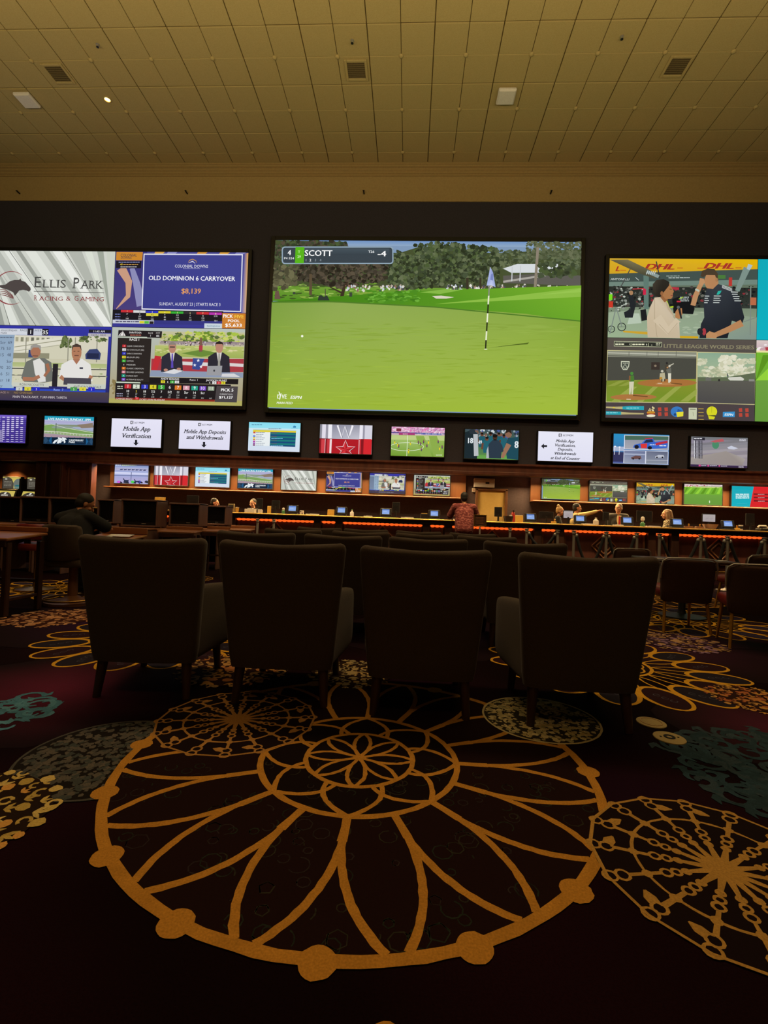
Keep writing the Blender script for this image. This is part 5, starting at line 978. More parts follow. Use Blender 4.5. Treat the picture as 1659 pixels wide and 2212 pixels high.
# ------------------------------------------------------------------ lounge armchairs
def se_ring(hw, t, cy, z, bend, n=36, e=5., lift=0.):
    out = []
    for k in range(n):
        a = 2*PI*k/n; ca, sa = math.cos(a), math.sin(a)
        x = hw*math.copysign(abs(ca)**(2/e), ca); y = t*math.copysign(abs(sa)**(2/e), sa)
        out.append((x, cy+y+bend*(x/max(hw, .01))**2, z+lift*(x/max(hw, .01))**2))
    return out
def armchair(label, group):
    t = thing('armchair', (0, 0, 0), label, 'armchair', 0, group)
    b = MB(); rings = []
    def sec(z, k=1., kh=0., lift=0.):
        s = max(0., (z-.175)/.725); hw = .286+.066*s; th = .06-.012*s; cy = -.25-.125*s
        return se_ring(hw-kh, th*k, cy, z, .035*(.4+.6*s), lift=lift)
    rings += [sec(.200, .6, .02), sec(.206, .9, .005)]+[sec(.206+.662*i/11, 1, 0, .016*(i/11)**3) for i in range(1, 12)]
    rings += [sec(.884, .93, .006, .018), sec(.895, .75, .018, .019), sec(.9, .45, .034, .019)]
    b.loft(rings); b.build('backrest', 'fabric', t, True)
    for sg in (-1, 1):
        a = MB(); R_ = []
        for i in range(9):
            s = i/8; y = -.26+.60*s; zt = .64-.03*s-.02*s*s; x = sg*(.25+.072*s); hx = .04+.006*s; zb = .21+.0*s
            k = 1. if i < 7 else (.9 if i == 7 else .6)
            R_.append([(x+hx*k*math.copysign(abs(math.cos(q))**.5, math.cos(q)), y, (zt+zb)/2+(zt-zb)/2*(1 if k == 1 else .985 if k > .8 else .94)*math.copysign(abs(math.sin(q))**.35, math.sin(q))) for q in [2*PI*j/24 for j in range(24)]])
        a.loft(R_); a.build('armrest', 'fabric', t, True)
    s = MB().box((0, .05, .285), (.50, .58, .15), .02); s.build('seat_base', 'fabric', t, True)
    s = MB(); s.loft([se_ring(.25*k, .26*k, .06, z, 0, 32, 6) for z, k in ((.355, .94), (.375, 1), (.43, 1), (.455, .96), (.465, .86))]); s.build('seat_cushion', 'fabric', t, True)
    for sx in (-1, 1):
        for y, dy in ((-.25, -.03), (.27, .02)):
            MB().tube([(sx*.235, y, .215), (sx*.25, y+dy, 0)], [.03, .021], 10).build('leg', 'darkwood', t, True)
    return t
rows = [(1, (286, 601, 920, 1284), (1168, 1178, 1190, 1211), (2.55, 2.56, 2.50, 2.46), (.08, .03, 0., -.03)),
        (2, (546, 738, 926, 1141), (1150, 1160, 1166, 1177), (4.15, 4.2, 4.2, 4.08), (.04, .02, 0, -.03)),
        (3, (630, 778, 918, 1055), (1134, 1140, 1146, 1152), (5.7, 5.72, 5.75, 5.65), (.02, .01, 0, -.02)),
        (4, (689, 790, 905, 1022), (1130, 1133, 1139, 1142), (7.4, 7.4, 7.3, 7.2), (0, 0, 0, 0))]
RN = {1: 'nearest row', 2: 'second row', 3: 'third row', 4: 'farthest row'}; CN = ('leftmost', 'second from the left', 'third from the left', 'rightmost')
proto = None
for r, xs, ys, Ys, rz in rows:
    for i in range(4):
        lab = 'brown upholstered armchair seen from behind, %s in the %s' % (CN[i], RN[r])
        p = at_y(xs[i], ys[i], Ys[i])
        if proto is None: proto = o = armchair(lab, 'armchairs facing the screens in four rows')
        else: o = copy_tree(proto); o['label'] = lab
        o.location = (p.x, Ys[i]+.40, 0); o.rotation_euler.z = rz[i]

# ------------------------------------------------------------------ betting counter
CX0, CX1, CY, CZ = -8.4, 11.2, 11.0, 1.135
ct = thing('betting_counter', ((CX0+CX1)/2, CY, 0), 'long dark wood betting counter with orange light strips under its top', 'counter')
ox = (CX0+CX1)/2
def cb(name, m, mb): return mb.build(name, m, ct)
cb('countertop', 'wood', MB().box((0, .33, CZ-.02), (CX1-CX0, .76, .04), .012))
cb('edge_glint_strip', 'edgeglint', MB().tube([(-(CX1-CX0)/2, -.052, CZ-.018), ((CX1-CX0)/2, -.052, CZ-.018)], .021, 12))  # strip added so the counter edge shows as a bright gold line
cb('apron', 'darkwood', MB().box((0, .05, CZ-.085), (CX1-CX0, .06, .09), .006))
cb('carcass', 'darkwood', MB().box((0, .42, .52), (CX1-CX0-.02, .5, 1.03)))
cb('plinth', 'redwood', MB().box((0, .11, .17), (CX1-CX0, .16, .34), .01).box((0, .09, .355), (CX1-CX0, .22, .03), .008))
cb('foot_rail', 'brass', MB().tube([(-(CX1-CX0)/2, -.08, .2), ((CX1-CX0)/2, -.08, .2)], .02, 10))
a0 = 1.01-ox
for k in range(-4, 4):
    a = a0+2.517*k
    for (xa, xb, wide) in ((a, a+1.83, 1), (a+2.02, a+2.33, 0)):
        if xb+ox > CX1 or xa+ox < CX0: continue
        st = MB(); n = max(3, round((xb-xa)/.105)); st.box(((xa+xb)/2, .135, .992), (xb-xa, .05, .012))
        for i in range(n): st.ball((xa+(xb-xa)*(i+.5)/n, .125, .978), ((xb-xa)/n*.54, .03, .03), 8, 5)
        cb('light_strip', 'led', st)
        cb('front_panel', 'redwood', MB().box(((xa+xb)/2, .175, .68), (xb-xa, .02, .62), .004))
        for x in (xa+.03, xb-.03): cb('panel_stile', 'orangewood', MB().box((x, .15, .66), (.05, .03, .58), .006))
        if wide:
            cx = (xa+xb)/2
            for hd in (.27, .17):
                for sx in (-1, 1):
                    for sz in (-1, 1):
                        cb('diamond_bar', 'orangewood', MB().box((cx+sx*hd/2, .148, .66+sz*hd/2), (hd*1.414, .03, .03), .006, Matrix.Rotation(sx*sz*R(45), 3, 'Y')))
    for x in (a-.09, a+1.925):
        if x+ox < CX0 or x+ox > CX1: continue
        cb('pilaster', 'darkwood', MB().box((x, .105, .71), (.17, .14, .66), .008).box((x, .09, .42), (.19, .16, .06), .006))
TOP = CZ+.001
def on_top(u, v, Y=11.3): p = at_y(u, v, Y); return Vector((p.x, Y, TOP))
# customer-facing terminals
def terminal(label):
    t = thing('betting_terminal', (0, 0, 0), label, 'terminal', 0, 'small lit terminals along the counter')
    MB().box((0, .06, .015), (.24, .2, .03), .008).box((0, .07, .06), (.08, .05, .09), .008).build('stand', 'black', t)
    tilt = Matrix.Rotation(R(-16), 3, 'X')
    MB().box((0, .03, .125), (.27, .045, .185), .012, tilt).build('housing', 'black', t)
    f = MB()
    for sx in (-1, 1): f.box(tilt @ Vector((sx*.112, -.03, 0))+Vector((0, .036, .125)), (.03, .012, .16), .003, tilt)
    f.build('side_key_strip', 'trouser', t)
    p = tilt @ Vector((0, -.0245, .008)); picture(t, 'terminal', 0, .125+p.z, .17, .118, .03+p.y, 'display', 'lit pale blue display', (R(-16), 0, 0))
    return t
tp = None
for u, v, rz, lab in ((631, 1105, 0, 'second blue terminal left of the yellow folder'), (737, 1110, 0, 'terminal between the yellow folder and a white bottle'), (833, 1114, 0, 'terminal just left of the tall black monitor'), (938, 1118, 0, 'terminal next to a black box with yellow top, left of red shirted customer'), (1146, 1126, 0, 'terminal beside the yellow folder right of the cream door'), (1253, 1131, -.15, 'terminal in front of the pointing man'), (1355, 1134, -.15, 'terminal in front of the man in red tie'), (1463, 1139, -.15, 'terminal in front of the long haired woman'), (1573, 1143, -.1, 'terminal right of the metal bowl')):
    if tp is None: tp = o = terminal('')
    else: o = copy_tree(tp)
    o['label'] = 'black betting '+lab if not lab.startswith('second') else 'black betting terminal with lit display, leftmost on the counter'
    o.location = on_top(u, v, 11.25); o.rotation_euler.z = rz
def put(name, u, v, label, cat, parts, Y=11.3, rz=0., group=None):
    t = thing(name, on_top(u, v, Y), label, cat, rz, group)
    for pn, m, mb in parts: mb.build(pn, m, t, m in ('white', 'green', 'brass', 'steel'))
    return t
def folder(u, v, w_, h_, label, m='manila', Y=11.3, rz=0.):
    lean = Matrix.Rotation(R(-10), 3, 'X')
    put('folder', u, v, label, 'folder', [('cover', m, MB().box((0, 0, h_/2), (w_, .012, h_), .003, lean)), ('back_cover', m, MB().box((w_*.06, .03, h_/2+.006), (w_, .006, h_), .002, lean)), ('sheet', 'paper', MB().box((0, .015, h_/2+.008), (w_*.94, .008, h_*.98), .0, lean))], Y, rz)
folder(581, 1108, .085, .17, 'tan upright folder beside the pale box', Y=11.2, rz=.3); folder(714, 1111, .15, .14, 'yellow folder standing left of a terminal'); folder(1121, 1126, .18, .16, 'yellow folder standing right of the cream door')
folder(343, 1096, .24, .30, 'yellow folder standing behind the dark carrel monitors', Y=11.4); folder(250, 1094, .18, .20, 'pale framed notice standing behind the carrels', 'paper', 11.4, .2)
def mon(u, v, w_, h_, label, Y=11.55, rz=0., face=None, zz=.12):
    t = thing('computer_monitor', on_top(u, v, Y), label, 'monitor', rz)
    MB().box((0, 0, .008), (w_*.5, .16, .016), .004).box((0, .0, .09), (.04, .03, .16), .004).build('stand', 'black', t)
    MB().box((0, .02, zz+h_/2), (w_, .03, h_), .006).build('back_cover', 'black', t)
    v_ = MB()
    for i in range(5): v_.box((0, .002, zz+h_*.25+i*h_*.1), (w_*.6, .006, .006))
    v_.build('vent_slot', 'trouser', t)
    if face: picture(t, face, 0, zz+h_/2, w_*.94, h_*.9, -.001, 'display', 'lit grey display')
    return t
mon(595, 1104, .2, .2, 'dark monitor right of the tan folder'); mon(560, 1098, .15, .24, 'tall dark screen behind the pale box'); mon(855, 1114, .18, .26, 'tall black monitor back between two terminals'); mon(1076, 1124, .18, .23, 'black monitor back in front of the cream door')
mon(1227, 1130, .23, .19, 'white faced monitor between the bun haired woman and the pointing man', 11.62, 0, 'grey_table', .14); mon(1531, 1141, .30, .19, 'white faced monitor above the metal bowl', 11.62, 0, 'grey_table', .17)
mon(1309, 1133, .14, .2, 'dark monitor left of the man in red tie'); mon(1392, 1136, .36, .26, 'wide dark monitor right of the man in red tie', 11.62); mon(415, 1100, .3, .26, 'wide dark monitor at the left end of the counter', 11.6)
mon(1621, 1146, .2, .28, 'dark monitor near the right end of the counter', 11.62); mon(1180, 1127, .34, .16, 'wide low dark monitor right of the yellow folder', 11.62)
bott = lambda h_, r: MB().lathe([(0, 0), (r, .004), (r, h_*.62), (r*.4, h_*.78), (r*.35, h_*.9), (r*.42, h_*.92), (r*.42, h_), (0, h_)], n=14)
put('spray_bottle', 612, 1106, 'small pale bottle with green base left of a terminal', 'bottle', [('body', 'green', bott(.12, .04)), ('cap', 'paper', MB().ball((0, 0, .115), (.032, .026, .035)))])
put('white_bottle', 760, 1112, 'round white bottle right of a terminal', 'bottle', [('body', 'white', bott(.15, .045)), ('cap', 'green', MB().lathe([(.02, .15), (.02, .17), (0, .17)], n=10))])
put('tissue_bottle', 1388, 1136, 'pale spray bottle with green base right of the suited man', 'bottle', [('body', 'green', bott(.13, .05)), ('top', 'paper', MB().loft([[(.05*k*math.cos(a), .04*k*math.sin(a), z) for a in [2*PI*i/10 for i in range(10)]] for z, k in ((.12, .5), (.16, .9), (.21, .8), (.235, .3))]))])
put('grey_bottle', 1287, 1133, 'squat grey bottle left of the suited man', 'bottle', [('body', 'paper', bott(.17, .06))])
put('steel_bowl', 1534, 1142, 'wide steel bowl under the white faced monitor', 'bowl', [('bowl', 'steel', MB().lathe([(.0, 0), (.1, .0), (.155, .1), (.165, .115), (.15, .112), (.1, .02), (0, .012)], n=24))], 11.3)
put('paper_tray', 541, 1105, 'pale cardboard box of slips at the left of the counter', 'box', [('box', 'paper', MB().box((0, 0, .045), (.24, .16, .09), .004)), ('slips', 'white', MB().box((0, 0, .1), (.12, .1, .02), .002))])
put('slip_box', 562, 1106, 'small pale box beside the cardboard box', 'box', [('box', 'paper', MB().box((0, 0, .04), (.09, .1, .08), .004)), ('slip', 'white', MB().box((.0, 0, .085), (.07, .06, .01)))], 11.2)
put('card_reader', 500, 1101, 'grey upright card reader at the left end of the counter', 'device', [('body', 'vent', MB().box((0, 0, .1), (.15, .06, .2), .012)), ('display', 'trouser', MB().box((0, -.032, .13), (.11, .006, .08), .002))])
put('paper_cup', 512, 1101, 'tan paper cup next to the grey card reader', 'cup', [('cup', 'manila', MB().lathe([(0, 0), (.035, 0), (.045, .11), (.041, .11), (.03, .01)], n=14)), ('lid', 'paper', MB().lathe([(.047, .108), (.047, .118), (0, .125)], n=14))], 11.2)
put('printed_mug', 652, 1109, 'white box with dark squares right of the leftmost terminal', 'box', [('box', 'paper', MB().box((0, 0, .05), (.08, .08, .1), .004)), ('square', 'trouser', MB().box((-.018, -.042, .07), (.024, .004, .022)).box((.018, -.042, .03), (.024, .004, .022)))])
put('ticket_printer', 916, 1117, 'black ticket printer with yellow lit top', 'printer', [('body', 'black', MB().box((0, 0, .06), (.17, .18, .12), .01)), ('lid', 'manila', MB().box((0, 0, .126), (.15, .15, .012), .004))])
put('red_fire_can', 1108, 1122, 'red fire extinguisher beside the cream door', 'extinguisher', [('body', 'redcan', MB().lathe([(0, 0), (.045, 0), (.045, .2), (.03, .24), (.015, .25), (0, .25)], n=14)), ('handle', 'black', MB().box((0, -.02, .27), (.03, .09, .04), .006))], 11.6)
put('paper_holder', 1098, 1125, 'dark tapered bin in front of the cream door', 'bin', [('bin', 'black', MB().lathe([(0, 0), (.09, 0), (.12, .14), (.11, .14), (.08, .01)], n=18)), ('paper', 'paper', MB().box((.05, -.02, .13), (.06, .02, .08), .003))], 11.45)
for i, (u, v) in enumerate(((1196, 1129), (1486, 1140), (1510, 1141), (1590, 1145))):
    put('desk_stapler' if i != 1 else 'wooden_tray', u, v, ('small tan box near the bun haired woman', 'low wooden tray right of the long haired woman', 'brown stamp stand left of the metal bowl', 'tan hole punch right of the rightmost terminal')[i], ('box', 'tray', 'stamp', 'punch')[i], [('body', ('manila', 'orangewood', 'orangewood', 'manila')[i], MB().box((0, 0, .025), ((.1, .2, .16, .12)[i], .1, .05), .008)), ('knob', 'gold', MB().lathe([(0, .05), (.014, .05), (.02, .1), (0, .11)], (.02, 0, 0), 10))])
put('telephone', 1647, 1147, 'dark telephone under a lamp at the right end', 'telephone', [('base', 'black', MB().box((0, 0, .03), (.2, .2, .06), .015)), ('handset', 'paper', MB().tube([(-.1, 0, .08), (-.07, 0, .115), (.07, 0, .115), (.1, 0, .08)], .022, 10)), ('keypad', 'paper', MB().box((.02, -.06, .064), (.08, .05, .008)))])
put('drink_can', 1600, 1145, 'pale tumbler near the right end of the counter', 'cup', [('cup', 'paper', MB().lathe([(0, 0), (.035, 0), (.045, .12), (.04, .12), (.03, .01)], n=14)), ('sleeve', 'trouser', MB().lathe([(.0375, .03), (.0455, .09)], n=14))])
for i, (u, v, wd) in enumerate(((675, 1110, .3), (795, 1115, .2), (880, 1118, .3), (985, 1122, .12), (1270, 1132, .26), (1335, 1135, .2), (1410, 1138, .3))):
    put('paper_stack', u, v, 'low stack of pale slips on the counter, %s' % ('left of the yellow folder', 'right of the white bottle', 'right of the tall black monitor', 'left of the red shirted customer', 'right of the pointing man\'s terminal', 'in front of the man in red tie', 'right of the pale spray bottle')[i], 'papers', [('slips', 'paper', MB().box((0, 0, .012), (wd, .12, .024), .003)), ('top_slip', 'white', MB().box((wd*.12, .01, .027), (wd*.6, .09, .004), 0, Matrix.Rotation(.2, 3, 'Z')))], 11.15)
# framed sign on a pole before the counter
t = thing('sign_stand', (at_y(1037, 1125, 10.3).x, 10.3, 0), 'framed notice on a slim pole beside the red shirted customer', 'sign')
MB().lathe([(0, 0), (.16, 0), (.16, .015), (.03, .03), (.018, .05), (.018, 1.0), (0, 1.0)], n=16).build('pole', 'steel', t, True)
MB().box((0, 0, 1.135), (.24, .02, .22), .006).build('board', 'darkwood', t)
f = MB()
for sx in (-1, 1): f.box((sx*.125, -.005, 1.135), (.014, .03, .25), .003)
for sz in (-1, 1): f.box((0, -.005, 1.135+sz*.117), (.236, .03, .014), .003)
f.build('frame', 'brass', t)
v_ = MB()
for i in range(5): v_.box((-.01, -.0115, 1.2-.03*i), (.16-.02*(i % 2), .002, .009))
v_.build('printed_line', 'orangewood', t)
# small box and light switch above the cream door
t = thing('wall_cabinet', (1.98, 12.92, 2.16), 'white box on the wall above the cream door', 'box'); MB().box((0, 0, 0), (.54, .14, .24), .008).build('case', 'white', t); MB().box((.08, -.075, -.0), (.1, .006, .05), .003).build('label_plate', 'trouser', t); MB().box((0, -.074, .09), (.5, .006, .012)).build('lid_seam', 'vent', t)
t = thing('exit_switch', (1.72, 12.975, 1.97), 'small pale switch plate left of the cream door', 'switch'); MB().box((0, 0, 0), (.09, .05, .11), .006).build('plate', 'paper', t); MB().lathe([(0, 0), (.014, 0), (.012, .012), (0, .014)], (0, -.025, 0), 10, Matrix.Rotation(R(90), 3, 'X')).build('button', 'redcan', t)

# ------------------------------------------------------------------ stanchions and ropes
sp = None; posts = []
SU = [(557, 1117, 10.4), (592, 1118, 10.4), (1102, 1138, 10.2), (1138, 1140, 10.0), (1205, 1143, 9.8), (1240, 1145, 9.6), (1310, 1148, 9.5), (1376, 1151, 9.5), (1425, 1153, 9.4), (1514, 1156, 9.4), (1572, 1159, 9.2), (1652, 1162, 9.2)]
SL = ['left of the pair before the counter\'s left end', 'right of the pair before the counter\'s left end', 'first right of the cream door', 'second right of the cream door', 'third right of the cream door', 'behind the far right armchair', 'in front of the suited man', 'left of two near the long haired woman', 'right of two near the long haired woman', 'left of the metal bowl', 'right of the metal bowl', 'at the right edge of the view']
for (u, v, Y), l in zip(SU, SL):
    p = at_y(u, v, Y)
    if sp is None:
        sp = o = thing('stanchion', (0, 0, 0), '', 'stanchion', 0, 'stanchions before the counter')
        MB().lathe([(0, 0), (.17, 0), (.17, .012), (.06, .035), (.03, .05)], n=20).build('base', 'steel', o, True)
        MB().lathe([(.026, .04), (.026, .93)], n=14).build('post', 'steel', o, True)
        MB().lathe([(.026, .92), (.036, .93), (.036, .965), (.026, .975), (.045, .985), (.045, 1.0), (0, 1.004)], n=16).build('cap', 'steel', o, True)
    else: o = copy_tree(sp)
    o['label'] = 'slim steel stanchion, '+l; o.location = (p.x, Y, 0); posts.append((o, p.x, Y))
def rope(i, j, sag, label):
    a = Vector((posts[i][1], posts[i][2], .9)); b = Vector((posts[j][1], posts[j][2], .9)); d = (b-a).normalized(); a += d*.05; b -= d*.05
    t = thing('stanchion_rope', (a+b)/2, label, 'rope', 0, 'black ropes between the stanchions'); m = (a+b)/2; t.location = (m.x, m.y, .9)
    P = [a.lerp(b, k/16)-Vector((m.x, m.y, .9))-Vector((0, 0, sag*(1-(2*k/16-1)**2))) for k in range(17)]
    MB().tube(P, .028, 10).build('cord', 'rope', t, True)
    for q in (P[0], P[-1]): MB().ball(q, (.03, .03, .045), 10, 6).build('end_fitting', 'steel', t, True)
rope(3, 4, .25, 'black rope sagging left of the far right armchair'); rope(5, 6, .55, 'black rope hanging before the diamond panel by the suited man'); rope(6, 7, .5, 'black rope hanging right of the suited man'); rope(8, 9, .5, 'black rope hanging before the long haired woman'); rope(9, 10, .55, 'black rope hanging before the metal bowl'); rope(10, 11, .5, 'black rope hanging at the right edge')

# ------------------------------------------------------------------ right hand table chairs and table
def side_chair(label):
    t = thing('side_chair', (0, 0, 0), label, 'chair', 0, 'low backed chairs with gold legs at the right')
    b = MB(); b.loft([[(x, -.2-.05*s+y+.03*(x/.27)**2, z) for x, y in ring] for s, z, ring in [(s, .34+.47*s, [(hw*k*math.copysign(abs(math.cos(q))**.4, math.cos(q)), .035*k*math.copysign(abs(math.sin(q))**.5, math.sin(q))) for q in [2*PI*j/28 for j in range(28)]]) for s, hw, k in ((0, .235, .9), (.03, .24, 1), (.3, .25, 1), (.7, .258, 1), (.88, .258, 1), (.95, .25, .98), (.985, .235, .85), (1, .21, .5))]])
    b.build('backrest', 'chairback', t, True)
    rim = [(-.262, -.22, .60), (-.268, -.245, .72), (-.255, -.252, .79), (-.215, -.256, .82), (0, -.262, .827), (.215, -.256, .82), (.255, -.252, .79), (.268, -.245, .72), (.262, -.22, .60)]
    MB().tube(rim, .009, 8).build('back_rim', 'steel', t, True)
    MB().loft([se_ring(.25*k, .24*k, .03, z, 0, 28, 5) for z, k in ((.40, .95), (.42, 1), (.475, 1), (.495, .93))]).build('seat', 'red', t, True)
    MB().box((0, .03, .385), (.4, .38, .04), .008).build('seat_frame', 'gold', t)
    for sx in (-1, 1):
        for y in (-.2, .22): MB().tube([(sx*.2, y*.85, .39), (sx*.225, y*1.15, 0)], [.017, .013], 10).build('leg', 'gold', t, True)
    return t
sc_ = None
for u, v, Y, rz, l in ((1496, 1206, 5.1, -.1, 'brown low backed chair with gold legs, nearer the armchairs'), (1672, 1214, 4.45, -.35, 'brown low backed chair with shiny rim and red seat at the right edge'), (1366, 1186, 7.2, 0, 'small brown chair showing past the rightmost armchair'), (1640, 1195, 6.6, .3, 'brown chair farther back at the right edge')):
    if sc_ is None: sc_ = o = side_chair(l)
    else: o = copy_tree(sc_); o['label'] = l
    p = at_y(u, v, Y); o.location = (p.x, Y+.25, 0); o.rotation_euler.z = rz; o.scale.z = .945
t = thing('cocktail_table', (at_y(1480, 1220, 6.1).x, 6.15, 0), 'dark low table behind the gold legged chairs', 'table')
MB().box((0, 0, .70), (.95, .7, .035), .012).build('tabletop', 'darkwood', t); MB().lathe([(0, 0), (.26, 0), (.26, .02), (.05, .05), (.04, .08), (.04, .69), (.12, .695)], n=20).build('pedestal', 'black', t, True)
for i, (u, v) in enumerate(((1411, 1207), (1552, 1231))):
    p = at_y(u, v, 6.0); q = thing('paper_slip', (min(max(p.x, t.location.x-.40), t.location.x+.40), 5.93, .7175), ('white paper slip at the left end of the dark table', 'white paper slip at the right end of the dark table')[i], 'paper', .3)
    MB().box((0, 0, .004), (.09, .06, .008), .002).build('slip', 'paper', q); MB().box((.01, .0, .0095), (.06, .05, .003)).build('fold', 'white', q)

# ------------------------------------------------------------------ carrels with switched-off monitors, left
def carrel(u0, u1, v0, v1, Y, label, rz=0., desk=True, screen='screenoff'):
    a, b = at_y(u0, v0, Y), at_y(u1, v1, Y); wd, ht = b.x-a.x, a.z-b.z
    t = thing('betting_carrel', ((a.x+b.x)/2, Y, 0), label, 'carrel', rz, 'carrels with dark monitors'); zb = b.z; cz = (a.z+b.z)/2
    q = MB(); w2 = wd/2+.012
    for sx in (-1, 1): q.box((sx*w2, .17, cz+.005), (.022, .36, ht+.07), .004)
    q.box((0, .17, cz+ht/2+.03), (wd+.046, .38, .03), .006); q.box((0, .35, cz), (wd, .02, ht+.03)); q.box((0, .17, zb-.02), (wd, .36, .03), .004)
    q.build('monitor_housing', 'carrelwood', t)
    MB().box((0, .12, cz), (wd, .2, ht-.004), .008).build('monitor', 'black', t)
    m = MB().box((0, .018, cz+.012), (wd-.06, .006, ht-.085), .002); m.build('monitor_screen', screen, t)
    MB().box((wd*.13, .016, cz-ht/2+.022), (wd*.13, .006, .012), .001).build('nameplate', 'steel', t)
    MB().box((0, -.12, .765), (wd+.05, .62, .035), .012).box((0, .15, .80), (wd+.04, .05, .04), .006).build('desktop', 'wood', t)
    MB().box((0, -.425, .735), (wd, .02, .06), .004).build('desk_rail', 'wood', t)
    for sx in (-1, 1):
        MB().box((sx*(wd/2-.005), -.1, .375), (.035, .5, .75), .008).build('side_panel', 'carrelwood', t)
    MB().box((0, .14, .42), (wd-.06, .03, .64), .004).build('back_panel', 'darkwood', t)
    return t
carrel(-2, 42, 1077, 1128, 8.3, 'carrel with brownish dark monitor at the left edge'); carrel(47, 103, 1077, 1127, 8.0, 'carrel with black monitor below the left kiosks'); carrel(110, 168, 1079, 1130, 7.9, 'carrel with black monitor behind the man in black')
carrel(214, 243, 1083, 1127, 8.8, 'narrow carrel with dark monitor right of the man in black'); carrel(266, 336, 1083, 1135, 8.2, 'carrel with largest black monitor, left of the yellow folder'); carrel(369, 428, 1091, 1133, 8.5, 'carrel with black monitor right of the yellow folder'); carrel(438, 485, 1096, 1131, 9.42, 'farthest right carrel with small black monitor')
# reading desks in front
def desk(u, v, Y, wd, dp, label, rz=0., z=.80, ups=.05):
    p = at_y(u, v, Y); t = thing('reading_desk', (p.x, Y, 0), label, 'desk', rz)
    tl = Matrix.Rotation(R(5), 3, 'X')
    MB().box((0, 0, z), (wd, dp, .03), .008, tl).build('desktop', 'wood', t)
    MB().box((0, dp/2-.01, z+.015+ups/2+dp*.05), (wd, .025, ups), .006).build('upstand', 'wood', t)
    MB().box((0, -dp/2+.01, z-.06), (wd-.04, .02, .07), .004).build('front_rail', 'darkwood', t)
    for sx in (-1, 1):
        for sy in (-1, 1): MB().box((sx*(wd/2-.04), sy*(dp/2-.05), (z-.05)/2), (.055, .055, z-.05), .008).build('leg', 'darkwood', t)
        MB().box((sx*(wd/2-.04), 0, .16), (.03, dp-.12, .03), .004).build('stretcher', 'darkwood', t)
    MB().box((0, dp/2-.05, .30), (wd-.1, .03, .03), .004).build('back_stretcher', 'darkwood', t)
    return t
dk1 = desk(-6, 1160, 4.65, .68, .5, 'wooden reading desk with dark legs at the left edge', -.03, .765)
dk2 = desk(250, 1157, 5.97, .60, .44, 'wooden reading desk under the elbow of the man in black', .04, .72, .09)
q = thing('open_newspaper', (dk2.location.x+.08, 5.93, .738), 'white printed sheets spread on the desk by the man in black', 'papers', .2)
MB().box((0, 0, .006), (.28, .2, .004), .001, Matrix.Rotation(R(7), 3, 'X')).build('sheet', 'paper', q); MB().box((.05, -.03, .012), (.2, .16, .003), .001, Matrix.Rotation(R(7), 3, 'X')).build('top_sheet', 'white', q)
desk(390, 1144, 7.75, .62, .3, 'dark topped desk in front of the carrel by the yellow folder', 0, .76); desk(466, 1142, 8.72, .44, .3, 'dark topped desk with crossed legs before the farthest carrel', 0, .76); desk(520, 1140, 9.4, .50, .3, 'small wooden desk right of the carrels', 0, .78)
# empty seat back behind the left desk
t = thing('swivel_stool', (at_y(70, 1145, 5.9).x, 6.0, 0), 'dark round backed stool behind the left reading desk', 'stool')
MB().loft([se_ring(.2*k, .04*k, -.16, z, .05, 28, 4) for z, k in ((.66, .9), (.69, 1), (.80, 1), (.84, .93), (.855, .7))]).build('backrest', 'red', t, True)
MB().lathe([(0, .52), (.2, .52), (.21, .55), (.2, .6), (.15, .62), (0, .625)], n=24).build('seat', 'red', t, True); MB().box((0, -.17, .62), (.08, .02, .16), .004).build('back_bracket', 'black', t)
MB().lathe([(0, 0), (.22, 0), (.22, .02), (.04, .05), (.03, .08), (.03, .52)], n=20).build('pedestal', 'brass', t, True)
# kiosks in the niche
for i, (u, l) in enumerate(((16, 'left self service kiosk with two yellow dark screens'), (70, 'right self service kiosk with two yellow dark screens'))):
    p = at_y(u, 1050, 12.35); t = thing('betting_kiosk', (p.x, 12.45, 0), l, 'kiosk', 0, 'kiosks in the amber niche')
    MB().box((0, .12, .78), (.56, .36, 1.56), .02).build('cabinet', 'black', t); MB().box((0, .08, 1.72), (.56, .1, .36), .012).build('upper_display_case', 'black', t)
    MB().box((.3, .1, 1.55), (.05, .3, .6), .01).build('side_fin', 'black', t)
    picture(t, 'kiosk_top', -.0, 1.725, .5, .31, .028, 'upper_display'); MB().box((0, -.06, 1.40), (.54, .16, .26), .012, Matrix.Rotation(R(-20), 3, 'X')).build('console', 'black', t)
    picture(t, 'kiosk_low', 0, 1.405, .48, .2, -.146, 'lower_display', None, (R(-20), 0, 0))
t = thing('niche_downlight', (at_y(16, 1010, 12.6).x, 12.65, 2.375), 'small warm downlight in the kiosk niche', 'downlight'); MB().lathe([(.05, -.012), (.065, -.012), (.065, .005), (.05, .005)], n=16).build('trim_ring', 'brass', t); MB().lathe([(0, -.004), (.048, -.004), (.048, .004), (0, .004)], n=16).build('bulb', 'amberbulb', t)
lamp('niche_lamp', 'SPOT', (t.location.x, 12.6, 2.34), 110, (1., .55, .2), (0, 0, 0), .05, None, 95)
t = thing('soffit_downlight', (at_y(227, 1003, 12.6).x, 12.6, 2.375), 'small warm downlight left of the first recess television', 'downlight'); MB().lathe([(.05, -.012), (.065, -.012), (.065, .005), (.05, .005)], n=16).build('trim_ring', 'brass', t); MB().lathe([(0, -.004), (.048, -.004), (.048, .004), (0, .004)], n=16).build('bulb', 'amberbulb', t)

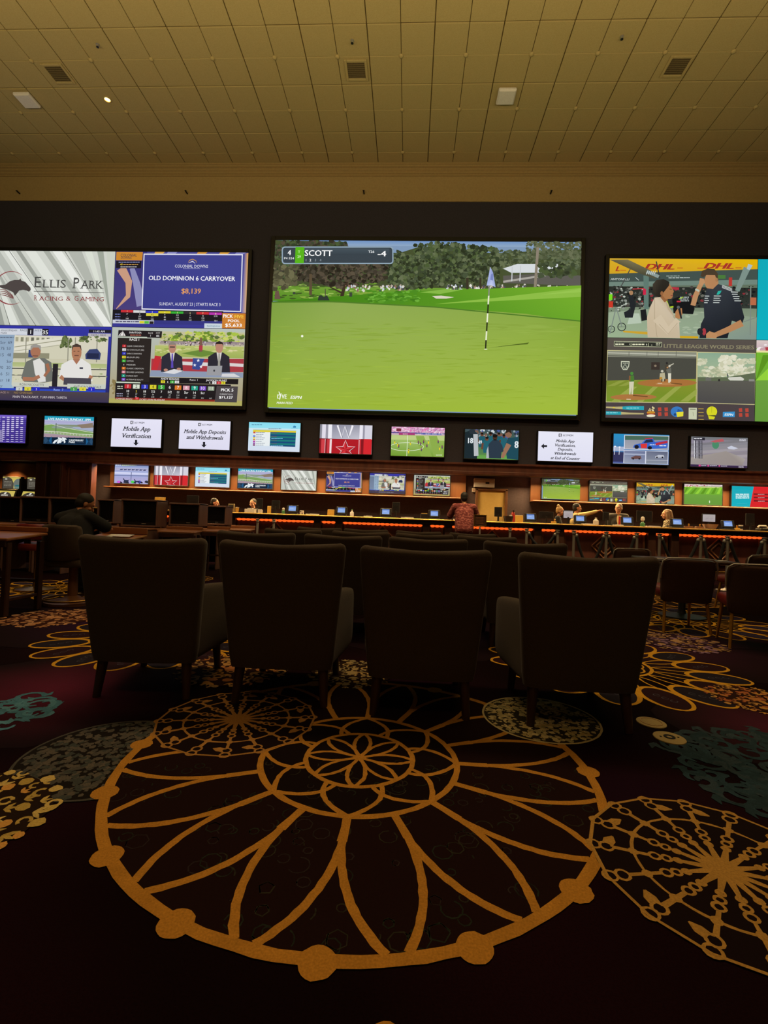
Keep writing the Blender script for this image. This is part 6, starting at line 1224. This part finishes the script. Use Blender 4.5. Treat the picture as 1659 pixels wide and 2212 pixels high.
# ------------------------------------------------------------------ ceiling fittings
for (x, y), l in zip(((-7.56, 9.41), (-1.355, 9.41), (4.89, 9.41)), ('square ceiling vent at the left, above the white speaker', 'square ceiling vent at the centre', 'square ceiling vent at the right')):
    t = thing('ceiling_vent', (x, y, ZC-.003), l, 'vent', 0, 'ceiling vents'); f = MB(); s = .20
    for q in (-1, 1): f.box((q*s, 0, -.012), (.05, .45, .024), .006); f.box((0, q*s, -.012), (.35, .05, .024), .006)
    f.build('frame', 'tile', t); MB().box((0, 0, -.003), (.36, .36, .006)).build('backing', 'ventdark', t)
    for k in range(9): MB().box((0, -.16+.04*k, -.012), (.35, .022, .004), 0, Matrix.Rotation(R(35), 3, 'X')).build('slat', 'vent', t)
for (x, y), l in zip(((-8.71, 9.99), (1.735, 10.0)), ('white square ceiling speaker at the left', 'white square ceiling speaker right of the centre')):
    t = thing('ceiling_speaker', (x, y, ZC-.003), l, 'speaker', 0, 'ceiling speakers'); MB().box((0, 0, -.035), (.37, .37, .07), .02).build('housing', 'white', t); MB().box((0, 0, -.073), (.32, .32, .008), .004).build('grille', 'white', t)
t = thing('ceiling_downlight', (-6.9, 10.02, ZC-.003), 'single lit downlight in the ceiling at the left', 'downlight'); MB().lathe([(.062, -.02), (.085, -.012), (.085, .0), (.062, .0)], n=20).build('trim_ring', 'tile', t); MB().lathe([(0, -.014), (.04, -.012), (.06, -.004), (.06, 0), (0, 0)], n=20).build('bulb', 'amberbulb', t)
lamp('downlight_lamp', 'SPOT', (-6.9, 10.02, ZC-.05), 60, (1., .75, .42), (0, 0, 0), .05, None, 80)
pend = None
for x, l in ((-6.32, 'sprinkler head hanging from the ceiling at the left'), (-1.37, 'sprinkler head hanging from the ceiling at the centre'), (3.59, 'sprinkler head hanging from the ceiling at the right')):
    t = thing('fire_sprinkler', (x, 8.82, ZC-.003), l, 'sprinkler', 0, 'ceiling sprinklers'); MB().lathe([(0, 0), (.035, 0), (.03, -.012), (.014, -.015), (.014, -.045), (0, -.045)], n=12).build('body', 'steel', t, True); MB().lathe([(0, -.05), (.024, -.05), (.026, -.056), (0, -.06)], n=12).build('deflector', 'black', t)
for i, u in enumerate((40, 403, 786, 1190)):
    p = at_y(u, 416, 12.12); t = thing('wall_sprinkler', (p.x, 12.12, p.z), 'small dark sprinkler on the cream band, %s of four from the left' % ('first', 'second', 'third', 'fourth')[i], 'sprinkler', 0, 'sprinklers on the cream band')
    MB().tube([(0, .06, 0), (0, -.05, 0)], .018, 10).build('pipe', 'black', t); MB().box((0, -.06, .012), (.05, .03, .008), .002).build('deflector', 'black', t)
for (x, y), l in zip(((1.363, 2.72), (1.361, 2.533)), ('plain round metal floor outlet cover, the farther of two', 'round metal floor outlet cover with a dark centre ring, the nearer of two')):
    t = thing('floor_outlet', (x, y, .002), l, 'outlet cover', 0, 'floor outlet covers'); MB().lathe([(0, 0), (.075, 0), (.074, .004), (.066, .006), (0, .0065)], n=28).build('cover', 'clothtan', t, True)
    if y < 2.6: MB().lathe([(.014, .0065), (.014, .009), (.027, .009), (.027, .0065)], n=20).build('centre_ring', 'trouser', t); MB().box((.043, 0, .007), (.008, .008, .003)).box((-.043, 0, .007), (.008, .008, .003)).build('screw', 'trouser', t)
    else: MB().lathe([(.05, .0065), (.05, .008), (.056, .008), (.056, .0065)], n=24).build('rim_groove', 'gold', t)
# ------------------------------------------------------------------ people
def cap(mb, p, q, r0, r1, n=14):
    p, q = Vector(p), Vector(q); mb.tube([p.lerp(q, k/4) for k in range(5)], [r0+(r1-r0)*k/4 for k in range(5)], n); mb.ball(p, r0, n, 8); mb.ball(q, r1, n, 8)
def chain(mb, pts, rs):
    for i in range(len(pts)-1): cap(mb, pts[i], pts[i+1], rs[i], rs[i+1])
def fuse(mb, name, m, parent, vox=.0085, sm=4):
    me = bpy.data.meshes.new(name); me.from_pydata(mb.v, [], mb.f)
    bm = bmesh.new(); bm.from_mesh(me); bmesh.ops.recalc_face_normals(bm, faces=bm.faces); bm.to_mesh(me); bm.free()
    o = bpy.data.objects.new(name, me); COL.objects.link(o)
    r = o.modifiers.new('r', 'REMESH'); r.mode = 'VOXEL'; r.voxel_size = vox; r.use_smooth_shade = True
    s = o.modifiers.new('s', 'SMOOTH'); s.factor = .5; s.iterations = sm
    dg = bpy.context.evaluated_depsgraph_get(); e = o.evaluated_get(dg); nm = bpy.data.meshes.new_from_object(e); o.modifiers.clear(); o.data = nm; bpy.data.meshes.remove(me)
    nm.name = name; nm.materials.clear(); nm.materials.append(MT[m]); o.parent = parent; return o
def hand(mb, w_, d, up, curl=.5, point=False, side=1):
    """palm, four bent fingers and a thumb; d = along the hand, up = back of the hand"""
    w_, d, up = Vector(w_), Vector(d).normalized(), Vector(up); up = (up-d*up.dot(d)).normalized(); s = d.cross(up)*side
    pc = w_+d*.05; 
    for k in (-.5, .5): cap(mb, w_+s*k*.03, w_+d*.085+s*k*.05, .02, .017, 10)
    for i, (off, L_) in enumerate(((-.033, .068), (-.011, .078), (.011, .074), (.032, .058))):
        b = w_+d*.088+s*off; c_ = 0. if (point and i == 0) else curl*(1.9 if point else 1)
        q = b
        for j, f in enumerate((.45, .32, .23)):
            a = c_*(j+.6); dd = d*math.cos(a)-up*math.sin(a); e = q+dd*L_*f; cap(mb, q, e, .0095-.001*j, .0088-.001*j, 8); q = e
    t0 = w_+d*.03-s*.03; t1 = t0+(d*.6-s*.75).normalized()*.035-up*.006; t2 = t1+(d*.9-s*.25-up*curl*.6).normalized()*.03; cap(mb, t0, t1, .013, .011, 8); cap(mb, t1, t2, .011, .009, 8)
def figure(name, loc, rz, label, J, skin, top, hair, S=1., sleeve='short', trouser='trouser', headrot=(0, 0, 0), hairkind='short', extra=None, female=False, handpose=(.5, .5), point=None, group=None):
    """J: joints (pelvis, chest, neck, head, shoulders, elbows, wrists, hips, knees, ankles); figure faces +y"""
    t = thing(name, loc, label, 'person', rz, group); t.scale = (S, S, S)
    V = {k: Vector(v) for k, v in J.items()}
    b = MB(); sw = .88 if female else 1.
    hr = Matrix.Rotation(headrot[2], 3, 'Z') @ Matrix.Rotation(headrot[0], 3, 'X') @ Matrix.Rotation(headrot[1], 3, 'Y'); hc = V['head']
    hp = lambda x, y, z: hc+hr @ Vector((x, y, z))
    # torso, neck, legs
    for k in (-1, 1):
        chain(b, [V['pelvis']+Vector((k*.06, 0, 0)), V['chest']+Vector((k*.07*sw, 0, 0)), V['neck']+Vector((k*.05, 0, -.06))], [.105, .105*sw, .06])
        s_ = 'r' if k > 0 else 'l'
        chain(b, [V['sh'+s_], V['el'+s_], V['wr'+s_]], [.056*sw, .042*sw, .027*sw]); chain(b, [V['neck']+Vector((k*.03, 0, -.05)), V['sh'+s_]], [.06, .056*sw])
        chain(b, [V['hip'+s_], V['kn'+s_], V['an'+s_]], [.085, .058, .04]); f = (V['toe'+s_] if 'toe'+s_ in V else V['an'+s_]+Vector((0, .15, -.04))); chain(b, [V['an'+s_]+Vector((0, -.02, -.035)), f], [.038, .032])
        d = V['wr'+s_]-V['el'+s_]; up = Vector((0, 0, 1)) if abs(d.normalized().z) < .8 else Vector((k, 0, 0))
        hand(b, V['wr'+s_], d, up, handpose[0 if k < 0 else 1], point == s_, -k)
    cap(b, V['neck']-Vector((0, 0, .03)), hp(0, -.012, -.075), .053*sw, .05*sw)
    # head: skull, jaw, nose, brow, ears, lips
    b.ball(hp(0, -.012, .03), (.073, .093, .088), 20, 14, hr); b.ball(hp(0, .018, -.04), (.056, .066, .072), 18, 12, hr); b.ball(hp(0, .052, -.088), (.03, .027, .024), 12, 8, hr)
    cap(b, hp(0, .082, .012), hp(0, .106, -.026), .009, .014, 8); b.ball(hp(0, .078, .03), (.05, .016, .012), 12, 8, hr)
    for k in (-1, 1): b.ball(hp(k*.074, -.012, -.008), (.01, .02, .032), 10, 8, hr); b.ball(hp(k*.042, .06, -.03), (.022, .02, .02), 10, 8, hr); b.ball(hp(k*.014, .106, -.034), (.008, .008, .007), 8, 6, hr)
    b.ball(hp(0, .084, -.058), (.024, .01, .006), 10, 6, hr); b.ball(hp(0, .083, -.068), (.02, .01, .006), 10, 6, hr)
    body = fuse(b, 'body', skin, t, .0075, 3)
    for k in (-1, 1):
        e = MB().ball(hp(k*.031, .079, .006), (.013, .009, .007), 10, 6, hr).build('eye', 'paper', t, True); MB().ball(hp(k*.031, .0865, .006), (.005, .003, .005), 8, 5, hr).build('iris', 'hairdark', e)
    MB().ball(hp(0, .0895, -.0625), (.021, .004, .003), 10, 5, hr).build('mouth', 'red', t, True)
    # hair
    h = MB()
    if hairkind != 'bald':
        h.ball(hp(0, -.026, .045), (.080, .094, .086), 20, 12, hr); h.ball(hp(0, -.05, .0), (.075, .066, .08), 16, 10, hr)
        if hairkind == 'bun': h.ball(hp(0, -.07, .135), (.045, .045, .042), 14, 10, hr)
        if hairkind == 'long':
            for k in (-1, 1): chain(h, [hp(k*.066, -.02, .04), hp(k*.08, -.02, -.06), hp(k*.085, -.03, -.2)], [.04, .042, .03])
            chain(h, [hp(0, -.075, .05), hp(0, -.085, -.08), hp(0, -.09, -.23)], [.06, .065, .045])
        if hairkind == 'cap': chain(h, [hp(-.04, .06, .07), hp(.04, .06, .07)], [.03, .03])
    else:
        h.ball(hp(0, -.055, .005), (.078, .055, .055), 16, 10, hr)
    fuse(h, 'hair', hair, t, .009, 3)
    # top
    c = MB(); g = .014
    for k in (-1, 1):
        s_ = 'r' if k > 0 else 'l'
        chain(c, [V['pelvis']+Vector((k*.065, 0, -.03)), V['chest']+Vector((k*.075*sw, 0, 0)), V['neck']+Vector((k*.05, -.006, -.065))], [.132, .112*sw+g, .062+g]); chain(c, [V['neck']+Vector((k*.035, -.004, -.05)), V['sh'+s_]], [.06+g, .062*sw+g])
        if sleeve == 'long': chain(c, [V['sh'+s_], V['el'+s_], V['el'+s_].lerp(V['wr'+s_], .93)], [.06*sw+g, .05+g*.7, .036+g*.5])
        else: chain(c, [V['sh'+s_], V['sh'+s_].lerp(V['el'+s_], .85)], [.062*sw+g, .058+g])
    fuse(c, 'shirt' if top != 'clothsuit' else 'jacket', top, t, .011, 4)
    q = MB()
    for k in (-1, 1):
        s_ = 'r' if k > 0 else 'l'
        chain(q, [V['pelvis']+Vector((k*.045, 0, -.02)), V['hip'+s_], V['kn'+s_], V['an'+s_]+Vector((0, 0, .0))], [.105, .098, .072, .058])
    fuse(q, 'trousers', trouser, t, .012, 4)
    for k in ('l', 'r'):
        f = V['toe'+k] if 'toe'+k in V else V['an'+k]+Vector((0, .15, -.04)); sh = MB(); chain(sh, [V['an'+k]+Vector((0, -.03, -.035)), V['an'+k].lerp(f, .55)+Vector((0, 0, -.018)), f], [.045, .045, .036]); fuse(sh, 'shoe', 'clothblack', t, .012, 2)
    if extra: extra(t, V, hp, hr)
    return t
def stand(**kw):
    J = dict(pelvis=(0, 0, .95), chest=(0, .0, 1.26), neck=(0, -.005, 1.47), head=(0, .03, 1.615), shl=(-.185, 0, 1.41), shr=(.185, 0, 1.41), ell=(-.23, -.01, 1.13), elr=(.23, -.01, 1.13), wrl=(-.22, .12, .92), wrr=(.22, .12, .92),
             hipl=(-.09, 0, .92), hipr=(.09, 0, .92), knl=(-.1, .02, .5), knr=(.1, .02, .5), anl=(-.11, -.02, .085), anr=(.11, -.02, .085)); J.update(kw); return J
def stoolsit(seat=.62, lean=0., **kw):
    z = seat+.13-.95; J = stand()
    for k in ('pelvis', 'chest', 'neck', 'head', 'shl', 'shr', 'ell', 'elr', 'wrl', 'wrr', 'hipl', 'hipr'):
        x, y, zz = J[k]; J[k] = (x, y+lean*(zz-.95), zz+z)
    J.update(knl=(-.12, .40, seat+.06), knr=(.12, .40, seat+.06), anl=(-.12, .40, .30), anr=(.12, .40, .30)); J.update(kw); return J
def floor_at(u, Y): return (at_y(u, 1110, Y).x, Y, 0)
def bar_stool(loc, label, seat=.62):
    t = thing('bar_stool', loc, label, 'stool', 0, 'stools behind the counter')
    MB().lathe([(0, seat-.06), (.17, seat-.06), (.18, seat-.03), (.17, seat-.005), (0, seat)], n=20).build('seat', 'red', t, True)
    MB().lathe([(0, 0), (.2, 0), (.2, .02), (.03, .04), (.025, seat-.06)], n=18).build('pedestal', 'steel', t, True)
    MB().tube([(.16*math.cos(a), .16*math.sin(a), .24) for a in [2*PI*k/20 for k in range(21)]], .012, 8, False).build('foot_ring', 'steel', t, True)
# customer in the printed shirt
figure('person', floor_at(1003, 10.5), 0, 'customer in red printed shirt seen from behind, leaning on the counter', stand(pelvis=(0, -.06, .95), chest=(0, .02, 1.25), neck=(0, .06, 1.44), head=(0, .13, 1.575), shl=(-.195, .05, 1.38), shr=(.195, .05, 1.38), ell=(-.30, .16, 1.16), elr=(.30, .16, 1.16), wrl=(-.2, .38, 1.2), wrr=(.2, .38, 1.2)), 'skin', 'clothprint', 'hairdark', 1.03)
# staff
figure('person', floor_at(1206, 11.98), R(-112), 'woman with fair hair in a bun and black jacket behind the counter', stand(head=(0, .05, 1.61)), 'skin2', 'clothblack', 'hairblond', .90, 'long', headrot=(-.12, 0, .1), hairkind='bun', female=True)
figure('person', floor_at(1244, 12.05), R(-96), 'man in tan shirt behind the counter pointing out with a raised arm', stand(shl=(-.18, 0, 1.41), ell=(-.10, .29, 1.47), wrl=(-.04, .52, 1.55), shr=(.18, -.02, 1.40)), 'skin', 'clothtan', 'hairdark', .955, 'long', point='l')
def suit_extra(t, V, hp, hr):
    MB().loft([[(x*k, y+.0, z) for x, y in ((-.06, .118), (0, .137), (.06, .118), (.05, .1), (-.05, .1))] for z, k in ((1.02, .5), (1.2, .8), (1.36, 1.), (1.43, .8))]).build('dress_shirt', 'clothshirt', t, True)
    MB().box((0, .146, 1.40), (.04, .02, .03), .008).loft([[(-w_, .158, z), (w_, .158, z), (w_, .136, z), (-w_, .136, z)] for z, w_ in ((1.385, .012), (1.2, .022), (1.06, .026), (1.03, .005))]).build('necktie', 'tie', t)
    g = MB()
    for k in (-1, 1): g.tube([hp(k*.032, .094, .006)+hr @ Vector((.024*math.cos(a), 0, .018*math.sin(a))) for a in [2*PI*i/14 for i in range(15)]], .0025, 6, False); g.tube([hp(k*.056, .092, .01), hp(k*.078, 0, .01)], .0025, 6)
    g.build('glasses', 'black', t)
figure('person', floor_at(1335, 12.12), R(172), 'man in dark suit and red necktie behind the counter', stand(wrl=(-.16, .22, 1.1), wrr=(.16, .22, 1.1)), 'skin2', 'clothsuit', 'hairgrey', .975, 'long', headrot=(.1, 0, -.7), extra=suit_extra)
for u, Y, rz, l, hk, hcol, topm, fem, S, sl in ((1442, 12.05, R(70), 'woman with long brown hair and patterned blouse behind the counter', 'long', 'hairbrown', 'clothfloral', True, .98, 'long'), (461, 12.0, R(-80), 'dark haired clerk seen over the carrel monitors, face turned aside', 'short', 'hairdark', 'clothblack', True, .96, 'long'), (547, 12.3, R(160), 'clerk with dark hair behind the pale cardboard box', 'short', 'hairdark', 'clothblack', True, .98, 'long')):
    p = floor_at(u, Y); seat = .70 if u > 1000 else .62
    bar_stool(p, {1442: 'stool under the long haired woman', 461: 'stool under the clerk by the carrels', 547: 'stool under the clerk by the cardboard box'}[u], seat)
    d = -.0
    figure('person', p, rz, l, stoolsit(seat), 'skin2', topm, hcol, S, sl, hairkind=hk, female=fem, headrot=(-.1, 0, 0))
# man in black at the reading desk
px = -3.745
t = thing('swivel_chair', (px, 5.25, 0), 'brown swivel chair with brass foot ring under the man in black', 'chair', R(-4))
MB().loft([se_ring(.23*k, .05*k, -.22-.05*s, z, .07, 32, 4) for s, z, k in ((0, .5, .85), (.1, .53, .97), (.5, .68, 1), (.85, .84, .98), (.95, .87, .92), (1, .885, .7))]).build('backrest', 'fabric', t, True)
MB().loft([se_ring(.23*k, .22*k, 0, z, 0, 28, 5) for z, k in ((.42, .93), (.44, 1), (.50, 1), (.525, .93))]).build('seat', 'fabric', t, True)
MB().lathe([(0, 0), (.27, 0), (.27, .03), (.1, .06), (.05, .09), (.045, .42), (.1, .425)], n=28).build('pedestal', 'orangewood', t, True)
MB().tube([(.28*math.cos(a), .28*math.sin(a), .06) for a in [2*PI*k/32 for k in range(33)]], .012, 8, False).build('foot_ring', 'brass', t, True)
def cap_extra(t, V, hp, hr): pass
figure('person', (px, 5.25, 0), 0, 'man in black shirt seated at the left, leaning over a desk', dict(pelvis=(-.02, -.02, .615), chest=(-.07, .10, .87), neck=(-.11, .21, 1.05), head=(-.10, .29, 1.12), shl=(-.28, .14, .945), shr=(.08, .11, .965), ell=(-.29, .34, .78), elr=(.23, .22, .85), wrl=(-.16, .56, .82), wrr=(.04, .50, .84),
       hipl=(-.11, 0, .60), hipr=(.09, 0, .60), knl=(-.13, .40, .56), knr=(.14, .40, .56), anl=(-.08, .26, .17), anr=(.12, .2, .17)), 'skin', 'clothblack', 'hairdark', 1.0, 'short', headrot=(-.5, 0, -.8))
